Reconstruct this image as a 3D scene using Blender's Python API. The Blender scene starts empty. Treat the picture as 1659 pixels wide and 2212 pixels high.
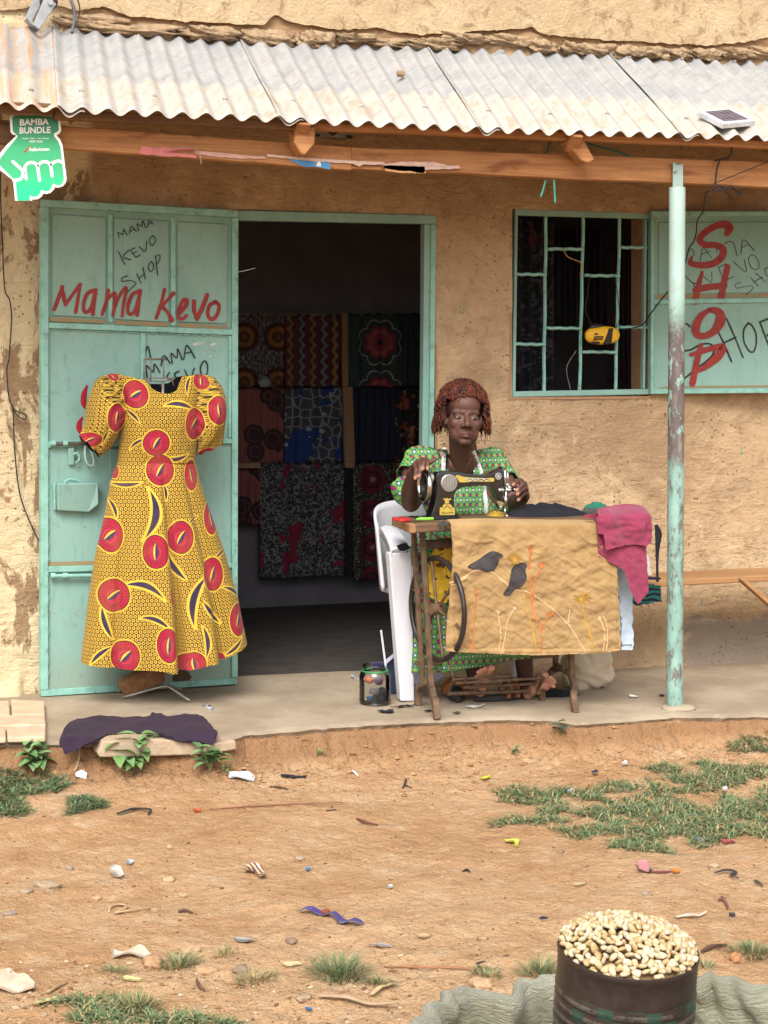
import bpy, bmesh, math, random
import numpy as np
from mathutils import Vector, Matrix
from mathutils import noise as mnoise

random.seed(7)
rng = np.random.default_rng(7)
sc = bpy.context.scene
COL = sc.collection
pi = math.pi
R = math.radians

# ------------------------------------------------------------------ camera
# wall plane is y = 0 (outwards -y), x runs along the wall, z = 0 is the porch floor at the door hinge
F, TH, HY = 3800.0, R(20), 790.0          # focal length and horizon in photo units (1659 x 2212)
CAM = Vector((0.0, -7.5, 1.402))
cd = bpy.data.cameras.new('camera'); cam = bpy.data.objects.new('camera', cd); COL.objects.link(cam)
cam.location = CAM; cam.rotation_euler = (R(90), 0, -TH)
cd.sensor_fit = 'HORIZONTAL'; cd.sensor_width = 36; cd.lens = 36 * F / 1659
cd.shift_y = -(1106 - HY) / 1659
cd.clip_start = 0.05; cd.clip_end = 2000
sc.camera = cam
sc.render.resolution_x, sc.render.resolution_y = 768, 1024

# ------------------------------------------------------------------ sky and sun (bright haze)
SUN_EL, SUN_AZ = R(46), R(206)            # azimuth clockwise from +y; light comes from the street side
wd = bpy.data.worlds.new('World'); sc.world = wd; wd.use_nodes = True
nt = wd.node_tree; nt.nodes.clear()
sky = nt.nodes.new('ShaderNodeTexSky'); sky.sky_type = 'NISHITA'; sky.sun_disc = False
sky.sun_elevation = SUN_EL; sky.sun_rotation = SUN_AZ; sky.dust_density = 4.0; sky.air_density = 1.0; sky.ozone_density = 1.0
hs = nt.nodes.new('ShaderNodeHueSaturation'); hs.inputs['Saturation'].default_value = 0.22
bg = nt.nodes.new('ShaderNodeBackground'); bg.inputs['Strength'].default_value = 0.15
wo = nt.nodes.new('ShaderNodeOutputWorld')
nt.links.new(sky.outputs[0], hs.inputs['Color']); nt.links.new(hs.outputs[0], bg.inputs[0]); nt.links.new(bg.outputs[0], wo.inputs[0])
sl = bpy.data.lights.new('sun', 'SUN'); sl.energy = 1.5; sl.angle = R(28); sl.color = (1, .955, .88)
sun = bpy.data.objects.new('sun', sl); COL.objects.link(sun)
sd = Vector((math.sin(SUN_AZ) * math.cos(SUN_EL), math.cos(SUN_AZ) * math.cos(SUN_EL), math.sin(SUN_EL)))
sun.rotation_euler = sd.to_track_quat('Z', 'Y').to_euler()
sc.view_settings.view_transform = 'Standard'; sc.view_settings.look = 'None'
sc.view_settings.gamma = 1.0; sc.view_settings.use_curve_mapping = False
sc.view_settings.exposure = 0.80
sc.render.engine = 'CYCLES'
sc.cycles.max_bounces = 5; sc.cycles.diffuse_bounces = 3; sc.cycles.glossy_bounces = 2; sc.cycles.transmission_bounces = 5; sc.cycles.transparent_max_bounces = 6; sc.cycles.caustics_reflective = False; sc.cycles.caustics_refractive = False

# ------------------------------------------------------------------ measuring helpers
FWD = Vector((math.sin(TH), math.cos(TH), 0)); RGT = Vector((math.cos(TH), -math.sin(TH), 0)); UP = Vector((0, 0, 1))
def ray(x, y): return FWD + RGT * ((x - 829.5) / F) + UP * ((HY - y) / F)
def onY(x, y, Y):
    d = ray(x, y); return CAM + d * ((Y - CAM.y) / d.y)
def onZ(x, y, Z):
    d = ray(x, y); return CAM + d * ((Z - CAM.z) / d.z)
def onP(x, y, pl):
    d = ray(x, y); return CAM + d * ((pl[0] - CAM).dot(pl[1]) / d.dot(pl[1]))
def atD(x, y, dep): return CAM + ray(x, y) * dep
def floor_z(X): return -0.018 * (X - 2.045)
FLOORPL = (Vector((2.045, 0, 0)), Vector((0.018, 0, 1)).normalized())
def onF(x, y): return onP(x, y, FLOORPL)
def zm(x0, y0, k): return lambda x, y: ((x0 + x / k) / 1.8228, (y0 + y / k) / 1.8228)
zA = zm(0, 400, 4.425); zB = zm(2560, 820, 2.989); zC = zm(0, 740, 1.659); zG = zm(150, 1700, 3.403)
zDr = zm(200, 1400, 1.4267); zM = zm(1550, 1750, 2.765); zF = zm(1700, 2550, 2.37); zJ = zm(1380, 2420, 3.95)
zS = zm(1350, 1950, 1.185); zH = zm(1650, 1450, 3.318); zR = zm(2300, 1800, 2.106); zW = zm(1900, 750, 1.476)
zZ = zm(2100, 3500, 1.7955); zQ = zm(1512, 3300, 1.0972); zO = zm(2600, 380, 3.9127); zI = zm(900, 800, 1.8433)
zT = zm(0, 0, 1.0972); zU = zm(1512, 0, 1.0972); zN = zm(1050, 480, 2.37); zL = zm(0, 0, 3.318)
zX = zm(0, 2550, 1.0972); zY = zm(1512, 2550, 1.0972); zV = zm(0, 3300, 1.0972)

# ------------------------------------------------------------------ noise
def _h(ix, iy, s):
    n = (ix.astype(np.int64) * 374761393 + iy.astype(np.int64) * 668265263 + s * 1442695041) & 0x7fffffff
    n = ((n ^ (n >> 13)) * 1274126177) & 0x7fffffff
    return ((n ^ (n >> 16)) & 0xffff) / 65535.0
def vn(x, y, s=0):
    if isinstance(x, (int, float)) and isinstance(y, (int, float)): return mnoise.noise((x, y, s * 3.71)) * .6 + .5
    x = np.asarray(x, float); y = np.asarray(y, float)
    ix = np.floor(x); iy = np.floor(y); fx = x - ix; fy = y - iy
    fx = fx * fx * (3 - 2 * fx); fy = fy * fy * (3 - 2 * fy)
    a = _h(ix, iy, s); b = _h(ix + 1, iy, s); c = _h(ix, iy + 1, s); d = _h(ix + 1, iy + 1, s)
    return (a + (b - a) * fx) * (1 - fy) + (c + (d - c) * fx) * fy
def fbm(x, y, o=4, s=0, g=.5):
    t = 0; a = 1; n = 0
    if isinstance(x, (int, float)) and isinstance(y, (int, float)):
        for i in range(o):
            t += a * mnoise.noise((x * 2 ** i + 17.3 * i, y * 2 ** i - 9.1 * i, (s + i) * 3.71)); n += a; a *= g
        return t / n * 1.3
    for i in range(o):
        t = t + a * (vn(np.asarray(x) * 2 ** i + 17.3 * i, np.asarray(y) * 2 ** i - 9.1 * i, s + i) - .5); n += a; a *= g
    return t / n * 2

# ------------------------------------------------------------------ mesh helpers
def tag(o, label=None, cat=None, group=None, kind=None):
    if label: o['label'] = label
    if cat: o['category'] = cat
    if group: o['group'] = group
    if kind: o['kind'] = kind
    return o
def empty(name, loc, label=None, cat=None, group=None):
    o = bpy.data.objects.new(name, None); o.empty_display_size = .05; COL.objects.link(o)
    o.location = loc; tag(o, label, cat, group); return o
def link(name, me, parent=None):
    o = bpy.data.objects.new(name, me); COL.objects.link(o)
    if parent is not None:
        o.parent = parent
        if parent.parent is None: o.matrix_parent_inverse = Matrix.Translation(-parent.location)
    return o
def mk(name, V, Fc, mat=None, parent=None, smooth=False, bevel=0, seg=1, mi=None, angle=None):
    """one mesh object from world-space vertices"""
    me = bpy.data.meshes.new(name); me.from_pydata([tuple(v) for v in V], [], Fc)
    mats = mat if isinstance(mat, (list, tuple)) else [mat]
    for m in mats:
        if m: me.materials.append(m)
    if mi is not None: me.polygons.foreach_set('material_index', mi)
    if bevel:
        bm = bmesh.new(); bm.from_mesh(me); bmesh.ops.recalc_face_normals(bm, faces=bm.faces)
        es = [e for e in bm.edges if len(e.link_faces) == 2 and e.calc_face_angle(0) > R(25)]
        bmesh.ops.bevel(bm, geom=es, offset=bevel, segments=seg, affect='EDGES', profile=.5, clamp_overlap=True)
        bm.to_mesh(me); bm.free()
    if smooth:
        me.polygons.foreach_set('use_smooth', [True] * len(me.polygons))
        if angle: me.set_sharp_from_angle(angle=R(angle))
    me.update()
    return link(name, me, parent)
class MB:
    """collects shapes into one mesh"""
    def __init__(s): s.V = []; s.F = []; s.M = []
    def add(s, vf, m=0):
        n = len(s.V); s.V += [tuple(v) for v in vf[0]]; s.F += [tuple(i + n for i in f) for f in vf[1]]; s.M += [m] * len(vf[1]); return s
    def build(s, name, mat, parent=None, **k): return mk(name, s.V, s.F, mat, parent, mi=s.M if isinstance(mat, (list, tuple)) else None, **k)
BOXF = [(0, 3, 2, 1), (4, 5, 6, 7), (0, 1, 5, 4), (1, 2, 6, 5), (2, 3, 7, 6), (3, 0, 4, 7)]
def box(x0, x1, y0, y1, z0, z1):
    return [(x0, y0, z0), (x1, y0, z0), (x1, y1, z0), (x0, y1, z0), (x0, y0, z1), (x1, y0, z1), (x1, y1, z1), (x0, y1, z1)], BOXF
def beam(a, b, w, h, up=UP):
    """square bar from a to b, w wide, h tall"""
    a = Vector(a); b = Vector(b); d = (b - a).normalized(); s = d.cross(Vector(up)).normalized(); u = s.cross(d)
    q = [(-1, -1), (1, -1), (1, 1), (-1, 1)]
    V = [p + s * (w / 2 * i) + u * (h / 2 * j) for p in (a, b) for i, j in q]
    return V, BOXF
def smoothpath(P, n=6, closed=False):
    P = [Vector(p) for p in P]; out = []; m = len(P)
    if m < 3: return P
    rngk = range(m if closed else m - 1)
    for i in rngk:
        p0 = P[(i - 1) % m] if closed or i > 0 else P[0] * 2 - P[1]
        p1 = P[i]; p2 = P[(i + 1) % m]
        p3 = P[(i + 2) % m] if closed or i + 2 < m else p2 * 2 - p1
        for k in range(n):
            t = k / n
            out.append(.5 * (2 * p1 + (p2 - p0) * t + (2 * p0 - 5 * p1 + 4 * p2 - p3) * t * t + (3 * p1 - p0 - 3 * p2 + p3) * t ** 3))
    if not closed: out.append(P[-1])
    return out
def tube(P, r, n=8, cap=True, closed=False, flat=1.0, up=None):
    """r: number or list of radii; flat squashes the section along its second axis"""
    P = [Vector(p) for p in P]; m = len(P)
    rr = r if isinstance(r, (list, tuple)) else [r] * m
    if len(rr) != m: rr = list(np.interp(np.linspace(0, 1, m), np.linspace(0, 1, len(rr)), rr))
    V = []; T = []
    for i in range(m):
        a = P[(i - 1) % m] if closed or i else P[0]; b = P[(i + 1) % m] if closed or i < m - 1 else P[-1]
        t = (b - a); T.append(t.normalized() if t.length > 1e-9 else Vector((0, 0, 1)))
    u = Vector(up) if up is not None else (Vector((0, 0, 1)) if abs(T[0].z) < .9 else Vector((1, 0, 0)))
    for i in range(m):
        u = u - T[i] * u.dot(T[i]); u.normalize(); w = T[i].cross(u)
        for k in range(n):
            a = 2 * pi * k / n; V.append(P[i] + (w * math.cos(a) + u * (math.sin(a) * flat)) * rr[i])
    Fc = []
    for i in range(m if closed else m - 1):
        for k in range(n):
            j = (i + 1) % m; Fc.append((i * n + k, i * n + (k + 1) % n, j * n + (k + 1) % n, j * n + k))
    if cap and not closed: Fc.append(tuple(range(n))[::-1]); Fc.append(tuple(range((m - 1) * n, m * n)))
    return V, Fc
def lathe(prof, c=(0, 0, 0), n=32, cap=True):
    V = []; Fc = []; m = len(prof)
    for r, z in prof:
        for k in range(n):
            a = 2 * pi * k / n; V.append((c[0] + r * math.cos(a), c[1] + r * math.sin(a), c[2] + z))
    for i in range(m - 1):
        for k in range(n): Fc.append((i * n + k, i * n + (k + 1) % n, (i + 1) * n + (k + 1) % n, (i + 1) * n + k))
    if cap: Fc.append(tuple(range(n))[::-1]); Fc.append(tuple(range((m - 1) * n, m * n)))
    return V, Fc
def ell(c, r, n=16, m=10, rot=None):
    V = []; Fc = []
    for i in range(m + 1):
        t = pi * i / m
        for k in range(n):
            a = 2 * pi * k / n
            v = Vector((r[0] * math.sin(t) * math.cos(a), r[1] * math.sin(t) * math.sin(a), r[2] * math.cos(t)))
            if rot is not None: v = rot @ v
            V.append(v + Vector(c))
    for i in range(m):
        for k in range(n): Fc.append((i * n + k, (i + 1) * n + k, (i + 1) * n + (k + 1) % n, i * n + (k + 1) % n))
    return V, Fc
def prism(P, off):
    P = [Vector(p) for p in P]; off = Vector(off); n = len(P)
    return P + [p + off for p in P], [tuple(range(n))[::-1], tuple(range(n, 2 * n))] + [(i, (i + 1) % n, n + (i + 1) % n, n + i) for i in range(n)]
def grid(P):
    """P: rows x cols of points"""
    m = len(P); n = len(P[0])
    return [p for r in P for p in r], [(i * n + j, i * n + j + 1, (i + 1) * n + j + 1, (i + 1) * n + j) for i in range(m - 1) for j in range(n - 1)]
def poly_px(pts, pl, d0, d1, zf=None):
    """polygon drawn on plane pl, from d0 to d1 in front of it"""
    q = [onP(*(zf(*p) if zf else p), pl) + pl[1] * d0 for p in pts]
    return prism(q, pl[1] * (d1 - d0))
def ribbon(pts, w, pl, d, zf=None, n=6, taper=None, th=.0008, kz=1.0):
    """a brush stroke lying on plane pl; pts and width in photo units"""
    P = [Vector((*(zf(*p[:2]) if zf else p[:2]), 0)) for p in pts]
    P = smoothpath(P, n); m = len(P)
    ws = [w] * m if taper is None else list(np.interp(np.linspace(0, 1, m), np.linspace(0, 1, len(taper)), [w * t for t in taper]))
    L = []; Rr = []
    for i in range(m):
        t = (P[min(i + 1, m - 1)] - P[max(i - 1, 0)]); t = t.normalized() if t.length > 1e-6 else Vector((1, 0, 0))
        nn = Vector((-t.y, t.x, 0)); L.append(P[i] + nn * ws[i] / 2); Rr.append(P[i] - nn * ws[i] / 2)
    t0 = (P[0] - P[1]).normalized(); t1 = (P[-1] - P[-2]).normalized()
    V = []; Fc = []
    for i in range(m):
        for q in (L[i], Rr[i]): V.append(onP(q.x, q.y, pl) + pl[1] * d)
    for i in range(m - 1): Fc.append((2 * i, 2 * i + 1, 2 * i + 3, 2 * i + 2))
    for (c, t, a, b, w_) in ((P[0], t0, 0, 1, ws[0]), (P[-1], t1, 2 * m - 2, 2 * m - 1, ws[-1])):
        idx = []
        nn = Vector((-t.y, t.x, 0))
        for k in range(1, 5):
            an = -pi / 2 + pi * k / 5
            q = c + (t * math.cos(an) + nn * math.sin(an)) * w_ / 2
            V.append(onP(q.x, q.y, pl) + pl[1] * d); idx.append(len(V) - 1)
        s = V[a]; 
        if (Vector(V[idx[0]]) - Vector(s)).length > (Vector(V[idx[-1]]) - Vector(s)).length: idx = idx[::-1]
        Fc.append((a, *idx, b))
    return V, Fc
def px_of(p):
    v = Vector(p) - CAM; z = v.dot(FWD); return 829.5 + F * v.dot(RGT) / z, HY - F * v.z / z
def cut_panel(P2, step, fn, th=.003, steps=None):
    """cloth: 2-D outline cut into a grid, fn(u,v) -> 3-D point; returns front+back shell"""
    bm = bmesh.new(); bm.faces.new([bm.verts.new((p[0], p[1], 0)) for p in P2])
    xs = [p[0] for p in P2]; ys = [p[1] for p in P2]
    for ax, lo, hi in ((0, min(xs), max(xs)), (1, min(ys), max(ys))):
        c = lo + step
        while c < hi - step * .3:
            no = Vector((1, 0, 0)) if ax == 0 else Vector((0, 1, 0))
            bmesh.ops.bisect_plane(bm, geom=bm.verts[:] + bm.edges[:] + bm.faces[:], plane_co=no * c, plane_no=no, dist=1e-6); c += step
    bm.verts.index_update(); uv = [(v.co.x, v.co.y) for v in bm.verts]; Fc = [tuple(v.index for v in f.verts) for f in bm.faces]
    bnd = [(e.verts[0].index, e.verts[1].index) for e in bm.edges if len(e.link_faces) == 1]
    bm.free()
    A = [Vector(fn(u, v)) for u, v in uv]; n = len(A)
    nr = [Vector((0, 0, 0)) for _ in A]
    for f in Fc:
        q = (A[f[1]] - A[f[0]]).cross(A[f[2]] - A[f[0]])
        for i in f: nr[i] += q
    B = [a - k.normalized() * th if k.length > 1e-12 else a for a, k in zip(A, nr)]
    return A + B, Fc + [tuple(i + n for i in f[::-1]) for f in Fc] + [(a, b, b + n, a + n) for a, b in bnd]

# ------------------------------------------------------------------ shader graph helper
class X:
    def __init__(s, g, k): s.g = g; s.k = k
    def __add__(s, o): return s.g.m('ADD', s, o)
    def __radd__(s, o): return s.g.m('ADD', o, s)
    def __sub__(s, o): return s.g.m('SUBTRACT', s, o)
    def __rsub__(s, o): return s.g.m('SUBTRACT', o, s)
    def __mul__(s, o): return s.g.m('MULTIPLY', s, o)
    def __rmul__(s, o): return s.g.m('MULTIPLY', o, s)
    def __truediv__(s, o): return s.g.m('DIVIDE', s, o)
    def __lt__(s, o): return s.g.m('LESS_THAN', s, o)
    def __gt__(s, o): return s.g.m('GREATER_THAN', s, o)
class Gm:
    def __init__(s, name, rough=.8, metal=0.0, spec=.35):
        s.mat = bpy.data.materials.new(name); s.mat.use_nodes = True; s.nt = s.mat.node_tree; s.nt.nodes.clear()
        s.b = s.n('ShaderNodeBsdfPrincipled'); o = s.n('ShaderNodeOutputMaterial'); s.nt.links.new(s.b.outputs[0], o.inputs[0]); s.out = o
        s.b.inputs['Roughness'].default_value = rough; s.b.inputs['Metallic'].default_value = metal
        s.b.inputs['Specular IOR Level'].default_value = spec
    def n(s, t, **k):
        x = s.nt.nodes.new(t)
        for a, v in k.items(): setattr(x, a, v)
        return x
    def put(s, sock, v):
        if isinstance(v, X): s.nt.links.new(v.k, sock)
        elif isinstance(v, bpy.types.NodeSocket): s.nt.links.new(v, sock)
        elif isinstance(v, (tuple, list)) and len(v) == 3 and sock.type == 'RGBA': sock.default_value = (*v, 1)
        else: sock.default_value = v
    def m(s, op, a, b=0.0, c=0.0, clamp=False):
        x = s.n('ShaderNodeMath', operation=op, use_clamp=clamp)
        for i, v in enumerate((a, b, c)): s.put(x.inputs[i], v)
        return X(s, x.outputs[0])
    def fr(s, a): return s.m('FRACT', a)
    def absn(s, a): return s.m('ABSOLUTE', a)
    def sin(s, a): return s.m('SINE', a)
    def mx(s, a, b): return s.m('MAXIMUM', a, b)
    def mn(s, a, b): return s.m('MINIMUM', a, b)
    def step(s, a, lo, hi): 
        x = s.n('ShaderNodeMapRange', interpolation_type='SMOOTHSTEP'); s.put(x.inputs[0], a); x.inputs[1].default_value = lo; x.inputs[2].default_value = hi
        return X(s, x.outputs[0])
    def length(s, a, b): return s.m('SQRT', s.m('ADD', s.m('MULTIPLY', a, a), s.m('MULTIPLY', b, b)))
    def mix(s, f, a, b, mode='MIX'):
        x = s.n('ShaderNodeMix', data_type='RGBA', blend_type=mode); s.put(x.inputs[0], f); s.put(x.inputs[6], a); s.put(x.inputs[7], b); return X(s, x.outputs[2])
    def pos(s): return s.n('ShaderNodeNewGeometry').outputs['Position']
    def obj(s): return s.n('ShaderNodeTexCoord').outputs['Object']
    def attr(s, name):
        a = s.n('ShaderNodeAttribute'); a.attribute_name = name; x = s.n('ShaderNodeSeparateXYZ'); s.nt.links.new(a.outputs['Vector'], x.inputs[0])
        return [X(s, o) for o in x.outputs], a.outputs['Vector']
    def sep(s, v):
        x = s.n('ShaderNodeSeparateXYZ'); s.put(x.inputs[0], v); return [X(s, o) for o in x.outputs]
    def comb(s, a, b, c=0.0):
        x = s.n('ShaderNodeCombineXYZ')
        for i, v in enumerate((a, b, c)): s.put(x.inputs[i], v)
        return x.outputs[0]
    def scale(s, v, k):
        x = s.n('ShaderNodeMapping'); s.nt.links.new(v, x.inputs[0]); x.inputs['Scale'].default_value = k; return x.outputs[0]
    def noise(s, v, sc_, det=4, rg=.55, dist=0.0, col=False):
        x = s.n('ShaderNodeTexNoise'); s.nt.links.new(v, x.inputs['Vector']); x.inputs['Scale'].default_value = sc_; x.inputs['Detail'].default_value = det
        x.inputs['Roughness'].default_value = rg; x.inputs['Distortion'].default_value = dist
        return X(s, x.outputs['Color' if col else 'Fac'])
    def voro(s, v, sc_, feat='F1', rnd=1.0, out='Distance'):
        x = s.n('ShaderNodeTexVoronoi', feature=feat); s.nt.links.new(v, x.inputs['Vector']); x.inputs['Scale'].default_value = sc_; x.inputs['Randomness'].default_value = rnd
        return X(s, x.outputs[out])
    def bump(s, h, st=.3, dist=.01):
        x = s.n('ShaderNodeBump'); s.put(x.inputs['Height'], h); x.inputs['Strength'].default_value = st; x.inputs['Distance'].default_value = dist
        s.nt.links.new(x.outputs[0], s.b.inputs['Normal']); return s
    def col(s, c): s.put(s.b.inputs['Base Color'], c); return s
    def rough(s, c): s.put(s.b.inputs['Roughness'], c); return s
def plain(name, c, c2=None, rough=.75, sc_=25, bump=.15, dist=.002, metal=0.0, spec=.35, stretch=(1, 1, 1), det=5, sheen=0):
    g = Gm(name, rough, metal, spec); v = g.scale(g.obj(), stretch)
    n = g.noise(v, sc_, det, .6); c2 = c2 or tuple(k * .72 for k in c)
    g.col(g.mix(g.step(n, .3, .7), c2, c))
    if bump: g.bump(g.noise(v, sc_ * 4, 3, .6) + n, bump, dist)
    if sheen: g.b.inputs['Sheen Weight'].default_value = sheen
    return g.mat
def fabric(name, c, c2=None, weave=900, bump=.2, sheen=.15):
    g = Gm(name, .9, 0, .2); v = g.obj(); n = g.noise(v, 14, 4, .6); c2 = c2 or tuple(k * .78 for k in c)
    g.col(g.mix(g.step(n, .3, .7), c2, c)); g.bump(g.noise(v, 160, 2, .5) + g.noise(v, 30, 3, .5) * 1.5, bump, .0025); g.b.inputs['Sheen Weight'].default_value = sheen
    return g.mat
# ================================================================== SETTING
# ------------------------------------------------------------------ ground
SE = [onF(*q) for q in ((-200, 1612), (60, 1602), (250, 1600), (420, 1597), (505, 1592), (530, 1583), (600, 1577), (750, 1565), (829, 1561), (945, 1555), (1080, 1550), (1180, 1551), (1244, 1561), (1330, 1557), (1455, 1545), (1560, 1546), (1659, 1543), (1900, 1535))]
def slab_edge(X): X = np.asarray(X, float); return np.interp(X, [q.x for q in SE], [q.y for q in SE]) + .014 * fbm(X * 6, 2.2 + 0 * X, 3, 32) + .014 * fbm(X * 26, 4.2 + 0 * X, 2, 33)
def bank_edge(X): return slab_edge(X)
def ground_z(X, Y):
    X = np.asarray(X, float); Y = np.asarray(Y, float)
    d = -(Y - bank_edge(X))                                  # distance in front of the slab edge
    prof = np.interp(d, [-.4, -.07, -.03, .0, .02, .05, .11, .20, .34, .7, 1.2, 2.5, 8, 400], [-.30, -.07, -.022, -.022, -.050, -.082, -.108, -.132, -.154, -.178, -.195, -.205, -.25, -.3])
    prof = prof - .018 * np.clip(X - 2.045, -2, 3) * np.clip(1 - d / 1.0, 0, 1)
    near = np.exp(-np.abs(d - .10) / .10) * np.clip((d + .01) * 40, 0, 1)
    z = prof + .010 * fbm(X * 1.7, Y * 1.7, 3, 11) + .011 * fbm(X * 6, Y * 8, 3, 12) * np.clip(d * 4, 0, 1)
    z = z + near * (.040 * fbm(X * 8, Y * 11, 4, 13, .65) + .052 * np.abs(fbm(X * 20, Y * 22, 3, 14, .75)) - .024)
    z = z + .0045 * fbm(X * 22, Y * 26, 3, 15, .7) + .0034 * fbm(X * 60, Y * 66, 2, 16)
    ft = np.clip((-Y - 2.3) / .8, 0, 1)                      # rougher, stony strip near the sack
    z = z + ft * (.012 * fbm(X * 9, Y * 12, 3, 21, .6) + .006 * np.abs(fbm(X * 30, Y * 34, 2, 22)))
    return z
def gpt(x, y, dz=0.0):
    """point of the photograph on the ground"""
    d = ray(x, y); t = np.linspace(3.4, 8.2, 240); zr = CAM.z + d.z * t; h = zr - ground_z(CAM.x + d.x * t, CAM.y + d.y * t)
    k = int(np.argmax(h < 0)); k = max(k, 1); w = h[k - 1] / (h[k - 1] - h[k]); tt = t[k - 1] + (t[k] - t[k - 1]) * w
    p = CAM + d * float(tt); p.z += dz; return p
xs = np.concatenate([[-300, -80, -25, -9, -4, -2, -1, -.3, .1], np.arange(.3, 5.0, .0095), [5.1, 5.4, 6, 7, 9, 14, 30, 90, 300]])
ys = np.concatenate([[-300, -80, -30, -15, -9, -7, -5.5, -4.6, -4.2], np.arange(-3.95, -1.5, .0125), np.arange(-1.5, -.95, .007), [-.85, -.5, 0, 1, 4, 12, 60, 300]])
GX, GY = np.meshgrid(xs, ys); GZ = ground_z(GX, GY)
GZ = np.where(GY > -.8, -.45, GZ)
nx, ny = len(xs), len(ys)
idx = np.arange(nx * ny).reshape(ny, nx)
fc = np.stack([idx[:-1, :-1], idx[:-1, 1:], idx[1:, 1:], idx[1:, :-1]], -1).reshape(-1, 4)
g = Gm('dirt', .95, 0, .15); p = g.pos()
big = g.noise(p, 1.6, 4, .6); mid = g.noise(p, 9, 5, .65); fine = g.noise(p, 70, 4, .7); spk = g.voro(p, 150)
X_, Y_, Z_ = g.sep(p)
c = g.mix(g.step(big, .38, .62), (.515, .328, .182), (.45, .262, .132))
c = g.mix(g.step(mid, .50, .70) * .75, c, (.56, .395, .245))
c = g.mix(g.step(mid, .46, .26) * .6, c, (.30, .155, .072))
c = g.mix(g.step(fine, .56, .74) * .5, c, (.24, .115, .05))
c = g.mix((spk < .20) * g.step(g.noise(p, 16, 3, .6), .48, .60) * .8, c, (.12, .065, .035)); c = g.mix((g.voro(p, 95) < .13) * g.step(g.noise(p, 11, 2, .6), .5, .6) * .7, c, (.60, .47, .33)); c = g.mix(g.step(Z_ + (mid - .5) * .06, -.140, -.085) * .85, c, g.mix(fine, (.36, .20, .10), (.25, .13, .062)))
c = g.mix(g.step(g.noise(g.scale(p, (.35, 1, 1)), 7, 5, .7), .60, .72) * .5, c, (.55, .40, .26))
g.col(c).bump(fine * 1.2 + g.noise(p, 26, 4, .65) * 2.0 + g.noise(p, 220, 2, .6) * .4, 1.0, .011)
DIRT = g.mat
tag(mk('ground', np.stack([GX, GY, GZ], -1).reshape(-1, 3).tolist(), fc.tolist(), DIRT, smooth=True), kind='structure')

# ------------------------------------------------------------------ porch floor (screed slab with broken edge)
g = Gm('screed', .9, 0, .2); p = g.pos()
n1 = g.noise(p, 3.0, 5, .6); n2 = g.noise(g.scale(p, (1, 2.5, 1)), 18, 5, .7); n3 = g.noise(p, 120, 3, .6)
c = g.mix(g.step(n1, .35, .65), (.40, .325, .235), (.30, .235, .165)); c = g.mix(g.step(n2, .54, .74) * .7, c, (.215, .165, .115)); c = g.mix(g.step(n2, .42, .28) * .5, c, (.50, .42, .32))
c = g.mix(g.step(n3, .6, .75) * .35, c, (.16, .115, .08))
g.col(c).bump(n2 + n3 * .5, .5, .004); SCREED = g.mat
xa = np.concatenate([[-3, -1, 0, .6, .9], np.arange(1.215, 5.2, .0125), [5.4, 6, 8, 12]])
ro = np.linspace(0, 1, 60)
P = []
for t in ro:
    e = slab_edge(xa); Y = .2 + (e - .2) * t ** .8
    Z = floor_z(xa) + .0035 * fbm(xa * 4, Y * 5, 3, 34) - .012 * np.clip((t - .95) / .05, 0, 1) ** 2
    P.append([(a, b, c_) for a, b, c_ in zip(xa, Y, Z)])
low = []
for t, dz in ((.1, -.022), (.05, -.04), (-.5, -.055)):
    e = slab_edge(xa) + .012 * (1 if t > .07 else 0) - .0 + .008 * fbm(xa * 30, t * 9, 2, 36) + (.02 if t == .05 else 0) + (.12 if t < 0 else 0)
    low.append([(a, b, float(floor_z(a)) + dz + .006 * float(fbm(a * 20, t, 2, 35))) for a, b in zip(xa, e)])
V, Fc = grid([r for r in P] + low)
# the part left of the paving joint is covered by the tiles
porch_floor = tag(mk('porch_floor', V, [f[::-1] for f in Fc], SCREED, smooth=True, angle=50), kind='structure')
# pale plaster paving at the left end, cut into slabs
TILE = plain('pale_paving', (.62, .47, .33), (.50, .36, .24), .85, 14, .3, .004)
tl = lambda x, y: onF(x, y)
for k, q in enumerate(([(-40, 1526), (20, 1525), (22, 1556), (-40, 1558)], [(24, 1524), (96, 1527), (97, 1556), (26, 1557)], [(-40, 1561), (97, 1559), (99, 1581), (-40, 1584)],
                       [(-40, 1586), (12, 1585), (13, 1608), (-40, 1610)], [(15, 1585), (99, 1583), (98, 1606), (16, 1607)], [(-40, 1500), (50, 1500), (92, 1502), (92, 1523), (-40, 1523)])):
    pts = [tl(*a) for a in q]
    mk('paving_slab', *prism([v + Vector((0, 0, .004 - .03 * (k == 5))) for v in pts], (0, 0, .018 + .003 * (k % 3))), TILE, porch_floor, bevel=.004)

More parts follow.
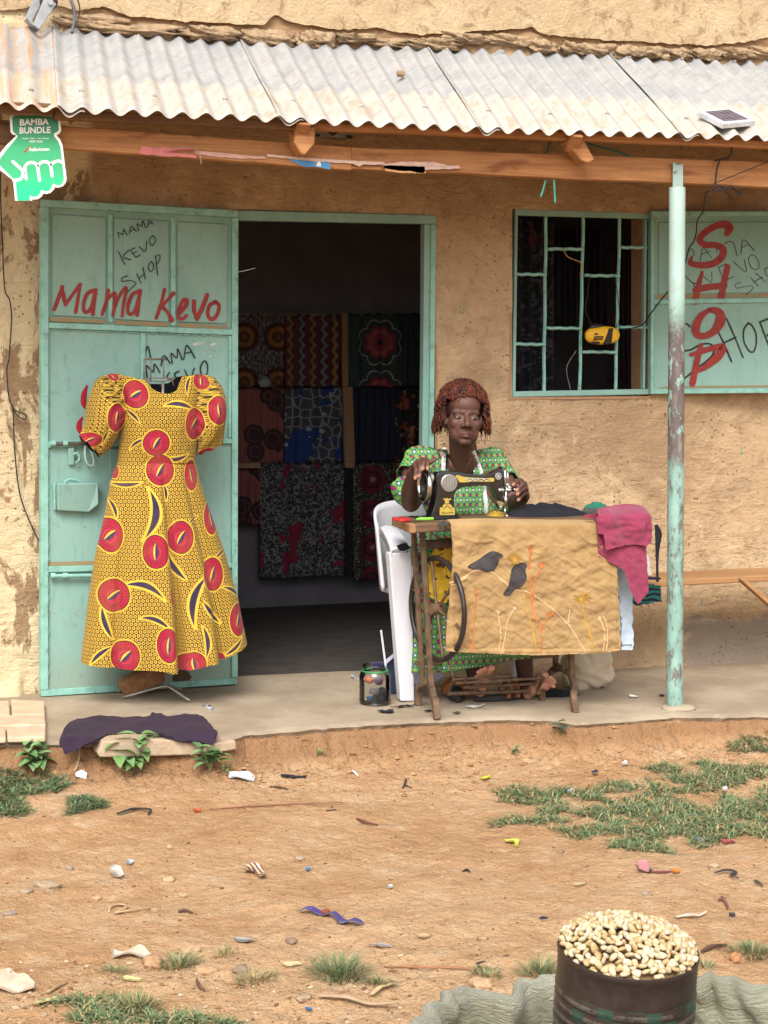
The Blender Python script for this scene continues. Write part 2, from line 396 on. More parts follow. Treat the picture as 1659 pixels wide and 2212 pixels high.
# ------------------------------------------------------------------ shop building
shop = empty('shop_building', (3.2, 0, 0), 'tan mud plastered shop building with green steel door and barred window', 'building')
g = Gm('mud_plaster', .95, 0, .12); p = g.pos(); X_, Y_, Z_ = g.sep(p)
n1 = g.noise(p, 1.5, 5, .6, .3); n2 = g.noise(p, 7, 6, .68, .4); n3 = g.noise(p, 45, 4, .65); pit = g.voro(p, 38)
c = g.mix(g.step(n1, .40, .60), (.545, .39, .235), (.48, .335, .20))
c = g.mix(g.step(n2, .52, .66) * .8, c, (.36, .235, .13)); c = g.mix(g.step(n2, .46, .32) * .8, c, (.585, .44, .275))
c = g.mix(g.step(n3, .56, .70) * .55, c, (.29, .18, .10)); c = g.mix(g.step(g.noise(g.scale(p, (1, 1, 1.6)), 2.6, 5, .7, .6), .54, .62) * .6, c, (.36, .255, .16)); c = g.mix(g.step(g.noise(p, 1.1, 6, .72, .9), .50, .64) * .72, c, (.33, .22, .13)); c = g.mix(g.step(g.noise(g.scale(p, (1, 1, .5)), 3.1, 6, .75, .8), .58, .66) * .6, c, (.62, .48, .32))
# darker brown plaster high under the roof, greyer splash zone low down
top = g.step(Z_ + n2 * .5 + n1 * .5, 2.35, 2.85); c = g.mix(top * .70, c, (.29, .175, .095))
lowz = g.step(Z_ + n2 * .5 + n1 * .3, .85, .45); c = g.mix(lowz * .45, c, (.40, .28, .17))
gryp = g.step(X_ + (n2 - .5) * .35, 4.22, 4.30) * g.step(Z_ + (n2 - .5) * .30, .19, .15); c = g.mix(gryp * .85, c, (.24, .20, .16))
# flaking cream limewash left of the door
lime = g.step(X_ + (n2 - .5) * .05, 1.42, 1.36) * g.step(g.noise(g.scale(p, (1, 1, .45)), 6, 6, .7, .5), .55, .50); c = g.mix(g.step(X_, 1.42, 1.36) * .8, c, (.235, .150, .085)); c = g.mix(lime, c, (.60, .48, .30))
pits = g.m('MULTIPLY', (pit < .2), g.step(g.noise(p, 5, 3, .6), .50, .60)); c = g.mix(pits * .7, c, (.16, .085, .04))
# stray drips of the green door paint
gd = g.voro(g.scale(p, (9, 1, 2.2)), 1.6, 'F1'); drip = (gd < .075) * g.step(X_, 2.9, 3.1) * g.step(g.noise(p, 3, 2, .5), .46, .52); c = g.mix(drip * .8, c, (.13, .33, .26))
g.col(c).bump(n2 * 2.0 + n3 * .5 - pits * 1.2 + g.noise(g.scale(p, (1, 1, 3)), 9, 4, .6, .8) * 1.2, .9, .013); MUD = g.mat

DX0, DX1 = 2.045, onY(940, 700, 0).x
DZ1 = onY(728, 459, 0).z
WX0, WX1 = onY(1106, 650, 0).x, onY(1404, 650, 0).x
WZ0, WZ1 = onY(1250, 857, 0).z, onY(1250, 456, 0).z
def lines(lo, hi, keys, st):
    a = [lo]; ks = sorted(k for k in keys if lo < k < hi) + [hi]
    for k in ks:
        n = max(1, int(round((k - a[-1]) / st))); a += list(np.linspace(a[-1], k, n + 1)[1:])
    return np.array(a)
wx = np.concatenate([[-2, -.5, .4], lines(.8, 5.2, (DX0, DX1, WX0, WX1), .017), [5.6, 6.5, 8]])
wz = np.concatenate([lines(-.1, 3.15, (DZ1, WZ0, WZ1), .017), [3.4, 3.8]])
def wall_y(Xa, Za):
    d = .010 * fbm(Xa * 1.6, Za * 1.6, 3, 41) + .007 * fbm(Xa * 7, Za * 7, 4, 42, .6) + .0028 * fbm(Xa * 30, Za * 30, 2, 43)
    foot = np.exp(-np.clip(Za + .02 * (Xa - 2), 0, 9) / .055)                 # rough mortar fillet at the floor
    d = d - foot * (.055 + .04 * fbm(Xa * 9, Za * 14, 3, 44)) * ((Xa > 2.9) | (Xa < 1.1))
    for (hx, hy, r) in ((1345, 875, .016), (1326, 874, .010), (1235, 1120, .012), (1112, 1046, .01)):
        q = onY(hx, hy, 0); d = d + .02 * np.exp(-((Xa - q.x) ** 2 + (Za - q.z) ** 2) / r ** 2)
    # broken plaster groove along the foot of the wall right of the table
    gz = .115 + .03 * fbm(Xa * 5, 7.7, 3, 45) + .05 * (Xa > 4.15); d = d + .03 * np.exp(-((Za - gz) / .016) ** 2) * (Xa > 3.0) * np.clip(fbm(Xa * 4, 2.7, 2, 46) + .55, 0, 1)
    crumb = np.clip((Za - 2.74) / .06, 0, 1)
    d = d - crumb * (.010 + .03 * np.abs(fbm(Xa * 8, Za * 16, 4, 47, .6)))
    return d
WXX, WZZ = np.meshgrid(wx, wz); WYY = wall_y(WXX, WZZ); nx = len(wx)
V = np.stack([WXX, WYY, WZZ], -1).reshape(-1, 3).tolist(); Fc = []
e = 1e-6
def hole(a, b, c_, d_): return (a > DX0 - e and b < DX1 + e and d_ < DZ1 + e) or (a > WX0 - e and b < WX1 + e and c_ > WZ0 - e and d_ < WZ1 + e)
for i in range(len(wz) - 1):
    for j in range(nx - 1):
        if not hole(wx[j], wx[j + 1], wz[i], wz[i + 1]): Fc.append((i * nx + j, i * nx + j + 1, (i + 1) * nx + j + 1, (i + 1) * nx + j))
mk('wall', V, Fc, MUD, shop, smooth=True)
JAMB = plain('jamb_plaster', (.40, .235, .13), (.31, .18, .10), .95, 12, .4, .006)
TT = .19
for (a, b) in (((DX1, 0, -.05), (DX1, 0, DZ1)), ((DX0, 0, -.05), (DX0, 0, DZ1)), ((WX0, 0, WZ0), (WX0, 0, WZ1)), ((WX1, 0, WZ0), (WX1, 0, WZ1))):
    s = 1 if a[0] in (DX1, WX1) else -1
    mk('jamb', *box(min(a[0], a[0] + .012 * s) , max(a[0], a[0] + .012 * s), -.0, TT, a[2], b[2]), JAMB, shop)
mk('lintel', *box(DX0 - .02, DX1 + .02, .0, TT, DZ1, DZ1 + .012), JAMB, shop); mk('lintel', *box(WX0 - .02, WX1 + .02, 0, TT, WZ1, WZ1 + .012), JAMB, shop)
m = MB(); m.add(box(WX0 - .02, WX1 + .02, .0, TT, WZ0 - .012, WZ0)); m.build('sill', JAMB, shop)
# the room behind
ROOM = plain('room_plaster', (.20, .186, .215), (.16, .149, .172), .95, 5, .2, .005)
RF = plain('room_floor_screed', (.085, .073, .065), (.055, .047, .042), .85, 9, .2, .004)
RX0, RX1, RY = 1.25, 5.7, 2.42
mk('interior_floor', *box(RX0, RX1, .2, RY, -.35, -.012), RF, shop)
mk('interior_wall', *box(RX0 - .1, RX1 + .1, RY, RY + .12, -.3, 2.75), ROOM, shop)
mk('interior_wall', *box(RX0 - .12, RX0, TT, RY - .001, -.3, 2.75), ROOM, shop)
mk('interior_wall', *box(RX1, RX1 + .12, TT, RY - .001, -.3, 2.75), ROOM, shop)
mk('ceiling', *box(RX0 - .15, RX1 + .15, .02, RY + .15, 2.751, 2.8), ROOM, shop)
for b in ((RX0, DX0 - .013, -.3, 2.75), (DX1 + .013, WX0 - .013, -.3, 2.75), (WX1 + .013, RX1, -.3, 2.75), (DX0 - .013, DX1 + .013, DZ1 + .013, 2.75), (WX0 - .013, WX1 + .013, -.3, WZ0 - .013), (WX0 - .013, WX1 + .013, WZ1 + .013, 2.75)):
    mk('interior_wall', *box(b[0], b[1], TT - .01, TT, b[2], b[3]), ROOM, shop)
# plaster coat above the porch roof, its lower edge broken
PLST = None
g = Gm('sandy_plaster', .95, 0, .12); p = g.pos(); n1 = g.noise(p, 2.2, 5, .65); n2 = g.noise(p, 14, 6, .7, .5); n3 = g.noise(p, 60, 4, .65); pit = g.voro(p, 30)
c = g.mix(g.step(n1, .35, .65), (.52, .395, .245), (.45, .33, .195)); c = g.mix(g.step(n2, .52, .66) * .8, c, (.29, .19, .11)); c = g.mix(g.step(n2, .42, .3) * .6, c, (.66, .53, .35))
c = g.mix(g.step(n3, .62, .76) * .5, c, (.24, .14, .08)); c = g.mix((pit < .12) * g.step(g.noise(p, 4, 2, .5), .5, .6) * .8, c, (.13, .075, .04))
g.col(c).bump(n2 * 1.5 + n3 + g.noise(p, 170, 3, .6) * .4, .8, .010); PLST = g.mat
edge = [zT(*q) for q in ((-60, 40), (60, 46), (150, 20), (240, 22), (330, 45), (440, 30), (500, 52), (560, 72), (700, 85), (800, 95), (1000, 105), (1140, 112), (1165, 80), (1190, 65), (1250, 95), (1330, 110), (1450, 132), (1560, 125), (1655, 121))] + \
       [zU(*q) for q in ((30, 140), (160, 152), (300, 142), (560, 128), (640, 120), (660, 135), (700, 152), (860, 166), (960, 176), (1100, 181), (1250, 192), (1400, 197), (1560, 182), (1700, 158), (1800, 165))]
ex = [onY(*q, -.03) for q in edge]; exx = [v.x for v in ex]; exz = [v.z for v in ex]
gx = np.arange(.75, 5.3, .014); rows = []
for t in np.concatenate([[0, 0], np.linspace(0, 1, 30)]):
    z0 = np.interp(gx, exx, exz) + .006 * fbm(gx * 40, 3., 2, 51); Z = z0 + (3.75 - z0) * t ** 1.3
    Y = -.040 + .006 * fbm(gx * 3, Z * 3, 3, 52) + .006 * fbm(gx * 16, Z * 16, 3, 53)
    rows.append([(a, b, c_) for a, b, c_ in zip(gx, Y, Z)])
rows[0] = [(a, .004, c_ + .012) for a, b, c_ in rows[0]]; rows[1] = [(a, b + .006, c_ + .0015) for a, b, c_ in rows[1]]
mk('plaster_coat', *grid(rows), PLST, shop, smooth=True, angle=60)
# crumbling course of mud blocks resting along the roof line
CLOD = plain('mud_clod', (.47, .335, .20), (.33, .22, .13), .98, 30, .9, .010, det=7)
blocks = [(250, 540, 55, 118, 0), (350, 790, 92, 158, 0), (800, 1030, 112, 176, 0), (1040, 1275, 118, 190, 0), (1290, 1440, 128, 205, 0), (1445, 1600, 140, 180, 0)]
bl2 = [(-70, 100, 162, 200), (110, 330, 160, 216), (240, 430, 140, 190), (430, 640, 142, 196), (620, 760, 172, 228), (770, 860, 184, 232), (862, 1000, 184, 238), (1000, 1110, 196, 246), (1110, 1225, 200, 248), (1235, 1330, 206, 250), (1335, 1450, 208, 256), (1455, 1560, 206, 252), (1560, 1760, 200, 250)]
def lump(name, c, r, seed, mat, parent=None, n=30, m=18, box_=.55, rough=.22, rot=None):
    t, a = np.meshgrid(np.linspace(0, pi, m + 1), 2 * pi * np.arange(n) / n, indexing='ij')
    d = np.stack([np.sin(t) * np.cos(a), np.sin(t) * np.sin(a), np.cos(t)], -1).reshape(-1, 3)
    q = d / ((np.abs(d) ** 4).sum(1) ** .25)[:, None] * box_ + d * (1 - box_)
    s = 1 + rough * fbm(d[:, 0] * 2.9 + seed * 7.7 + d[:, 2] * 1.3, d[:, 1] * 2.9 - d[:, 2] * 2.3, 4, seed, .62)
    V = q * np.array(r) * s[:, None]
    if rot is not None: V = V @ np.array(rot).T
    V = (V + np.array(c)).tolist()
    Fc = [(i * n + k, (i + 1) * n + k, (i + 1) * n + (k + 1) % n, i * n + (k + 1) % n) for i in range(m) for k in range(n)]
    return mk(name, V, Fc, mat, parent, smooth=True)
for k, (zf, b) in enumerate([(zT, b) for b in blocks] + [(zU, b) for b in bl2]):
    a = onY(*zf(b[0], b[2]), -.03); d = onY(*zf(b[1], b[3] + 8), -.03)
    lump('mud_block', ((a.x + d.x) / 2, -.012, (a.z + d.z) / 2), (abs(d.x - a.x) / 2 * 1.03, .040 + .012 * (k % 3), abs(a.z - d.z) / 2 * 1.08), 60 + k, CLOD, shop, 56, 24, .62, .60)
# ================================================================== PORCH ROOF
porch = empty('porch_roof', (2.8, -.9, 2.2), 'pale corrugated iron porch roof on orange timber beam and green pole', 'porch roof')
EY, EZ = -1.06, 0
def galv(name, rust):
    g = Gm(name, .42, .35, .5); (u, v, w), uv = g.attr('uvw'); p = g.pos()
    n1 = g.noise(p, 5, 5, .65); n2 = g.noise(g.scale(uv, (6, 2.2, 1)), 3, 5, .7, .6); n3 = g.noise(p, 55, 4, .6); cr = g.noise(g.scale(uv, (9, 26, 1)), 1.2, 3, .6)
    c = g.mix(g.step(n1, .35, .65), (.50, .50, .495), (.385, .39, .395))
    dust = g.step(v + (g.noise(g.scale(uv, (12, 2, 1)), 2, 4, .6) - .5) * .12, .60, .63)      # lower sheet, dusty
    c = g.mix(dust * .65, c, (.49, .445, .375)); c = g.mix(dust * g.step(n2, .50, .62) * .75, c, (.50, .37, .24))
    c = g.mix(g.step(n2, .53, .68) * .6, c, (.33, .305, .275)); c = g.mix(g.step(cr, .58, .66) * .5, c, (.27, .262, .255)); c = g.mix(g.step(n3, .60, .72) * .5, c, (.28, .25, .21))
    if rust:
        st = g.noise(g.scale(uv, (26, 1.1, 1)), 1.6, 5, .65, .3); c = g.mix(g.step(st, .47, .60) * .85, c, (.56, .34, .20)); c = g.mix(g.step(st, .64, .72) * .9, c, (.33, .14, .07))
    g.col(c); g.rough(g.step(n1, .2, .8) * .25 + .42)
    g.put(g.b.inputs['Metallic'], .35 - dust * .25)
    g.bump(cr * 1.4 + n3 * .6, .5, .005); return g.mat
GALV = galv('galvanised_iron', False); RUST = galv('rust_streaked_iron', True)
tops = [(-330, 30), (113, 62), (515, 92), (918, 104), (1310, 119), (1722, 138), (2140, 155)]
bots = [(-330, 200), (123, 238), (600, 259), (1030, 280), (1465, 292), (1915, 305), (2400, 318)]
def setuvw(o, A):
    at = o.data.attributes.new('uvw', 'FLOAT_VECTOR', 'POINT'); at.data.foreach_set('vector', np.asarray(A, np.float32).ravel())
PITCH, AMP = .092, .0135
def roof_pt(A, B, C, D, u, v): return (A * (1 - u) + B * u) * (1 - v) + (C * (1 - u) + D * u) * v
sheets = []
for k in range(6):
    A, B = onY(*tops[k], .0), onY(*tops[k + 1], .0); C, D = onY(*bots[k], EY), onY(*bots[k + 1], EY)
    wid = (D - C).length; ph = 0
    nw = max(3, round(wid / PITCH)); over = 1.12 * (1 / nw)          # laps over the next sheet by about a wave
    nrm = (B - A).cross(C - A).normalized(); nrm = nrm if nrm.z > 0 else -nrm
    V = []; UV = []
    nu, nv = int((nw + 1.1) * 10), 36
    for j in range(nv + 1):
        v = j / nv * 1.0
        for i in range(nu + 1):
            u = i / nu * (1 + over)
            q = roof_pt(A, B, C, D, u, v)
            a = AMP * math.cos(2 * pi * u * nw)
            dent = .0032 * float(vn(u * nw * 1.5 + k * 7, v * 9, 5 + k)) + .0025 * math.sin(v * 7 + k) - .004 * (v > .985) * (.3 + float(vn(u * 5, k, 3)))
            lap = -.009 * min(1, (u - 1) / over * 4) if u > 1 else .0015 + .006 * math.exp(-u * nw * 1.6)
            V.append(q + nrm * (a + dent + lap)); UV.append((u * wid + k * 3.1, v, 0))
    Fc = [(j * (nu + 1) + i, (j + 1) * (nu + 1) + i, (j + 1) * (nu + 1) + i + 1, j * (nu + 1) + i + 1) for j in range(nv) for i in range(nu)]
    o = mk('roof_sheet', V, Fc, RUST if k == 0 else GALV, porch, smooth=True); setuvw(o, UV)
    md = o.modifiers.new('thick', 'SOLIDIFY'); md.thickness = .0014; md.offset = -1
    if k == 0: tag(o, 'rust streaked roof sheet')
    sheets.append((A, B, C, D, nw, nrm))
NAIL = plain('nail_head', (.38, .36, .34), (.25, .2, .17), .5, 60, .1, .001, .6)
nails = MB()
for k, (A, B, C, D, nw, nrm) in enumerate(sheets):
    for v in (.06, .84):
        for w in range(1, nw, 3):
            q = roof_pt(A, B, C, D, (w) / nw, v + .015 * math.sin(w * 3 + k)) + nrm * (AMP + .004)
            V, Fc = lathe([(.011, 0), (.010, .002), (.005, .004), (.003, .006)], (0, 0, 0), 8); r = nrm.to_track_quat('Z', 'Y').to_matrix()
            nails.add(([q + r @ Vector(x) for x in V], Fc))
tag(nails.build('roof_nails', NAIL, porch), kind='stuff')

# timber
g = Gm('orange_timber', .7, 0, .3); v = g.obj(); gr = g.noise(g.scale(v, (1.4, 30, 30)), 2.2, 5, .6, .8); kn = g.noise(g.scale(v, (2, 6, 6)), 1.7, 3, .5); n3 = g.noise(v, 40, 4, .6)
c = g.mix(g.step(gr, .35, .65), (.42, .20, .08), (.31, .135, .05)); c = g.mix(g.step(kn, .60, .70) * .75, c, (.17, .055, .02)); c = g.mix(g.step(n3, .55, .75) * .4, c, (.5, .28, .12))
g.col(c).bump(gr + n3 * .3, .35, .003); WOOD = g.mat
g = Gm('brown_timber', .85, 0, .2); v = g.obj(); gr = g.noise(g.scale(v, (1.2, 26, 26)), 2.0, 5, .6, .6); n3 = g.noise(v, 30, 5, .65)
c = g.mix(g.step(gr, .35, .65), (.20, .115, .062), (.12, .065, .035)); c = g.mix(g.step(n3, .55, .72) * .5, c, (.26, .16, .09)); g.col(c).bump(gr + n3, .4, .004); BRWOOD = g.mat
BMY = -.905
def plank(name, topl, topr, botr, botl, Y, th, mat, parent, n=40, seed=1, zf=None, amp=.004, ends=None):
    """sawn board standing in plane Y, uneven along its length"""
    f = zf or (lambda a, b: (a, b))
    a, b, c_, d = [onY(*f(*q), Y) for q in (topl, topr, botr, botl)]
    V = []; 
    for i in range(n + 1):
        t = i / n; tp = a.lerp(b, t); bt = d.lerp(c_, t); h = tp - bt
        w1 = amp * float(fbm(t * 9, seed, 2, seed)); w2 = amp * float(fbm(t * 9, seed + 5, 2, seed + 3))
        for q in ((bt + Vector((0, 0, w2))), (tp + Vector((0, 0, w1)))):
            V.append(q + Vector((0, .0, 0))); V.append(q + Vector((0, th, 0)))
    Fc = []
    for i in range(n):
        o = i * 4; p_ = o + 4
        Fc += [(o, p_, p_ + 2, o + 2), (o + 1, o + 3, p_ + 3, p_ + 1), (o + 2, p_ + 2, p_ + 3, o + 3), (o, o + 1, p_ + 1, p_)]
    Fc += [(0, 2, 3, 1), (n * 4, n * 4 + 1, n * 4 + 3, n * 4 + 2)]
    return mk(name, V, Fc, mat, parent, bevel=.003)
plank('beam', (120, 270), (760, 318), (760, 368), (120, 318), BMY - .002, .055, WOOD, porch, seed=2)
plank('beam', (752, 317), (2000, 362), (2000, 420), (752, 364), BMY + .006, .055, WOOD, porch, seed=3)
plank('beam', (-300, 236), (118, 268), (118, 316), (-300, 290), BMY + .004, .055, BRWOOD, porch, seed=4)
plank('purlin', (118, 234), (640, 262), (640, 280), (118, 256), -1.0, .05, BRWOOD, porch, seed=6)
plank('purlin', (640, 262), (2000, 318), (2000, 334), (640, 278), -1.0, .05, WOOD, porch, seed=7)
plank('fascia_board', (-300, 201), (116, 224), (115, 250), (-300, 228), -1.015, .03, BRWOOD, porch, seed=8)
# rafters run from the wall plate out over the beam; two cut ends show
for (x, zt, big) in ((655, 276, 1), (1243, 302, 1), (1690, 320, 1)):
    e = onY(x, zt, -1.03); e.z -= .02
    w = Vector((e.x + .12, .0, e.z + .47 * .99))
    d = (w - e).normalized()
    V, Fc = beam(e, w, .052, .085)
    # slanted, axe-cut end
    V = [Vector(q) for q in V]; V[0] -= d * -.035; V[1] -= d * -.03; V[2] += d * -.02; V[3] += d * -.01
    mk('rafter', V, Fc, WOOD if x != 110 else BRWOOD, porch, bevel=.006)
def wedge(pts, Y0, Y1, mat):
    return mk('rafter_end', *prism([onY(*zN(*q), Y0) for q in pts], (0, Y1 - Y0, 0)), mat, porch, bevel=.005)
wedge([(262, 30), (455, 40), (450, 205), (360, 312), (325, 300), (262, 200)], -1.012, -.93, WOOD)
mk('rafter_end', *prism([onY(*zU(*q), -1.0) for q in ((785, 610), (865, 604), (912, 690), (880, 708), (855, 694))], (0, .07, 0)), WOOD, porch, bevel=.005)

# green steel pole, worn to bare metal, its top flattened and nailed to the beam
g = Gm('worn_green_pole', .45, 0, .5); p = g.pos(); X_, Y_, Z_ = g.sep(p); n1 = g.noise(g.scale(p, (1, 1, .5)), 26, 6, .7, .3); n2 = g.noise(g.scale(p, (1, 1, .25)), 60, 5, .7); n4 = g.noise(p, 7, 4, .6)
band = g.m('SUBTRACT', g.step(Z_ + (n1 - .5) * .5, 1.66, 1.52), g.step(Z_ + (n1 - .5) * .55, 1.12, .92))
c = g.mix(g.step(n4, .35, .65), (.28, .46, .405), (.20, .35, .30))
c = g.mix(g.step(Z_, 1.55, 1.75) * .5, c, (.46, .56, .53)); c = g.mix(g.step(n1, .46, .58) * g.step(Z_, 1.3, .9) * .65, c, (.17, .22, .185))
bare = g.mx(band * g.step(n1, .40, .46), g.step(n1 * .6 + n2 * .4, .53, .57) * g.step(Z_, 1.9, 1.4) * .85)
bc = g.mix(g.step(n2, .45, .6), (.105, .080, .076), (.155, .120, .115)); c = g.mix(bare, c, bc); c = g.mix(g.step(n2, .58, .68) * g.step(n4, .5, .6) * .7, c, (.33, .19, .09))
g.col(c).bump(bare * -1.0 + n2 * .3, .4, .002); g.rough(.38 + bare * .2); POLE = g.mat
pb = onF(1457, 1530); pr = 35.5 / 2 * (pb - CAM).dot(FWD) / F
pt_ = onY(1463, 405, pb.y)
P = [pb.lerp(pt_, t) for t in np.linspace(0, 1, 24)]
V, Fc = tube(P, pr, 20, True, up=(0, 1, 0))
mk('post', V, Fc, POLE, porch, smooth=True, angle=40)
a = onY(1454.5, 351, BMY - .014); b = onY(1475.5, 354, BMY - .014); c_ = onY(1476, 408, BMY - .016); d = onY(1454, 406, BMY - .016)
mk('post_strap', *prism([d, c_, b, a], (0, .007, 0)), POLE, porch, bevel=.001)
m = MB()
for q0, q1 in (((1461, 353), (1472, 354)), ((1455, 372), (1462, 370))):
    mk('bent_nail', *tube([onY(*q0, BMY - .02), onY(*q1, BMY - .022)], .0028, 6), NAIL, porch)
lump('mortar_collar', pb + Vector((.01, -.01, .0)), (.075, .06, .018), 91, SCREED, porch, 24, 10, .3, .3)

# ================================================================== DOOR
g = Gm('green_enamel', .42, 0, .45); p = g.pos(); X_, Y_, Z_ = g.sep(p); n1 = g.noise(g.scale(p, (1, 1, .35)), 4, 5, .6); n2 = g.noise(p, 34, 5, .7); n3 = g.noise(g.scale(p, (3, 3, .5)), 14, 5, .7)
c = g.mix(g.step(n1, .35, .65), (.235, .395, .33), (.18, .325, .265))
c = g.mix(g.step(Z_, 1.62, 1.4) * .55, c, (.25, .435, .40)); c = g.mix(g.step(Z_ + n3 * .3, .42, .16) * .5, c, (.27, .25, .17)); c = g.mix(g.step(g.noise(p, 9, 6, .75, .5), .58, .66) * .45, c, (.20, .235, .175)); c = g.mix(g.step(n3, .53, .68) * .55, c, (.155, .31, .25)); c = g.mix(g.step(n2, .64, .72) * .6, c, (.115, .17, .13))
g.col(c).bump(n3 * .7 + n2 * .5, .22, .002); g.rough(.36 + n1 * .2); ENAMEL = g.mat
g = Gm('green_enamel_edge', .5, 0, .4); p = g.pos(); n1 = g.noise(p, 18, 6, .7); n2 = g.noise(p, 90, 4, .7)
c = g.mix(g.step(n1, .35, .65), (.27, .51, .44), (.20, .41, .345)); c = g.mix(g.step(n2 * .5 + n1 * .5, .56, .62) * .75, c, (.10, .14, .105)); c = g.mix(g.step(n1, .62, .72) * .5, c, (.36, .24, .13))
g.col(c).bump(n1 + n2 * .6, .5, .003); EDGE = g.mat
RUSTP = plain('rust_dust', (.33, .215, .11), (.25, .23, .14), .95, 20, .3, .003)
door = mk('door', *box(0, .01, 0, .01, 0, .01), ENAMEL, shop)
hinge = onY(513, 1478, -.035); hl = onF(88, 1505); hl = onY(88, 1505, -.085)
dv = (Vector((hinge.x, hinge.y, 0)) - Vector((hl.x, hl.y, 0))).normalized(); dn = Vector((dv.y, -dv.x, 0))
if dn.y > 0: dn = -dn
DP = (hinge.copy(), dn)                       # plane of the door skin
quad = [(90, 432), (513, 456), (511, 1477), (88, 1503)]
def reuse(o, V, Fc, bevel=0):
    me = bpy.data.meshes.new(o.name); me.from_pydata([tuple(v) for v in V], [], Fc)
    for mt in o.data.materials: me.materials.append(mt)
    if bevel:
        bm = bmesh.new(); bm.from_mesh(me); bmesh.ops.recalc_face_normals(bm, faces=bm.faces); bmesh.ops.bevel(bm, geom=bm.edges[:], offset=bevel, segments=1, affect='EDGES'); bm.to_mesh(me); bm.free()
    o.data = me
V, Fc = poly_px([(96, 440), (508, 463), (506, 1470), (95, 1495)], DP, -.012, -.004); reuse(door, V, Fc)
tag(door, 'mint green steel door swung open flat against the wall, with red and black lettering')
def dpiece(name, pts, d0, d1, mat=EDGE, bevel=.002, zf=None, parent=None): return mk(name, *poly_px(pts, DP, d0, d1, zf), mat, parent or door, bevel=bevel)
# frame angle irons
dpiece('rail', [(90, 431), (513, 455), (513, 470), (90, 447)], -.03, .012)
dpiece('stile', [(88, 447.5), (104, 448), (103, 1489), (87, 1490)], -.03, .013)
dpiece('stile', [(500, 470), (513.5, 470.6), (511.5, 1463), (499, 1463)], -.03, .012)
dpiece('rail', [(88, 1490.5), (511, 1463.5), (511, 1477), (88, 1504)], -.03, .012)
# raised panels of the upper leaf and the ribs between them
for q in ([(112, 462), (229, 469), (229, 688), (112, 682)], [(246, 470), (365, 477), (365, 697), (246, 690)], [(383, 478), (492, 484), (491, 700), (383, 696)]):
    dpiece('panel', q, -.004, .0045, ENAMEL, .004)
for x in (238, 374): dpiece('rib', [(x - 5, 462 + (x - 238) * .055), (x + 5, 463 + (x - 238) * .055), (x + 5, 697 + (x - 238) * .05), (x - 5, 697 + (x - 238) * .05)], -.004, .0049)
dpiece('rail', [(104, 697), (500, 712), (500, 724), (104, 709)], -.004, .014)
for q in ([(106, 685), (230, 691), (224, 699), (108, 694)], [(247, 692), (368, 697), (362, 706), (250, 701)], [(384, 698), (492, 704), (490, 713), (386, 707)]):
    dpiece('dirt_streak', q, .0045, .0062, RUSTP, 0)
dpiece('stile', [(303, 719), (313, 719.5), (312, 955), (302, 955)], -.004, .012)
dpiece('stile', [(493, 726), (499.5, 726), (498.5, 945), (492.5, 945)], -.004, .010)
dpiece('rail', [(103, 953), (499, 947), (499, 958), (103, 967)], -.004, .012)
dpiece('rail', [(103, 1223), (499, 1215), (499, 1226), (103, 1236)], -.004, .012)
dpiece('dirt_streak', [(104, 1214), (300, 1210), (300, 1217), (104, 1223)], -.004, -.002, RUSTP, 0)
dpiece('lock_stile', [(236, 970), (256, 970), (256, 1218), (235, 1219)], -.004, .016, ENAMEL)
# weld beads along the left stile
wb = MB()
for i in range(34):
    y = 455 + i * 31 + random.uniform(-6, 6); L = random.uniform(8, 22)
    wb.add(tube([onP(104.5, y, DP) + dn * .003, onP(104.3, y + L * .5, DP) + dn * .0055, onP(104, y + L, DP) + dn * .003], .0035, 6))
for i in range(22):
    x = 112 + i * 18 + random.uniform(-4, 4); wb.add(tube([onP(x, 448.5 + (x - 90) * .0565, DP) + dn * .003, onP(x + 9, 449 + (x - 81) * .0565, DP) + dn * .005], .003, 6))
    wb.add(tube([onP(x, 712 + (x - 104) * .037, DP) + dn * .003, onP(x + 9, 712.4 + (x - 104) * .037, DP) + dn * .005], .003, 6))
tag(wb.build('weld_beads', EDGE, door), kind='stuff')
# bolts, hasp, wire loop and lock box
STEEL = plain('worn_steel', (.30, .27, .26), (.16, .13, .12), .35, 40, .15, .001, .8)
for (y0, y1, pm) in ((958, 960, STEEL), (1243, 1245, EDGE)):
    mk('bolt', *tube([onP(*zG(150, 0), DP).lerp(onP(108, y0, DP), 1) + dn * .022, onP(205, y1 - 3, DP) + dn * .022], .0085, 10), pm, door, smooth=True, angle=40)
    for x in (112, 138): mk('bolt_guide', *tube([onP(x - 5, y0 - .5, DP) + dn * .022, onP(x + 5, y0 - .8, DP) + dn * .022], .0125, 10), EDGE, door, smooth=True, angle=40)
dpiece('hasp', [(392, 215), (480, 205), (482, 445), (400, 450)], .0, .016, ENAMEL, .004, zG)
mk('hasp_ring', *tube(smoothpath([onP(*zG(*q), DP) + dn * .022 for q in ((455, 300), (505, 285), (540, 330), (525, 385), (480, 420))], 5), .0055, 8), EDGE, door, smooth=True)
mk('wire_loop', *tube(smoothpath([onP(*zG(*q), DP) + dn * .03 for q in ((610, 190), (605, 270), (620, 380), (665, 445), (715, 440), (722, 380), (700, 290), (672, 215), (665, 180))], 5), .0045, 8), plain('green_wire', (.45, .62, .55), None, .5), door, smooth=True)
lb = [onP(*zG(*q), DP) for q in ((222, 680), (765, 672), (765, 960), (660, 1075), (235, 1050))]
g0 = [q + dn * .0 for q in lb]; g1 = [q + dn * k for q, k in zip(lb, (.06, .06, .06, .03, .035))]
V = g0 + g1; n = 5
mk('lock_box', V, [tuple(range(n)), tuple(range(n, 2 * n))[::-1]] + [(i, (i + 1) % n, n + (i + 1) % n, n + i) for i in range(n)], ENAMEL, door, bevel=.006, seg=2)
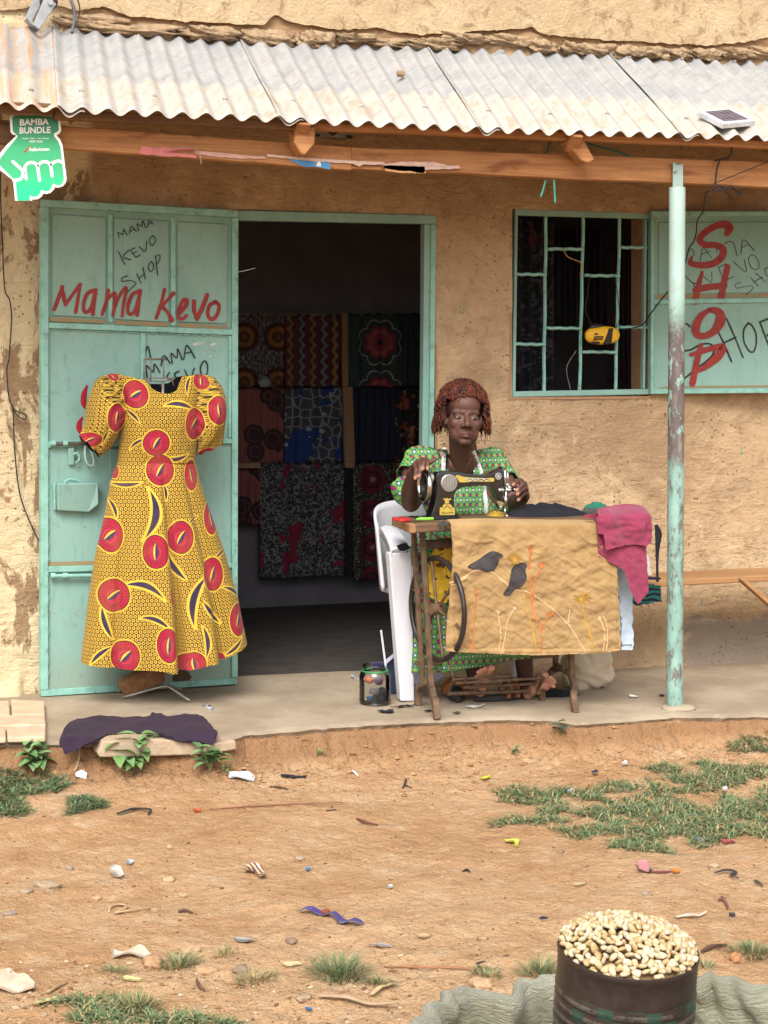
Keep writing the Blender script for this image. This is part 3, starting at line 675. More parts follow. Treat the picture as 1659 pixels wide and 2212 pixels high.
dpiece('lock_box_flange', [(190, 690), (226, 684), (226, 1050), (205, 1045)], 0, .02, EDGE, .003, zG)
mk('lock_ring', *tube(smoothpath([onP(*zG(*q), DP) + dn * .02 for q in ((330, 680), (390, 640), (450, 632), (520, 650), (565, 678))], 5), .005, 8), EDGE, door, smooth=True)
# lettering painted by hand
RED = plain('red_paint', (.30, .034, .028), (.23, .022, .020), .5, 30, .1, .001); BLK = plain('black_marker', (.018, .02, .02), (.03, .035, .035), .6, 60, 0)
def writing(name, strokes, w, pl, d, zf, mat, parent, label=None):
    m = MB()
    for i, s in enumerate(strokes):
        tp = None
        if isinstance(s, dict): tp = s['t']; s = s['p']
        else: tp = [random.uniform(.78, 1.14) for _ in range(5)]
        m.add(ribbon(s, w, pl, d + .00025 * i, zf, 6, tp))
    o = m.build(name, mat, parent)
    if label: o['label'] = label
    return o
mama = [[(352, 795), (380, 720), (408, 645)], [(402, 645), (412, 700), (424, 760)], [(424, 765), (470, 700), (522, 630)], [(522, 632), (508, 720), (492, 812)],
        [(622, 668), (570, 690), (543, 760), (552, 810), (590, 790), (622, 690)], [(622, 668), (610, 750), (604, 825)],
        [(705, 668), (690, 750), (664, 828)], [(672, 800), (700, 730), (740, 690), (750, 700), (742, 790), (735, 830)], [(738, 810), (770, 720), (812, 655), (822, 668), (805, 760), (795, 838)],
        [(912, 672), (860, 700), (832, 780), (842, 825), (880, 800), (912, 690)], [(914, 672), (900, 760), (892, 832)]]
kevo = [[(1072, 665), (1050, 760), (1018, 850)], [(1130, 690), (1080, 745), (1042, 775)], [(1048, 770), (1090, 810), (1122, 865)],
        [(1172, 815), (1210, 770), (1218, 735), (1195, 735), (1168, 790), (1165, 845), (1190, 855), (1215, 835)],
        [(1265, 740), (1265, 800), (1282, 855)], [(1284, 855), (1320, 780), (1350, 700)], [(1405, 745), (1365, 770), (1355, 830), (1380, 858), (1415, 830), (1428, 770), (1405, 745)]]
writing("lettering", mama, 8.6, DP, .0052, zC, RED, door, 'red painted word Mama'); writing('lettering', kevo, 9.2, DP, .0052, zC, RED, door, 'red painted word Kevo')
small = [[(778, 328), (768, 292)], [(768, 292), (800, 305)], [(800, 308), (806, 270)], [(806, 270), (828, 308)],
         [(842, 300), (855, 252), (888, 285)], [(848, 283), (876, 270)], [(902, 278), (893, 235), (922, 252), (930, 216), (950, 262)], [(962, 258), (968, 212), (996, 238)], [(962, 240), (990, 226)],
         [(768, 412), (812, 500)], [(842, 405), (800, 450), (850, 470)], [(880, 392), (852, 410), (885, 455)], [(862, 430), (890, 415)], [(885, 455), (912, 438)], [(905, 385), (945, 415), (955, 348)],
         [(995, 312), (975, 335), (980, 372), (1000, 370), (1012, 335), (995, 312)],
         [(832, 575), (800, 585), (795, 610), (850, 605), (885, 625), (860, 650), (825, 685)], [(890, 560), (918, 625)], [(930, 520), (945, 595)], [(905, 592), (940, 560)], [(985, 480), (965, 510), (975, 545), (995, 535), (998, 500), (985, 480)],
         [(1012, 450), (1025, 570)], [(1010, 448), (1040, 440), (1036, 475), (1018, 505)]]
writing('lettering', small, 2.2, DP, .006, zC, BLK, door, 'thin black words MAMA KEVO SHOP')
mid = [[(945, 1100), (965, 1035), (985, 1110)], [(935, 1115), (1070, 1118)], [(962, 1240), (955, 1160), (1000, 1200), (1010, 1150), (1045, 1205)], [(1052, 1160), (1070, 1095), (1112, 1145)], [(1058, 1125), (1095, 1110)],
       [(1125, 1145), (1118, 1080), (1155, 1110), (1160, 1050), (1190, 1120)], [(1200, 1118), (1220, 1028), (1272, 1108)], [(1208, 1080), (1250, 1070)],
       [(1105, 1205), (1090, 1235), (1125, 1255)], [(1170, 1195), (1140, 1215), (1160, 1255)], [(1205, 1190), (1240, 1245), (1268, 1178)], [(1325, 1135), (1308, 1175), (1320, 1225), (1350, 1215), (1355, 1160), (1340, 1130), (1325, 1135)]]
writing('lettering', mid, 3.2, DP, .0, zC, BLK, door, 'black marker words MAMA KEVO half hidden by the dress')
m = MB()
for q in ([(1258, 1018), (1300, 1003), (1335, 1015), (1300, 1028), (1265, 1030)], [(1362, 1025), (1400, 1010), (1418, 1020), (1385, 1033)], [(1330, 1085), (1345, 1080), (1340, 1092)], [(1362, 1100), (1390, 1095), (1375, 1106)]):
    m.add(poly_px(q, DP, -.004, -.0025, zC))
tag(m.build('chipped_paint', plain('bare_primer', (.55, .60, .52), None, .8, 40, 0), door), kind='stuff')

# door frame around the opening
fr = [(513, 455), (940, 465), (935, 965)]
PLF = (Vector((2.5, -.008, 0)), Vector((0, -1, 0)))
o = mk('door_frame', *poly_px([(512, 454), (941, 465), (941, 484), (512, 476)], PLF, -.04, .006), ENAMEL, shop, bevel=.003)
mk('frame_post', *poly_px([(917, 484.4), (930, 484.6), (922, 1474), (908, 1474)], PLF, -.045, .0), ENAMEL, o, bevel=.002)
mk('frame_post', *poly_px([(930, 484.6), (941, 484.9), (931, 1474), (922, 1474)], PLF, -.03, .008), EDGE, o, bevel=.002)
mk('frame_post', *poly_px([(505, 477), (513, 477), (511, 1474), (503, 1474)], PLF, -.045, .0), ENAMEL, o, bevel=.002)

# ================================================================== WINDOW
PLW = (Vector((3.5, .03, 0)), Vector((0, -1, 0)))
win = mk('window', *poly_px([(1108, 452), (1405, 462), (1405, 474), (1108, 466)], PLW, .0, .03), ENAMEL, shop, bevel=.003)
tag(win, 'barred window with green steel frame beside the door')
for q in ([(1108, 466), (1114, 466), (1109, 846), (1102, 846)], [(1102, 845.5), (1400, 840), (1400, 852), (1102, 858)], [(1388, 474), (1393, 474), (1388, 840), (1383, 840)]):
    mk('window_frame', *poly_px(q, PLW, -.002, .028), ENAMEL, win, bevel=.003)
def bar(a, b, zf, w=.0062, off=0.0, name='window_bar'):
    A, B = onP(*zf(*a), PLW), onP(*zf(*b), PLW); n = 14; P = []
    tw = random.uniform(-1, 1)
    for i in range(n + 1):
        t = i / n; q = A.lerp(B, t); k = .0016 * math.sin(t * 17 + tw * 6)
        P.append(q + Vector((k if abs(B.z - A.z) > abs(B.x - A.x) else 0, off, k if abs(B.z - A.z) <= abs(B.x - A.x) else 0)))
    return mk(name, *tube(P, w, 6, up=(0, 1, 0)), EDGE, win, smooth=False)
for a, b in (((369, 145), (356, 1170)), ((586, 150), (564, 1170)), ((798, 158), (772, 1170))): bar(a, b, zW, .0085)
for a, b in (((178, 487), (362, 490)), ((176, 893), (358, 896)), ((372, 340), (578, 342)), ((366, 800), (566, 802)), ((586, 495), (790, 497)), ((575, 938), (776, 940)), ((800, 332), (968, 334)), ((790, 795), (950, 797))):
    bar(a, b, zW, .0078, -.012)
# shutter leaf standing open to the right, lettered SHOP
sa = onY(1404, 655, -.02); sb = onY(1700, 655, -.11)
SPn = Vector((sb.y - sa.y, -(sb.x - sa.x), 0)).normalized(); SPn = SPn if SPn.y < 0 else -SPn
SP = (sa, SPn)
sh = mk('shutter', *poly_px([(1410, 464), (1745, 466), (1745, 843), (1409, 845)], SP, -.012, -.004), ENAMEL, shop)
tag(sh, 'mint green steel window shutter lettered SHOP in red')
def spiece(name, pts, d0, d1, mat=EDGE, bevel=.002, zf=None): return mk(name, *poly_px(pts, SP, d0, d1, zf), mat, sh, bevel=bevel)
spiece('rail', [(1405, 456.5), (1760, 457), (1760, 466), (1405, 467)], -.03, .012)
spiece('rail', [(1404, 841), (1760, 839), (1760, 848), (1404, 851)], -.03, .012)
spiece('stile', [(1405, 467.5), (1411, 467.5), (1410, 840.5), (1404, 840.5)], -.03, .012)
spiece('rail', [(1411, 647), (1760, 643), (1760, 652), (1411, 657)], -.004, .008)
spiece('panel', [(1422, 480), (1745, 479), (1745, 632), (1422, 635)], -.004, .003, ENAMEL, .004)
spiece('dirt_streak', [(1416, 637), (1760, 632), (1760, 641), (1418, 645)], -.004, -.0018, RUSTP, 0)
spiece('dirt_streak', [(1440, 834), (1760, 831), (1760, 836), (1420, 839)], -.004, -.0022, RUSTP, 0)
scrib = [[(440, 525), (470, 482), (500, 490), (515, 560)], [(585, 625), (620, 465), (720, 590)], [(600, 540), (710, 505)], [(770, 430), (780, 520)], [(865, 420), (930, 390), (985, 430), (1020, 560)], [(1062, 535), (1095, 372), (1222, 500)], [(1075, 460), (1150, 430)],
         [(620, 800), (715, 870), (722, 750)], [(800, 695), (835, 790)], [(795, 695), (890, 655)], [(900, 845), (985, 800)], [(975, 628), (1120, 750), (1105, 605)], [(1150, 590), (1180, 690), (1250, 725), (1278, 660), (1240, 575), (1190, 550), (1150, 590)],
         [(1060, 875), (1005, 890), (1015, 940), (1100, 925), (1190, 915), (1200, 950), (1125, 1018)], [(1178, 815), (1270, 920)], [(1240, 765), (1355, 870)], [(1210, 870), (1320, 810)], [(1400, 700), (1350, 710), (1360, 780), (1420, 815)],
         [(410, 800), (500, 880), (560, 880)], [(500, 880), (525, 940), (560, 985), (605, 965), (595, 915), (560, 900)]]
writing('lettering', scrib[:7], 1.8, SP, .0036, zB, BLK, sh, 'thin black scribbled word MAMA'); writing('lettering', scrib[7:13], 1.8, SP, .0036, zB, BLK, sh, 'thin black scribbled word KEVO'); writing('lettering', scrib[13:18], 1.8, SP, .0036, zB, BLK, sh, 'thin black scribbled word SHOP'); writing('scribble', scrib[18:], 2.2, SP, .0036, zB, BLK, sh)
big = [[(395, 1375), (430, 1358), (468, 1392)], [(395, 1680), (480, 1665), (600, 1605), (700, 1595), (770, 1640)], [(770, 1640), (720, 1750), (560, 1880), (410, 2000)],
       [(900, 1295), (1000, 1520), (1095, 1755)], [(760, 1370), (860, 1570), (960, 1805)], [(868, 1585), (1010, 1520)],
       [(1158, 1350), (1105, 1430), (1105, 1560), (1160, 1670), (1215, 1690), (1250, 1600), (1245, 1470), (1200, 1380), (1158, 1350)], [(1292, 1335), (1400, 1620)], [(1295, 1340), (1420, 1300), (1460, 1400), (1380, 1500)]]
writing('lettering', big, 4.2, SP, -.0035, zB, BLK, sh, 'thick black marker word SHOP')
S1 = {'p': [(900, 300), (930, 235), (880, 195), (780, 205), (640, 285), (580, 370), (640, 430), (760, 435), (850, 480), (840, 570), (740, 650), (600, 672), (470, 645), (485, 575)], 't': [.9, 1.25, 1.2, 1, 1, 1, .95, .95, 1.1, 1.1, 1.05, 1, .8, .45]}
shop_l = [S1, {'p': [(608, 755), (560, 930), (530, 1105)], 't': [.5, .9, .8]}, {'p': [(905, 690), (860, 900), (828, 1090)], 't': [.9, 1, 1]}, {'p': [(525, 965), (680, 930), (870, 910)], 't': [.9, 1, .95]}]
O1 = [{'p': [(700, 1195), (600, 1270), (535, 1400), (560, 1490), (650, 1500), (760, 1440), (825, 1330), (820, 1240), (760, 1200), (690, 1200)], 't': [.6, 1, 1.3, 1.1, .9, 1.15, 1.6, 1.3, 1, .7]},
      {'p': [(600, 1610), (550, 1800), (498, 2060)], 't': [.7, .95, 1.0]}, {'p': [(480, 1722), (620, 1680), (760, 1640), (850, 1640), (800, 1740), (660, 1860), (560, 1920)], 't': [.6, .8, .9, 1.2, 1.3, .9, .5]}]
writing('lettering', shop_l[:1], 14.5, SP, .0042, zB, RED, sh, 'red painted letter S'); writing('lettering', shop_l[1:], 14.5, SP, .0042, zB, RED, sh, 'red painted letter H'); writing('lettering', O1[:1], 14.5, SP, .0005, zB, RED, sh, 'red painted letter O'); writing('lettering', O1[1:], 14.5, SP, .0005, zB, RED, sh, 'red painted letter P')
# ================================================================== PRINTED DRESS ON A WIRE STAND
def corner_attr(o, name, fn):
    """per-corner vector attribute; fn(face centre) -> function(point) -> vec3, so prints stay crisp"""
    me = o.data; at = me.attributes.new(name, 'FLOAT_VECTOR', 'CORNER'); buf = np.zeros((len(me.loops), 3), np.float32)
    for p in me.polygons:
        f = fn(p.center, p)
        for li in p.loop_indices: buf[li] = f(me.vertices[me.loops[li].vertex_index].co)
    at.data.foreach_set('vector', buf.ravel())
DY = -.30
def xz(q, Y=DY): v = onY(*zDr(*q), Y); return v.x, v.z
FL = [(455, 215, 72, 84), (345, 345, 62, 84), (780, 380, 62, 95), (910, 305, 66, 88), (560, 485, 80, 78), (345, 118, 30, 26), (830, 145, 48, 50), (205, 470, 66, 44), (870, 548, 55, 36),
      (583, 635, 84, 92), (765, 665, 46, 92), (350, 640, 24, 50), (315, 1000, 70, 100), (545, 1083, 76, 100), (686, 1003, 78, 98), (880, 907, 54, 96), (872, 1212, 70, 100), (325, 1328, 86, 98), (597, 1588, 60, 100),
      (378, 1657, 78, 92), (735, 1690, 78, 72), (1022, 1468, 62, 96), (912, 1690, 30, 50), (628, 1325, 14, 50)]
fl = []
for i, (x, y, rx, ry) in enumerate(FL):
    c = xz((x, y)); k = .3845 * 7.3 / F; fl.append((c[0], c[1], rx * k * .93, ry * k * .93, (i * 53 % 90 - 20) * pi / 180))
CR = [((610, 275), (770, 300), .22), ((405, 300), (470, 375), .1), ((425, 522), (505, 462), .25), ((590, 565), (742, 550), -.25), ((330, 712), (475, 705), -.15), ((522, 745), (490, 1010), .35), ((730, 930), (797, 890), .1), ((318, 800), (348, 905), .15),
      ((615, 1085), (708, 1235), -.18), ((745, 1485), (818, 1222), .3), ((932, 1285), (1042, 1350), .22), ((890, 1128), (972, 1080), .12), ((380, 1268), (578, 1335), .32), ((262, 1395), (315, 1565), -.15), ((458, 1445), (605, 1500), .25),
      ((203, 1712), (310, 1612), .2), ((793, 1488), (805, 1655), .22), ((935, 1658), (1040, 1568), -.15), ((798, 1352), (908, 1478), -.08), ((603, 715), (612, 805), .1), ((738, 218), (775, 118), .2), ((268, 495), (298, 412), .1), ((450, 1745), (480, 1790), .1), ((530, 165), (480, 150), .1)]
cr = []
for a, b, k in CR:
    A = np.array(xz(a)); B = np.array(xz(b)); cr.append(((A + B) / 2, (B - A) / 2, k))
def flower_at(c, p=None):
    best = min(fl, key=lambda f: ((c.x - f[0]) / f[2]) ** 2 + ((c.z - f[1]) / f[3]) ** 2)
    ca, sa_ = math.cos(best[4]), math.sin(best[4])
    def f(v):
        x = (v.x - best[0]) / best[2]; y = (v.z - best[1]) / best[3]
        return (x, y, best[4])
    return f
def cres_at(c, p=None):
    def loc(v, q):
        m_, h, k = q; L = float(h @ h); d = np.array((v.x, v.z)) - m_
        return float(d @ h) / L, float(h[0] * d[1] - h[1] * d[0]) / L, k
    def sc_(q):
        u, v, k = loc(c, q); return max(abs(u) - .9, 0) * 3 + abs(v - k * (1 - u * u) / 1)
    best = min(cr, key=sc_)
    return lambda v: loc(v, best)
g = Gm('kitenge_print', .78, 0, .25); (s_, z_, _), _v = g.attr('pc'); (fx, fy, fa), _v = g.attr('fl'); (cu, cv, ck), _v = g.attr('cr')
a = s_ / .0178; b = z_ / (.0178 * 1.732)
d1 = g.length(g.fr(a) - .5, (g.fr(b) - .5) * 1.732); d2 = g.length(g.fr(a + .5) - .5, (g.fr(b + .5) - .5) * 1.732); d = g.mn(d1, d2)
YEL, DRK, REDc = (.60, .375, .045), (.030, .016, .007), (.37, .010, .034)
ring = (d > .20) * (d < .405)
c = g.mix(ring, DRK, YEL); c = g.mix((d < .075), c, YEL)
e_ = g.absn(cv - ck * (1 - cu * cu)); t_ = (1 - cu * cu)
c = g.mix((e_ < t_ * .14 + .12) * (g.absn(cu) < 1.15), c, (.66, .42, .045)); c = g.mix((e_ < t_ * .14) * (g.absn(cu) < 1.0), c, (.030, .020, .055))
r = g.length(fx, fy); an = g.m('ARCTAN2', fy, fx)
c = g.mix((r < 1.10), c, (.60, .375, .04)); c = g.mix((r < 1.0), c, (.035, .01, .015)); c = g.mix((r < .94), c, REDc)
tick = (g.absn(g.fr(an * (30 / (2 * pi))) - .5) < .11) * (r > .66) * (r < .92); c = g.mix(tick, c, (.05, .008, .02))
r2 = g.length(fx + .04, fy + .06)
c = g.mix((r2 < .62), c, (.06, .008, .02)); c = g.mix((r2 < .585), c, (.36, .014, .04)); c = g.mix((g.absn(r2 - .47) < .018), c, (.09, .01, .025)); dots = (g.absn(r2 - .40) < .035) * (g.fr(an * (26 / (2 * pi))) < .5); c = g.mix(dots, c, (.55, .05, .08))
ca_, sa_ = g.m('COSINE', fa + .85), g.m('SINE', fa + .85); ex_ = fx * ca_ + fy * sa_; ey_ = fy * ca_ - fx * sa_
lens = g.absn(ey_) + ex_ * ex_ * .62; c = g.mix((lens < .205), c, (.05, .006, .02)); c = g.mix((lens < .185), c, (.035, .028, .085)); c = g.mix((lens < .175) * (ey_ > ex_ * ex_ * -.15 + .035), c, (.68, .44, .05))
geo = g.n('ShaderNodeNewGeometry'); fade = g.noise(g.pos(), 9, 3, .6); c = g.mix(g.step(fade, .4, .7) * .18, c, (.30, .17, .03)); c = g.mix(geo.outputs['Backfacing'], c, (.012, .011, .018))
g.col(c).bump(g.noise(g.pos(), 240, 2, .5) + g.noise(g.pos(), 28, 3, .55) * 3, .22, .003); g.b.inputs['Sheen Weight'].default_value = .1; KITENGE = g.mat

dress = empty('dress', (onY(355, 1440, DY).x, DY, .1), 'yellow dress with red flower print and puff sleeves hung before the door', 'dress')
def pxX(x, y): return onY(x, y, DY).x
def pxZ(x, y): return onY(x, y, DY).z
sil = [(998, 254, 421), (1040, 238, 431), (1100, 228, 450), (1200, 204, 485), (1300, 188.5, 512), (1400, 176, 531), (1445, 172, 537)]
sy = [s[0] for s in sil]; zs = [pxZ(350, s[0]) for s in sil]; xl = [pxX(s[1], s[0]) for s in sil]; xr = [pxX(s[2], s[0]) for s in sil]
hemx = [pxX(x, 1440) for x in (165, 250, 320, 360, 420, 480, 535)]; hemz = [onY(350, y, -.47).z for y in (1435, 1442, 1448, 1453, 1442, 1434, 1411)]
zw = zs[0]
rows = []; PC = []
NT = 180
for j in range(75):
    v = j / 74; row = []
    for i in range(NT + 1):
        t = -pi + 2 * pi * i / NT
        # first guess of height, then true
        cx = .5 * (xl[0] + xr[0]); z = zw
        xg = np.interp(zw + (zs[-1] - zw) * v, zs[::-1], xl[::-1]) * .5 + np.interp(zw + (zs[-1] - zw) * v, zs[::-1], xr[::-1]) * .5
        hwg = (np.interp(zw + (zs[-1] - zw) * v, zs[::-1], xr[::-1]) - np.interp(zw + (zs[-1] - zw) * v, zs[::-1], xl[::-1])) / 2
        Xg = xg + hwg * math.sin(t); zb = np.interp(Xg, hemx, hemz); z = zw + (zb - zw) * v
        L = np.interp(z, zs[::-1], xl[::-1]); Rr = np.interp(z, zs[::-1], xr[::-1]); cx = (L + Rr) / 2; hw = (Rr - L) / 2
        dp = .10 + .10 * v ** .8
        k = v ** .7
        fold = .030 * k * math.sin(5 * t + .8) + .022 * k * math.sin(8 * t - 1.1) + .012 * k * math.sin(13 * t + 2) + .006 * float(vn(t * 6 + 9, v * 5, 8)) 
        tc = .05 + .02 * v
        fold += k * (-.17 * math.exp(-((t - tc) / .045) ** 2) + .07 * math.exp(-((t - tc + .13) / .09) ** 2))
        fold += k * (-.10 * math.exp(-((t - .62) / .05) ** 2) + .05 * math.exp(-((t - .50) / .08) ** 2)) - .06 * k * math.exp(-((t + .75) / .06) ** 2)
        fold *= math.cos(t / 2) ** 2 * .9 + .1 if abs(t) > 1.2 else 1
        row.append(Vector((cx + hw * math.sin(t) * (1 + fold * .25), DY - dp * math.cos(t) * (1 + fold * 2.6) , z + .0 * fold)))
    rows.append(row)
def arc_pc(rows, t0=None):
    A = []
    for row in rows:
        mid = len(row) // 2; s = [0.0] * len(row)
        for i in range(mid + 1, len(row)): s[i] = s[i - 1] + (row[i] - row[i - 1]).length
        for i in range(mid - 1, -1, -1): s[i] = s[i + 1] - (row[i + 1] - row[i]).length
        A += [(row[mid].x * 1 + s[i], row[i].z, 0) for i in range(len(row))]
    return A
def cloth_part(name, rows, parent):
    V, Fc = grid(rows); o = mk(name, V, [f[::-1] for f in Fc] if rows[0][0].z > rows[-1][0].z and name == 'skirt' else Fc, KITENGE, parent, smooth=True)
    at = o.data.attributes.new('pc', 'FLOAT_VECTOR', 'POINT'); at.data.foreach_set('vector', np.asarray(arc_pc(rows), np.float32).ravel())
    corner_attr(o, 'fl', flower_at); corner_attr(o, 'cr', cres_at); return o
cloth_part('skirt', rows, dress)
# bodice
bs = [(998, 254, 421), (960, 258, 424), (920, 258, 426), (880, 257, 428), (850, 254, 434), (825, 246, 438), (806, 238, 438)]
bz = [pxZ(350, s[0]) for s in bs]; bl = [pxX(s[1], s[0]) for s in bs]; br = [pxX(s[2], s[0]) for s in bs]
tx = [pxX(x, 830) for x in (236, 262, 308, 318, 332, 356, 372, 381, 388, 412, 440)]
tfz = [pxZ(350, y) for y in (806, 810, 821, 838, 846, 850, 843, 826, 814, 811, 810)]; tbz = [pxZ(350, y) for y in (806, 810, 820, 827, 829, 830, 828, 820, 814, 811, 810)]
rows = []
for j in range(50):
    v = j / 49; row = []
    for i in range(NT + 1):
        t = -pi + 2 * pi * i / NT; front = abs(t) < pi / 2
        zg = bz[0] + (bz[-1] - bz[0]) * v
        for _ in range(2):
            L = np.interp(zg, bz, bl); Rr = np.interp(zg, bz, br); cx = (L + Rr) / 2; hw = (Rr - L) / 2
            st = math.copysign(abs(math.sin(t)) ** .8, math.sin(t)); X_w = cx + hw * st
            zt = np.interp(X_w, tx, tfz if front else tbz); zg = bz[0] + (zt - bz[0]) * v
        dp = .10 + .02 * math.sin(v * pi); up_ = max(0, (zg - bz[3]) / (bz[-1] - bz[3])); dp *= math.sqrt(max(.02, 1 - up_ ** 1.6))
        wr = .004 * float(fbm(t * 5, v * 9, 3, 71)) + .0035 * math.sin(t * 3 + v * 11) * (1 - v)
        row.append(Vector((X_w, DY - dp * math.cos(t) - wr, zg)))
    rows.append(row)
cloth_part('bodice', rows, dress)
def sleeve(st, dep, seed):
    st = [(Vector((*a, 0)), Vector((*b, 0))) for a, b in st]; A = smoothpath([s[0] for s in st], 6); B = smoothpath([s[1] for s in st], 6); n = len(A); rows = []
    dd = np.interp(np.linspace(0, 1, n), np.linspace(0, 1, len(dep)), dep)
    for i in range(n):
        a = onY(A[i].x, A[i].y, DY); b = onY(B[i].x, B[i].y, DY); c_ = (a + b) / 2; h = (a - b) / 2; row = []
        for k in range(65):
            t = -pi + 2 * pi * k / 64
            pl_ = 1 + .05 * math.sin(t * 9 + seed) * (1 - abs(2 * i / n - 1)) + .13 * math.sin(t * 15 + seed) * max(0, 1 - i / n * 3)
            row.append(c_ + h * math.sin(t) * (1 + (pl_ - 1) * .3) + Vector((0, -dd[i] * math.cos(t) * pl_, 0)) + Vector((0, 0, .004 * math.sin(t * 7 + i * .4))))
        rows.append(row)
    return rows
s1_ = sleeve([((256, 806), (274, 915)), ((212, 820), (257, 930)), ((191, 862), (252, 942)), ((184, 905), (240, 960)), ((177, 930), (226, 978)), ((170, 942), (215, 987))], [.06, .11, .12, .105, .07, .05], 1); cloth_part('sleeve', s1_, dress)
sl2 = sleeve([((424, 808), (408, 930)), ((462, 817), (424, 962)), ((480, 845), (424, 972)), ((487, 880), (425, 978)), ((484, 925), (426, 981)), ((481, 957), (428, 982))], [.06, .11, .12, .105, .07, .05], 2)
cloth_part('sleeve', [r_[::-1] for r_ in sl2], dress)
TIE = fabric('crimson_cloth', (.30, .012, .03))
for q in ([(185, 165), (168, 215), (165, 265), (182, 305)], [(160, 345), (143, 375), (140, 410), (165, 432), (188, 415)]):
    P = smoothpath([onY(*zDr(a[0] + 20, a[1]), DY + .1) for a in q], 6); mk('tie', *tube(P, [.004, .012, .013, .006], 8, flat=.25, up=(0, 1, 0)), TIE, dress, smooth=True)
# wire stand
WIRE = plain('grey_wire', (.42, .39, .35), (.30, .27, .23), .45, 30, .1, .001, .6)
stand = empty('dress_stand', onF(359, 1497), 'thin wire tripod stand holding up the yellow printed dress', 'stand')
bc_ = onY(360, 1487, DY + .02); feet = [onF(265, 1510), onF(410, 1517), onF(398, 1495)]
mk('pole', *tube([bc_, Vector((bc_.x - .02, DY, 1.0)), onY(352, 826, DY)], .006, 8), WIRE, stand, smooth=True)
for f_ in feet: mk('foot', *tube(smoothpath([bc_ + Vector((0, 0, .01)), bc_.lerp(f_, .25) + Vector((0, 0, .012)), f_ + Vector((0, 0, .006))], 6), .006, 8), WIRE, stand, smooth=True)
HW = plain('rusty_wire', (.24, .17, .13), None, .6, 40, .1, .001, .3)
for q in ([(940, 1116), (1070, 1118)], [(941, 1116), (940, 1245)], [(985, 1118), (984, 1260)], [(1069, 1118), (1070, 1240)], [(935, 1247), (1000, 1240), (1110, 1243), (1135, 1240), (1085, 1262), (960, 1262), (935, 1247)], [(1120, 1240), (1138, 1300)], [(975, 1262), (985, 1310)]):
    mk('neck_wire', *tube([onY(*zC(*a), DY - .01) for a in q], .0028, 6), HW, stand, smooth=True)
# two stones wedging the door
BRK = plain('broken_brick_clay', (.38, .185, .085), (.28, .13, .06), .95, 22, .7, .008); STN = plain('brown_stone', (.16, .095, .055), (.10, .06, .035), .95, 26, .9, .010)
c_ = onF(308, 1500); lump('brick_chunk', c_ + Vector((0, .02, .055)), (.098, .05, .046), 101, BRK, None, 36, 20, .86, .16, Matrix.Rotation(-.30, 3, 'Y') @ Matrix.Rotation(.25, 3, 'Z'))
tag(bpy.context.scene.objects['brick_chunk'], 'squared orange brown brick chunk lying against the foot of the door', 'brick')
c_ = onF(388, 1486); lump('stone', c_ + Vector((0, .03, .048)), (.072, .055, .05), 102, STN, None, 36, 20, .3, .26); tag(bpy.context.scene.objects['stone'], 'round dark brown stone behind the dress stand at the door foot', 'stone')

# ================================================================== HAND-SHAPED SIGN
def text_px(body, x0, y0, x1, y1, pl, d, zf, bold=0.0, shear=0.0, rot=0.0, th=.0006):
    """letters fitted into a box given in zoom units, lying on plane pl"""
    cu_ = bpy.data.curves.new('t', 'FONT'); cu_.body = body; cu_.size = 1; cu_.offset = bold; cu_.shear = shear; cu_.resolution_u = 4
    ob = bpy.data.objects.new('t', cu_); COL.objects.link(ob); dg = bpy.context.evaluated_depsgraph_get(); me = bpy.data.meshes.new_from_object(ob.evaluated_get(dg))
    P = [v.co.copy() for v in me.vertices]; Fc = [tuple(p.vertices) for p in me.polygons]
    bpy.data.objects.remove(ob); bpy.data.curves.remove(cu_); bpy.data.meshes.remove(me)
    ax, bx_ = min(p.x for p in P), max(p.x for p in P); ay, by = min(p.y for p in P), max(p.y for p in P); V = []
    for p in P:
        u = (p.x - ax) / (bx_ - ax); v = (p.y - ay) / (by - ay); X_ = x0 + (x1 - x0) * u; Y_ = y1 + (y0 - y1) * v + rot * (u - .5) * (x1 - x0)
        V.append(onP(*zf(X_, Y_), pl) + pl[1] * d)
    return V, Fc
SGP = (Vector((1.2, -.965, 2.0)), Vector((0, -1, 0)))
sign = empty('hand_sign', onY(75, 340, -.965), 'green and white hand shaped sign lettered BAMBA BUNDLE under the roof edge', 'sign')
WHT = plain('white_print', (.78, .78, .76), (.72, .72, .71), .4, 8, 0); 
outl = [(170, 300), (180, 250), (210, 215), (500, 228), (930, 192), (1000, 190), (1045, 235), (1065, 500), (1040, 555), (985, 585), (1050, 660), (1090, 760), (1125, 1060), (1160, 1330), (1150, 1400), (1100, 1470), (1010, 1500), (958, 1488), (940, 1530), (880, 1590), (810, 1610), (755, 1600), (730, 1650), (660, 1698), (600, 1705), (562, 1698), (560, 1725), (265, 1728), (228, 1370), (150, 1310), (-15, 1178), (-60, 1050), (-15, 920), (120, 750), (290, 590), (215, 570), (185, 530)]
mk('backing', *poly_px(outl, SGP, -.004, 0, zA), WHT, sign)
g = Gm('green_print', .35, 0, .4); X_, Y_, Z_ = g.sep(g.pos()); zt_, zb_ = onP(*zA(0, 230), SGP).z, onP(*zA(0, 1700), SGP).z
tt_ = g.m('DIVIDE', Z_ - zb_, zt_ - zb_); c = g.mix(g.step(tt_, .95, .55), (.022, .20, .085), (.05, .40, .18)); c = g.mix(g.step(tt_, .45, .05), c, (.02, .62, .27)); g.col(c); GRN = g.mat
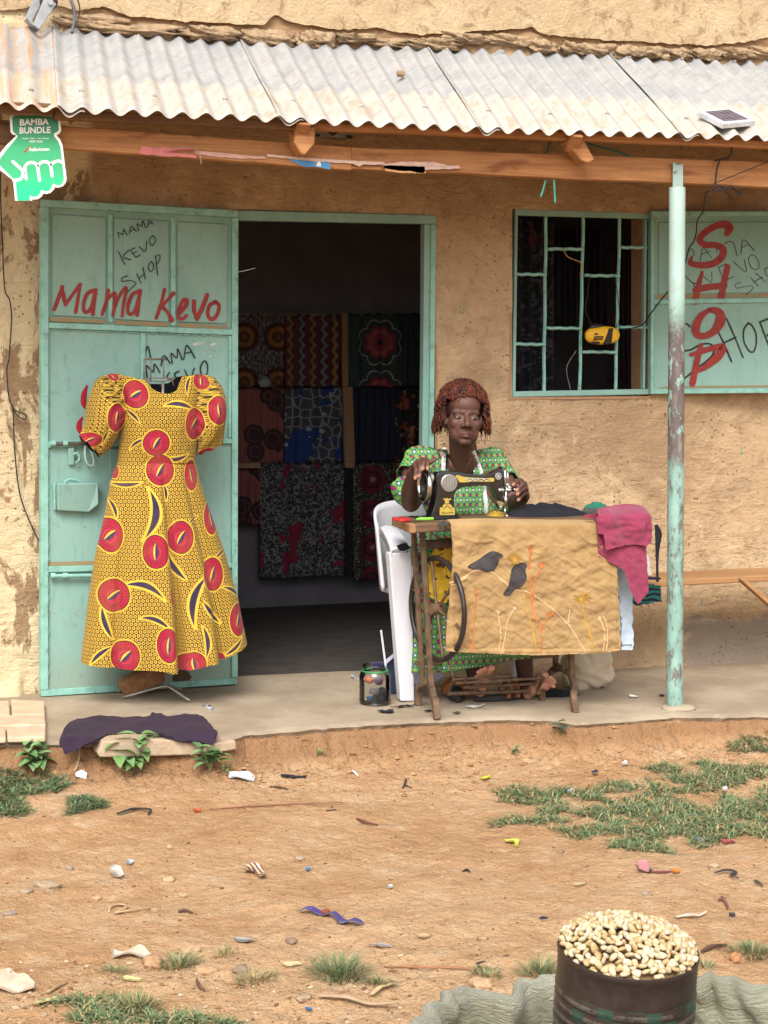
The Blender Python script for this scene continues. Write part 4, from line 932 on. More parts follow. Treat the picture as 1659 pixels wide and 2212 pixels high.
inner = [(212, 300), (222, 262), (250, 250), (520, 240), (930, 235), (985, 235), (1002, 265), (1022, 490), (1000, 520), (935, 560), (945, 610), (1010, 690), (1050, 790), (1082, 1060), (1112, 1330), (1100, 1400), (1060, 1445), (1010, 1458), (955, 1440), (915, 1425), (905, 1480), (860, 1545), (800, 1562), (740, 1545), (715, 1535), (700, 1590), (650, 1645), (590, 1658), (540, 1645), (512, 1630), (520, 1722), (305, 1726), (275, 1410), (230, 1340), (180, 1290), (5, 1120), (-20, 1050), (5, 985), (150, 800), (300, 620), (300, 585), (262, 560), (225, 515)]
mk('green_face', *poly_px(inner, SGP, .0, .0012, zA), GRN, sign)
for s in ([(222, 1045), (310, 1125), (385, 1200), (400, 1270), (360, 1345), (290, 1370), (235, 1368)], [(458, 1350), (440, 1240), (435, 1140), (480, 1080), (550, 1062), (620, 1085), (655, 1150), (688, 1375)], [(668, 1110), (710, 1065), (790, 1047), (865, 1085), (888, 1160), (908, 1298)], [(893, 1095), (940, 1055), (1020, 1035), (1085, 1060)]):
    mk('finger_line', *ribbon(s, 6.6, SGP, .0016, zA), WHT, sign)
mk('lettering', *text_px('BAMBA', 345, 300, 850, 412, SGP, .0018, zA, .028, 0, -.035), WHT, sign); mk('lettering', *text_px('BUNDLE', 340, 442, 882, 556, SGP, .0018, zA, .028, 0, -.025), WHT, sign)
mk('lettering', *text_px('Simple · Transparent · Honest', 388, 628, 856, 662, SGP, .0018, zA, .02), WHT, sign); mk('lettering', *text_px('FOR YOU', 518, 675, 742, 716, SGP, .0018, zA, .01), WHT, sign)
mk('lettering', *text_px('Safaricom', 505, 800, 860, 862, SGP, .0018, zA, .03, 0, -.02), WHT, sign)
mk('swoosh', *ribbon([(560, 785), (500, 800), (450, 850), (432, 878), (470, 868)], 2.2, SGP, .0019, zA, 6, [.4, .9, 1, 1.4, .5]), plain('red_print', (.6, .03, .02), None, .4, 8, 0), sign)
mk('crack', *ribbon([(580, 660), (630, 650), (690, 668)], 1.6, SGP, .0022, zA, 6, [.3, 1.2, .3]), BLK, sign)

# ================================================================== ROOF ITEMS, CABLES, TORN POSTERS
A, B, C, D, nw, nrm = sheets[4]
rp0 = A; RP = (A + nrm * .045, nrm)
sp = empty('solar_module', onP(*zO(1030, 320), RP), 'small white framed solar panel lying on the roof edge', 'solar panel')
cor = [onP(*zO(*q), RP) for q in ((585, 220), (1075, 180), (1470, 370), (965, 415))]
mk('frame', *prism([q for q in cor], nrm * -.024), plain('white_aluminium', (.62, .64, .66), None, .4, 20, 0, .4), sp, bevel=.002)
def bil(u, v): return (cor[0] * (1 - u) + cor[1] * u) * (1 - v) + (cor[3] * (1 - u) + cor[2] * u) * v
mk('backsheet', *prism([bil(u, v) for u, v in ((.10, .10), (.90, .10), (.90, .90), (.10, .90))], nrm * .0012), plain('pale_backsheet', (.55, .52, .62), None, .3, 20, 0), sp)
CELL = plain('solar_cell', (.055, .045, .085), (.04, .034, .06), .2, 20, 0)
for i in range(5):
    for j, (a_, b_) in enumerate(((.12, .20), (.22, .40), (.42, .50), (.52, .60), (.62, .78), (.80, .88))):
        u0, u1 = .125 + i * .152, .125 + i * .152 + .135
        mk('cell', *prism([bil(u, v) + nrm * .0012 for u, v in ((u0, a_), (u1, a_), (u1, b_), (u0, b_))], nrm * .0008), CELL, sp)
CABLE = plain('black_cable', (.02, .02, .022), None, .5, 30, 0); GREYC = plain('grey_cable', (.13, .13, .14), None, .5, 30, 0)
cab = empty('solar_cable', onY(1545, 345, -.95), 'black solar cable looping down from roof edge to the yellow lantern', 'cable')
def wire(name, pts, r, mat, parent, n=6): return mk(name, *tube(smoothpath([onY(*q[:2], q[2]) for q in pts], n), r, 6), mat, parent, smooth=True)
def zz(zf, x, y, Y): return (*zf(x, y), Y)
wire('wire', [zz(zO, 1092, 660, -1.0), zz(zO, 1095, 860, -.98), zz(zO, 1075, 905, -.96), zz(zO, 1010, 955, -.93), zz(zO, 830, 990, -.925)], .0035, CABLE, cab)
wire('wire', [zz(zO, 915, 980, -.93), zz(zO, 870, 1130, -.925), zz(zO, 845, 1340, -.925), zz(zO, 795, 1430, -.92), zz(zO, 730, 1470, -.90), zz(zO, 690, 1560, -.8), zz(zO, 675, 1722, -.6), zz(zB, 610, 60, -.45), zz(zB, 555, 150, -.3), zz(zB, 542, 290, -.2), zz(zB, 515, 385, -.17), zz(zB, 455, 480, -.16), zz(zB, 405, 660, -.15), zz(zB, 300, 850, -.15), zz(zB, 205, 985, -.14), zz(zB, 110, 1100, -.12), zz(zB, 0, 1250, -.08), zz(zW, 930, 780, -.05), zz(zW, 870, 800, -.05), zz(zW, 800, 805, -.05)], .0035, CABLE, cab)
wire('wire', [zz(zO, 800, 1430, -.92), zz(zO, 900, 1370, -.92), zz(zO, 960, 1400, -.92), zz(zO, 1040, 1500, -.91), zz(zO, 1130, 1590, -.9)], .003, CABLE, cab)
wire('wire', [zz(zO, 800, 1430, -.92), zz(zO, 860, 1460, -.92), zz(zO, 1000, 1420, -.92), zz(zO, 1080, 1380, -.92), zz(zO, 1160, 1450, -.91), zz(zO, 1230, 1520, -.9), zz(zO, 1240, 1470, -.9), zz(zO, 1100, 1430, -.91), zz(zO, 880, 1430, -.92)], .003, CABLE, cab)
wire('wire', [zz(zO, 845, 1335, -.928), zz(zO, 1200, 1190, -.926), zz(zO, 1659, 1005, -.926), zz(zO, 2200, 800, -.926)], .0022, CABLE, cab)
lc = empty('wall_cable', onY(20, 800, -.03), 'thin black cable hanging loose down the wall at the far left', 'cable')
wire('wire', [zz(zC, 3, -100, -.03), zz(zC, 5, 100, -.03), zz(zC, 15, 330, -.03), zz(zC, 30, 650, -.03), zz(zC, 62, 730, -.03), zz(zC, 75, 850, -.03), zz(zC, 60, 1100, -.03), zz(zC, 45, 1200, -.03), zz(zC, 60, 1380, -.03), zz(zC, 85, 1450, -.035), zz(zC, 95, 1700, -.03), zz(zC, 130, 2000, -.03), (70, 1140, -.03), (86, 1172, -.03)], .003, CABLE, lc)
wire('wire_loop', [zz(zC, 85, 1450, -.035), zz(zC, 130, 1500, -.04), zz(zC, 165, 1510, -.04), zz(zC, 165, 1480, -.04), zz(zC, 110, 1460, -.04), zz(zC, 80, 1430, -.035)], .003, CABLE, lc)
br_ = empty('cable_bracket', onY(*zL(500, 300), -.14), 'grey steel insulator bracket standing above the rusty roof sheet', 'bracket')
ZINC = plain('zinc_steel', (.36, .38, .40), (.28, .29, .30), .45, 25, .1, .001, .4); BK = (Vector((0, -.16, 0)), Vector((0, -1, 0)))
mk('side_plate', *poly_px([(592, -60), (735, 55), (508, 388), (428, 325)], BK, .0, .006, zL), ZINC, br_, bevel=.002)
mk('side_plate', *poly_px([(470, -60), (600, -40), (425, 292), (345, 240)], BK, -.075, -.069, zL), ZINC, br_, bevel=.002)
mk('base_plate', *poly_px([(352, 235), (425, 325), (508, 388), (430, 300)], BK, -.07, .0, zL), ZINC, br_)
a_, b_ = onP(*zL(655, 40), BK) + Vector((0, -.01, 0)), onP(*zL(655, 40), BK) + Vector((0, .08, .03))
mk('insulator', *tube([a_.lerp(b_, t) for t in (.1, .3, .5, .7, .9)], [.030, .036, .024, .036, .030], 20), plain('maroon_ceramic', (.10, .035, .035), None, .25, 20, 0), br_, smooth=True)
mk('bolt_head', *tube([a_ + Vector((0, -.008, 0)), a_ + Vector((0, .006, 0))], .0125, 6), ZINC, br_)
dc = empty('drop_cable', onY(*zL(935, 400), -.12), 'thick grey cable and thin black wire entering under the roof sheet', 'cable')
wire('thick_cable', [zz(zL, 860, -200, -.12), zz(zL, 925, 0, -.12), zz(zL, 968, 130, -.12), zz(zL, 965, 300, -.12), zz(zL, 935, 430, -.13)], .0075, GREYC, dc); wire('thin_wire', [zz(zL, 960, -150, -.12), zz(zL, 1015, 0, -.12), zz(zL, 1042, 110, -.12), zz(zL, 1020, 250, -.12), zz(zL, 970, 370, -.13)], .003, CABLE, dc)
# torn poster strips glued along the beam
BPL = (Vector((2, BMY - .003, 0)), Vector((0, -1, 0)))
def torn(pts, zf, c, label, name='torn_poster', d=.001, cat='poster scrap'):
    P = []
    for i, q in enumerate(pts):
        P.append(q); r_ = pts[(i + 1) % len(pts)]; L = math.hypot(q[0] - r_[0], q[1] - r_[1])
        for k in range(1, int(L / 25)): t = k / int(L / 25); P.append((q[0] + (r_[0] - q[0]) * t + random.uniform(-3, 3), q[1] + (r_[1] - q[1]) * t + random.uniform(-3, 3)))
    return tag(mk(name, *poly_px(P, BPL, d, d + .0012, zf), plain(name + '_paper', c, tuple(k * .8 for k in c), .8, 30, .2, .002)), label, cat, 'torn paper strips on the beam')
torn([(606, 632), (830, 642), (835, 650), (700, 655), (850, 672), (845, 684), (606, 664)], zT, (.62, .20, .20), 'pink torn poster strip at the left of the beam')
torn([(830, 652), (1140, 676), (1150, 686), (1000, 684), (850, 668)], zT, (.60, .36, .30), 'faded pink torn poster strip beside the pink one on the beam', d=.0025)
torn([(205, 350), (590, 368), (592, 446), (500, 424), (440, 420), (370, 424), (300, 400)], zN, (.10, .32, .62), 'blue and white torn poster scrap on the beam below the axe cut rafter')
mk('white_patch', *poly_px([(480, 362), (500, 366), (505, 418), (458, 412)], BPL, .0024, .003, zN), WHT, bpy.data.objects['torn_poster.002'])
torn([(0, 300), (200, 322), (480, 345), (800, 362), (1095, 378), (1090, 402), (900, 398), (860, 418), (800, 390), (480, 372), (200, 345), (0, 325)], zN, (.62, .46, .38), 'long pale torn paper strip running right along the beam', d=.0042)
torn([(1110, 392), (1250, 372), (1560, 376), (1670, 398), (1660, 420), (1480, 412), (1380, 405), (1120, 405)], zN, (.60, .42, .34), 'pale crumpled paper strip near the middle of the beam', d=.0042)
torn([(1075, 405), (1470, 418), (1480, 480), (1250, 478), (1105, 458)], zN, (.56, .31, .14), 'tan peeled patch of poster below the pale crumpled strip', d=.002)
torn([(-8, 707), (320, 715), (330, 728), (180, 735), (170, 748), (0, 728)], zU, (.58, .42, .36), 'pale torn paper strip at the right end of the poster row', d=.002)
P = smoothpath([onP(*zT(*q), BPL) + Vector((0, -.012 - .006 * (i % 2), 0)) for i, q in enumerate(((735, 650), (790, 640), (840, 648), (858, 670), (866, 712)))], 5)
tag(mk('paper_curl', *tube(P, .008, 6, flat=.15, up=(0, 0, 1)), plain('curl_paper', (.58, .40, .36), None, .8, 30, 0), smooth=True), 'narrow paper curl dangling below the pink poster strip', 'poster scrap')
ws = mk('wall_sign', *poly_px([(452, 45), (826, 52), (822, 162), (455, 152)], (Vector((2, -.035, 0)), Vector((0, -1, 0))), 0, .006, zN), plain('grey_board', (.30, .26, .23), None, .7, 10, .1)); tag(ws, 'grey board with a black tick mark above the beam', 'sign')
WPL = (Vector((2, -.041, 0)), Vector((0, -1, 0)))
mk('tick_mark', *ribbon([(548, 58), (612, 118), (702, 68)], 6.5, WPL, .001, zN, 1), BLK, ws); mk('black_mark', *poly_px([(455, 112), (500, 112), (495, 140), (458, 138)], WPL, 0, .001, zN), BLK, ws); mk('black_mark', *poly_px([(740, 122), (805, 128), (798, 160), (742, 152)], WPL, 0, .001, zN), BLK, ws); mk('black_line', *ribbon([(500, 150), (740, 158)], 1.2, WPL, .001, zN, 1), BLK, ws)
TW = plain('green_twine', (.06, .27, .19), None, .7, 40, 0)
tw = empty('green_twine', onY(1200, 340, -.88), 'green plastic twine tied over the beam and rafter', 'twine')
for q in ([(755, 603), (738, 650), (724, 682)], [(733, 778), (736, 830), (738, 880)], [(697, 780), (686, 820), (676, 852)], [(890, 603), (980, 628), (1060, 650), (1155, 692)]):
    mk('strand', *tube(smoothpath([onP(*zU(*a), BPL) + Vector((0, .08 if q[0][1] < 700 else -.004, 0)) for a in q], 5), .005, 6, flat=.4, up=(0, 1, 0)), TW, tw, smooth=True)
A, B, C, D, nw, nrm = sheets[2]; q = onP(*zU(72, 322), (A + nrm * .02, nrm)); tag(lump('roof_clod', q + Vector((0, 0, .004)), (.018, .016, .014), 131, CLOD, None, 16, 10, .2, .4), 'small brown mud clod resting on the middle roof sheet', 'clod')
A, B, C, D, nw, nrm = sheets[3]; q = onP(*zU(1218, 252), (A + nrm * .02, nrm)); tag(lump('roof_clod', q + Vector((0, 0, .004)), (.02, .018, .016), 132, CLOD, None, 16, 10, .2, .4), 'brown mud clod at the top of the roof against the wall', 'clod')
# ================================================================== INSIDE THE SHOP
FY = 2.28
def patt(name, fn, rough=.9):
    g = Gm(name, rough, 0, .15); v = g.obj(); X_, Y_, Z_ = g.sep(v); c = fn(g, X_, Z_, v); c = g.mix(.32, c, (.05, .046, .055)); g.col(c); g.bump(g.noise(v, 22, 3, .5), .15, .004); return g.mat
def circles(g, x, z, v):
    fx = g.fr(x / .2) - .5; fz = g.fr(z / .26 + .2) - .5; r = g.length(fx * .2, fz * .26)
    n = g.noise(g.scale(v, (60, 1, 18)), 2, 3, .6); c = g.mix((n > .52), (.10, .075, .06), (.38, .36, .40)); c = g.mix((r < .085), c, (.10, .04, .02)); c = g.mix((r < .06), c, (.45, .19, .05)); c = g.mix((r < .035), c, (.16, .06, .025)); return g.mix((r < .015), c, (.30, .15, .06))
def zigzag(g, x, z, v):
    tri = g.absn(g.fr(z / .062) - .5) * .05; xx = x + tri; f = g.fr(xx / .135)
    c = g.mix((f < .22), (.17, .035, .05), (.36, .27, .08)); c = g.mix((f > .5) * (f < .72), c, (.27, .26, .31)); e = g.mx((g.absn(f - .22) < .022), g.mx((g.absn(f - .5) < .022), (g.absn(f - .72) < .022))); return g.mix(e, c, (.03, .012, .015))
def mandala(g, x, z, v):
    cz = g.fr(z / .30 + .35) - .5; r = g.length(x - .035, cz * .30); an = g.m('ARCTAN2', cz * .30, x - .035); p = r / (1 + g.absn(g.sin(an * 4)) * .22)
    c = g.mix((p < .118), (.045, .085, .07), (.42, .40, .40)); c = g.mix((p < .110), c, (.04, .075, .065)); c = g.mix((p < .085), c, (.27, .04, .08)); c = g.mix((p < .07), c, (.52, .12, .09)); c = g.mix((p < .045), c, (.36, .06, .08)); return g.mix((p < .018), c, (.03, .05, .06))
def roundels(g, x, z, v):
    s = g.fr((x + z) / .016); c = g.mix((s < .5), (.50, .18, .15), (.27, .08, .07)); vo = g.voro(g.scale(v, (1, 0, 1)), 6.5); d = (vo < .40) ; c = g.mix(d, c, (.075, .035, .035)); return g.mix((g.absn(vo - .26) < .02), c, (.20, .08, .07))
def honey(g, x, z, v):
    e = g.voro(g.scale(v, (1, 0, 1)), 17, 'DISTANCE_TO_EDGE', .5); c = g.mix((e < .06), (.10, .10, .12), (.36, .37, .42)); n = g.noise(g.scale(v, (1, 0, 1)), 5, 2, .5); c = g.mix((n > .56), c, (.02, .07, .30)); sh_ = g.voro(g.scale(v, (9, 0, 14)), 1.0); return g.mix((sh_ < .17), c, (.52, .50, .46))
def burst(g, x, z, v):
    vo = g.voro(g.scale(v, (1, 0, 1)), 9); w = g.noise(g.scale(v, (1, 0, 1)), 60, 3, .6, 1.5); c = g.mix((w > .53), (.03, .03, .035), (.36, .35, .35)); fl_ = g.noise(g.scale(v, (1, 0, 1)), 7, 2, .5); return g.mix((fl_ > .60), c, (.30, .02, .05))
def disks(g, x, z, v):
    fx = g.fr(x / .21 + .1) - .5; fz = g.fr(z / .2 + .3) - .5; r = g.length(fx * .21, fz * .2); n = g.noise(g.scale(v, (1, 0, 1)), 55, 3, .6, 2); c = g.mix((n > .55), (.025, .025, .022), (.33, .31, .22)); c = g.mix((r < .085), c, (.20, .02, .045)); c = g.mix((g.absn(r - .045) < .008), c, (.05, .012, .02)); return g.mix((r < .016), c, (.30, .26, .18))
def flame(g, x, z, v):
    n = g.noise(g.scale(v, (1, 0, 1)), 13, 3, .6, .6); c = g.mix((n > .56), (.02, .018, .018), (.40, .09, .03)); return g.mix((g.noise(g.scale(v, (1, 0, 1)), 22, 2, .5) > .64), c, (.42, .32, .22))
def leaves(g, x, z, v):
    w = g.noise(g.scale(v, (1, 0, 1)), 18, 3, .6, 2.2); c = g.mix((w > .56), (.012, .012, .016), (.075, .08, .10)); return g.mix((g.voro(g.scale(v, (1, 0, 1)), 7) < .22), c, (.11, .025, .03))
def navy(g, x, z, v): return g.mix(g.noise(g.scale(v, (2, 1, 12)), 3, 3, .5), (.010, .016, .035), (.022, .035, .075))
def teal(g, x, z, v): return g.mix(g.noise(v, 5, 3, .5), (.02, .035, .035), (.035, .055, .052))
hang = [('circle_print_cloth', 72, 402, 803, 1332, circles, 'grey hanging cloth with brown sunflower circles, top left in the doorway'), ('zigzag_cloth', 404, 816, 806, 1330, zigzag, 'maroon hanging cloth with yellow and grey zigzag columns'),
        ('mandala_cloth', 862, 1256, 800, 1330, mandala, 'dark green hanging cloth with coral flower mandalas'), ('teal_cloth', 1258, 1480, 800, 1330, teal, 'plain dark teal cloth at the top right of the doorway display'),
        ('roundel_cloth', 66, 404, 1338, 1880, roundels, 'pink striped hanging cloth with dark brown roundels'), ('honeycomb_cloth', 408, 822, 1335, 1878, honey, 'blue and grey honeycomb cloth with white shells'),
        ('navy_cloth', 905, 1224, 1335, 1872, navy, 'plain navy blue hanging cloth in the middle of the display'), ('flame_cloth', 1212, 1480, 1335, 1870, flame, 'black hanging cloth with orange flame flowers'),
        ('roundel_cloth', 70, 230, 1928, 2330, roundels, 'narrow pink striped cloth end below the wooden crosspiece'), ('burst_cloth', 232, 838, 1882, 2700, burst, 'black and white firework print cloth with red flowers, lower left'),
        ('disk_cloth', 900, 1480, 1876, 2712, disks, 'dark cloth with big burgundy disks, lower right of the display')]
pm = {}
for (nm, x0, x1, y0, y1, fn, lab) in hang:
    a, b = onY(*zI(x0, y0), FY), onY(*zI(x1, y1), FY); ph = random.uniform(0, 6)
    rows = []
    for j in range(25):
        z = a.z + (b.z - a.z) * j / 24
        rows.append([Vector((a.x + (b.x - a.x) * i / 40, FY + .010 * math.sin(i * .42 + ph) * (j / 24) ** .5 + .006 * math.sin(i * .9 + ph * 2 + j * .05) + (.02 if j == 0 else 0), z + .004 * math.sin(i * .3 + ph))) for i in range(41)])
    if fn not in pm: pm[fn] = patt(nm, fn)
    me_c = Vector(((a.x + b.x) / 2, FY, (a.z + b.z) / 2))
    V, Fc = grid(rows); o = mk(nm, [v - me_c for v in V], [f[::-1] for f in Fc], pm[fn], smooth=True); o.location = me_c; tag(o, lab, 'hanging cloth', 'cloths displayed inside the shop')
    md = o.modifiers.new('thick', 'SOLIDIFY'); md.thickness = .003
rack = empty('display_rack', onY(*zI(850, 1800), FY), 'pale wooden rack posts between the hanging cloths inside the shop', 'rack')
PINE = plain('pale_pine', (.40, .24, .14), (.32, .185, .10), .8, 10, .2, .003, stretch=(1, 1, .2))
RK = (Vector((0, FY - .02, 0)), Vector((0, -1, 0)))
for q in ([(815, 790), (860, 790), (864, 1330), (822, 1335)], [(824, 1332), (895, 1332), (912, 1875), (836, 1875)], [(838, 1876), (912, 1874), (908, 1922), (842, 1920)]): mk('post', *poly_px(q, RK, -.012, .02, zI), PINE, rack, bevel=.003)
mk('crosspiece', *poly_px([(66, 1884), (228, 1882), (228, 1924), (66, 1924)], RK, -.012, .02, zI), PINE, rack, bevel=.003)
mk('post', *poly_px([(845, 1922), (900, 1922), (905, 2700), (850, 2700)], RK, -.012, .006, zI), plain('dark_cloth_edge', (.02, .02, .025), None, .9, 10, 0), rack)
mk('rail', *beam((1.3, FY + .03, onY(*zI(600, 800), FY).z - .02), (5.0, FY + .03, onY(*zI(600, 800), FY).z - .02), .03, .03), PINE, rack)
bag_ = lump('plastic_bag', onY(*zI(262, 1300), FY - .06), (.04, .03, .03), 141, plain('pale_blue_plastic', (.38, .42, .48), None, .4, 20, 0), None, 20, 12, .1, .5); tag(bag_, 'small pale plastic bag hanging before the circle print cloth', 'bag')
# things seen through the window bars
lf = []
def curtain(nm, x0, x1, y0, y1, Y, fn, lab, folds, amp=.02, zf=zW):
    a, b = onY(*zf(x0, y0), Y), onY(*zf(x1, y1), Y); rows = []; n = 60
    for j in range(20):
        z = a.z + (b.z - a.z) * j / 19
        rows.append([Vector((a.x + (b.x - a.x) * i / n, Y + amp * math.sin(i / n * folds * 2 * pi + .6 * math.sin(j * .2)), z)) for i in range(n + 1)])
    if fn not in pm: pm[fn] = patt(nm, fn)
    V, Fc = grid(rows); o = mk(nm, V, [f[::-1] for f in Fc], pm[fn], smooth=True); tag(o, lab, 'hanging cloth'); o.modifiers.new('thick', 'SOLIDIFY').thickness = .003; return o
curtain('leaf_curtain', 100, 420, 120, 1300, .55, leaves, 'dark leaf print curtain behind the left window bars', 5)
def pinstripe(g, x, z, v): n = g.fr(x / .035); return g.mix((n < .35), (.16, .09, .10), (.30, .26, .27))
def darkrose(g, x, z, v): n = g.noise(g.scale(v, (30, 1, 3)), 1, 2, .5); return g.mix((n > .5), (.09, .03, .045), (.05, .045, .06))
curtain('striped_shirts', 735, 935, 345, 1110, .8, darkrose, 'row of hanging garments behind the right window bars', 7, .03)
curtain('netting', 380, 690, 215, 800, 1.4, lambda g, x, z, v: g.mix((g.fr(x / .03) < .3), (.055, .05, .055), (.11, .10, .11)), 'grey pleated cloth hanging deep behind the window', 9, .03)
wire('dangling_string', [zz(zW, 545, 930, .3), zz(zW, 495, 1010, .3), zz(zW, 490, 1060, .3), zz(zW, 512, 1160, .3)], .0022, plain('pale_string', (.45, .43, .42), None, .8, 30, 0), None); tag(bpy.data.objects['dangling_string'], 'pale string dangling inside the window', 'string')
# yellow lantern hung on the bars
ln = empty('lantern', onY(*zW(695, 842), -.035), 'yellow and black handheld solar lantern hanging on the window bars', 'lantern')
YP = plain('yellow_plastic', (.74, .42, .015), (.68, .38, .012), .35, 8, 0); BP = plain('black_plastic', (.018, .016, .016), None, .4, 20, 0)
def pod(cx, cz, a, b, dpt, tilt, Y, n=40, m=9, ex=2.4):
    c_ = onY(*zW(cx, cz), Y); s = 1 / (1.476 * 1.8228) * (c_ - CAM).dot(FWD) / F; V = []; Fc = []
    for j in range(m + 1):
        ph = -pi / 2 + pi * j / m; rr = math.cos(ph) ** .6; dy = math.sin(ph) * dpt
        for k in range(n):
            t = 2 * pi * k / n; x = math.copysign(abs(math.cos(t)) ** (2 / ex), math.cos(t)) * a * rr; z = math.copysign(abs(math.sin(t)) ** (2 / ex), math.sin(t)) * b * rr
            V.append(c_ + Vector(((x * math.cos(tilt) - z * math.sin(tilt)) * s, dy, (x * math.sin(tilt) + z * math.cos(tilt)) * s)))
    for j in range(m):
        for k in range(n): Fc.append((j * n + k, (j + 1) * n + k, (j + 1) * n + (k + 1) % n, j * n + (k + 1) % n))
    return V, Fc
mk('body', *pod(696, 842, 112, 54, .022, .03, -.035), YP, ln, smooth=True); mk('dome', *pod(660, 800, 45, 30, .018, 0, -.03), BP, ln, smooth=True)
LP = (Vector((0, -.035, 0)), Vector((0, -1, 0)))
mk('band', *poly_px([(722, 803), (748, 800), (738, 890), (690, 897), (705, 850)], LP, .012, .024, zW), BP, ln, bevel=.003)
for i in range(5):
    for j in range(3): mk('grille_slot', *poly_px([(640 + i * 11 - j * 3, 846 + j * 9), (648 + i * 11 - j * 3, 845 + j * 9), (646 + i * 11 - j * 3, 852 + j * 9), (638 + i * 11 - j * 3, 853 + j * 9)], LP, .018, .0235, zW), BP, ln)
mk('grip', *pod(655, 886, 32, 9, .006, 0, -.052), BP, ln, smooth=True); mk('button', *pod(661, 834, 12, 5, .004, 0, -.056), BP, ln, smooth=True)
wire('cord', [zz(zW, 625, 490, -.01), zz(zW, 610, 600, -.02), zz(zW, 600, 700, -.03), zz(zW, 640, 790, -.04)], .002, BP, ln); wire('cord', [zz(zW, 765, 490, -.01), zz(zW, 785, 600, -.02), zz(zW, 795, 740, -.04), zz(zW, 775, 800, -.04)], .002, BP, ln)
wire('dry_straw', [zz(zW, 465, 338, .0), zz(zW, 495, 385, -.01), (*zW(540, 405), -.012), zz(zW, 572, 425, -.008), zz(zW, 568, 500, .0)], .003, plain('dry_straw', (.42, .26, .13), None, .9, 30, 0), None); tag(bpy.data.objects['dry_straw'], 'dry tan stem caught in the window bars', 'stem')
wire('white_thread', [(512, 588, -.06), (532, 584, -.065), (552, 579, -.07)], .0012, plain('white_thread', (.7, .75, .78), None, .8, 30, 0), None); tag(bpy.data.objects['white_thread'], 'short white thread sticking out beside the door edge', 'thread')
# ================================================================== SEWING TABLE AND WHAT IS ON IT
TY0, TY1, TZ = -.955, -.60, .772
DKW = None
g = Gm('worn_table_wood', .6, 0, .35); v = g.obj(); gr = g.noise(g.scale(v, (1.5, 14, 30)), 2.2, 5, .6, .8); n3 = g.noise(v, 22, 5, .65)
c = g.mix(g.step(gr, .35, .65), (.20, .115, .06), (.11, .062, .035)); c = g.mix(g.step(n3, .58, .7) * .8, c, (.33, .19, .09)); g.col(c).bump(gr + n3 * .5, .3, .003); DKW = g.mat
tbl = empty('sewing_table', (3.0, -.74, floor_z(3)), 'treadle sewing table with worn brown top on an iron stand', 'table')
tx0, tx1, tb0 = onY(884, 1132, TY0).x, onY(1405, 1128, TY0).x, onY(846, 1120, TY1).x
mk('top', *prism([(tx0 + .03, TY0, TZ - .036), (tx1, TY0, TZ - .036), (tx1, TY1, TZ - .036), (tb0 + .03, TY1, TZ - .036)], (0, 0, .036)), DKW, tbl, bevel=.005, seg=2)
mk('end_cleat', *prism([(tx0, TY0 - .002, TZ - .038), (tx0 + .03, TY0 - .002, TZ - .038), (tb0 + .03, TY1 + .002, TZ - .038), (tb0, TY1 + .002, TZ - .038)], (0, 0, .037)), plain('cleat_wood', (.34, .185, .08), None, .7, 12, .2, .003), tbl, bevel=.004)
IRON = plain('brown_cast_iron', (.20, .125, .075), (.10, .062, .04), .55, 20, .25, .003, .25)
def bar2(pts, w, h, parent, name, mat=IRON, n=6):
    P = smoothpath(pts, n); V = []; Fc = []; m = len(P)
    for i in range(m):
        t = (P[min(i + 1, m - 1)] - P[max(i - 1, 0)]).normalized(); s = Vector((1, 0, 0)); s = (s - t * s.dot(t)).normalized(); u = t.cross(s)
        for a, b in ((-1, -1), (1, -1), (1, 1), (-1, 1)): V.append(P[i] + s * a * w / 2 + u * b * h / 2)
    for i in range(m - 1):
        for k in range(4): Fc.append((i * 4 + k, i * 4 + (k + 1) % 4, (i + 1) * 4 + (k + 1) % 4, (i + 1) * 4 + k))
    Fc += [(3, 2, 1, 0), tuple(range((m - 1) * 4, m * 4))]
    return mk(name, V, Fc, mat, parent, bevel=.003)
fl_, rl_ = onF(944, 1553), onF(903, 1524); fr_, rr_ = onF(1243, 1540), onF(1170, 1512)
for (ff, rf, tA, tB, jA, jB) in ((fl_, rl_, (912, 1150), (893, 1150), (931, 1484), (913, 1474)), (fr_, rr_, (1226, 1150), (1200, 1150), (1235, 1462), (1196, 1460))):
    yf, yr = -.835, -.755
    a0, a1 = onY(*tA, yf), onY(*jA, yf); b0, b1 = onY(*tB, yr), onY(*jB, yr); a0.z = b0.z = TZ - .036
    if ff is fr_: b0 = Vector((a0.x - .0, -.70, TZ - .036)); b1 = Vector((a1.x - .01, -.70, a1.z + .02))
    bar2([a0, a0.lerp(a1, .5), a1 + Vector((0, 0, .0))], .022, .022, tbl, 'upright'); bar2([b0, b0.lerp(b1, .5), b1], .02, .022, tbl, 'upright')
    bar2([a1 + Vector((0, .012, .02)), a1 + Vector((.006, -.02, -.05)), ff + Vector((0, .02, .07)), ff + Vector((0, 0, .0))], .026, .026, tbl, 'foot')
    bar2([a1.lerp(b1, .35) + Vector((0, 0, .018)), b1 + Vector((0, .01, -.012)), rf + Vector((0, -.012, .07)), rf], .026, .026, tbl, 'foot')
    bar2([a1 + Vector((0, .01, .01)), b1 + Vector((0, 0, .01))], .022, .022, tbl, 'foot_arch')
xl_, xr_ = onY(915, 1400, -.8).x, onY(1228, 1400, -.8).x
mk('apron_bar', *beam((xl_, -.80, TZ - .10), (xr_, -.80, TZ - .10), .02, .035), IRON, tbl, bevel=.003); mk('cross_bar', *beam((xl_, -.70, .17), (xr_, -.70, .17), .018, .022), IRON, tbl, bevel=.002)
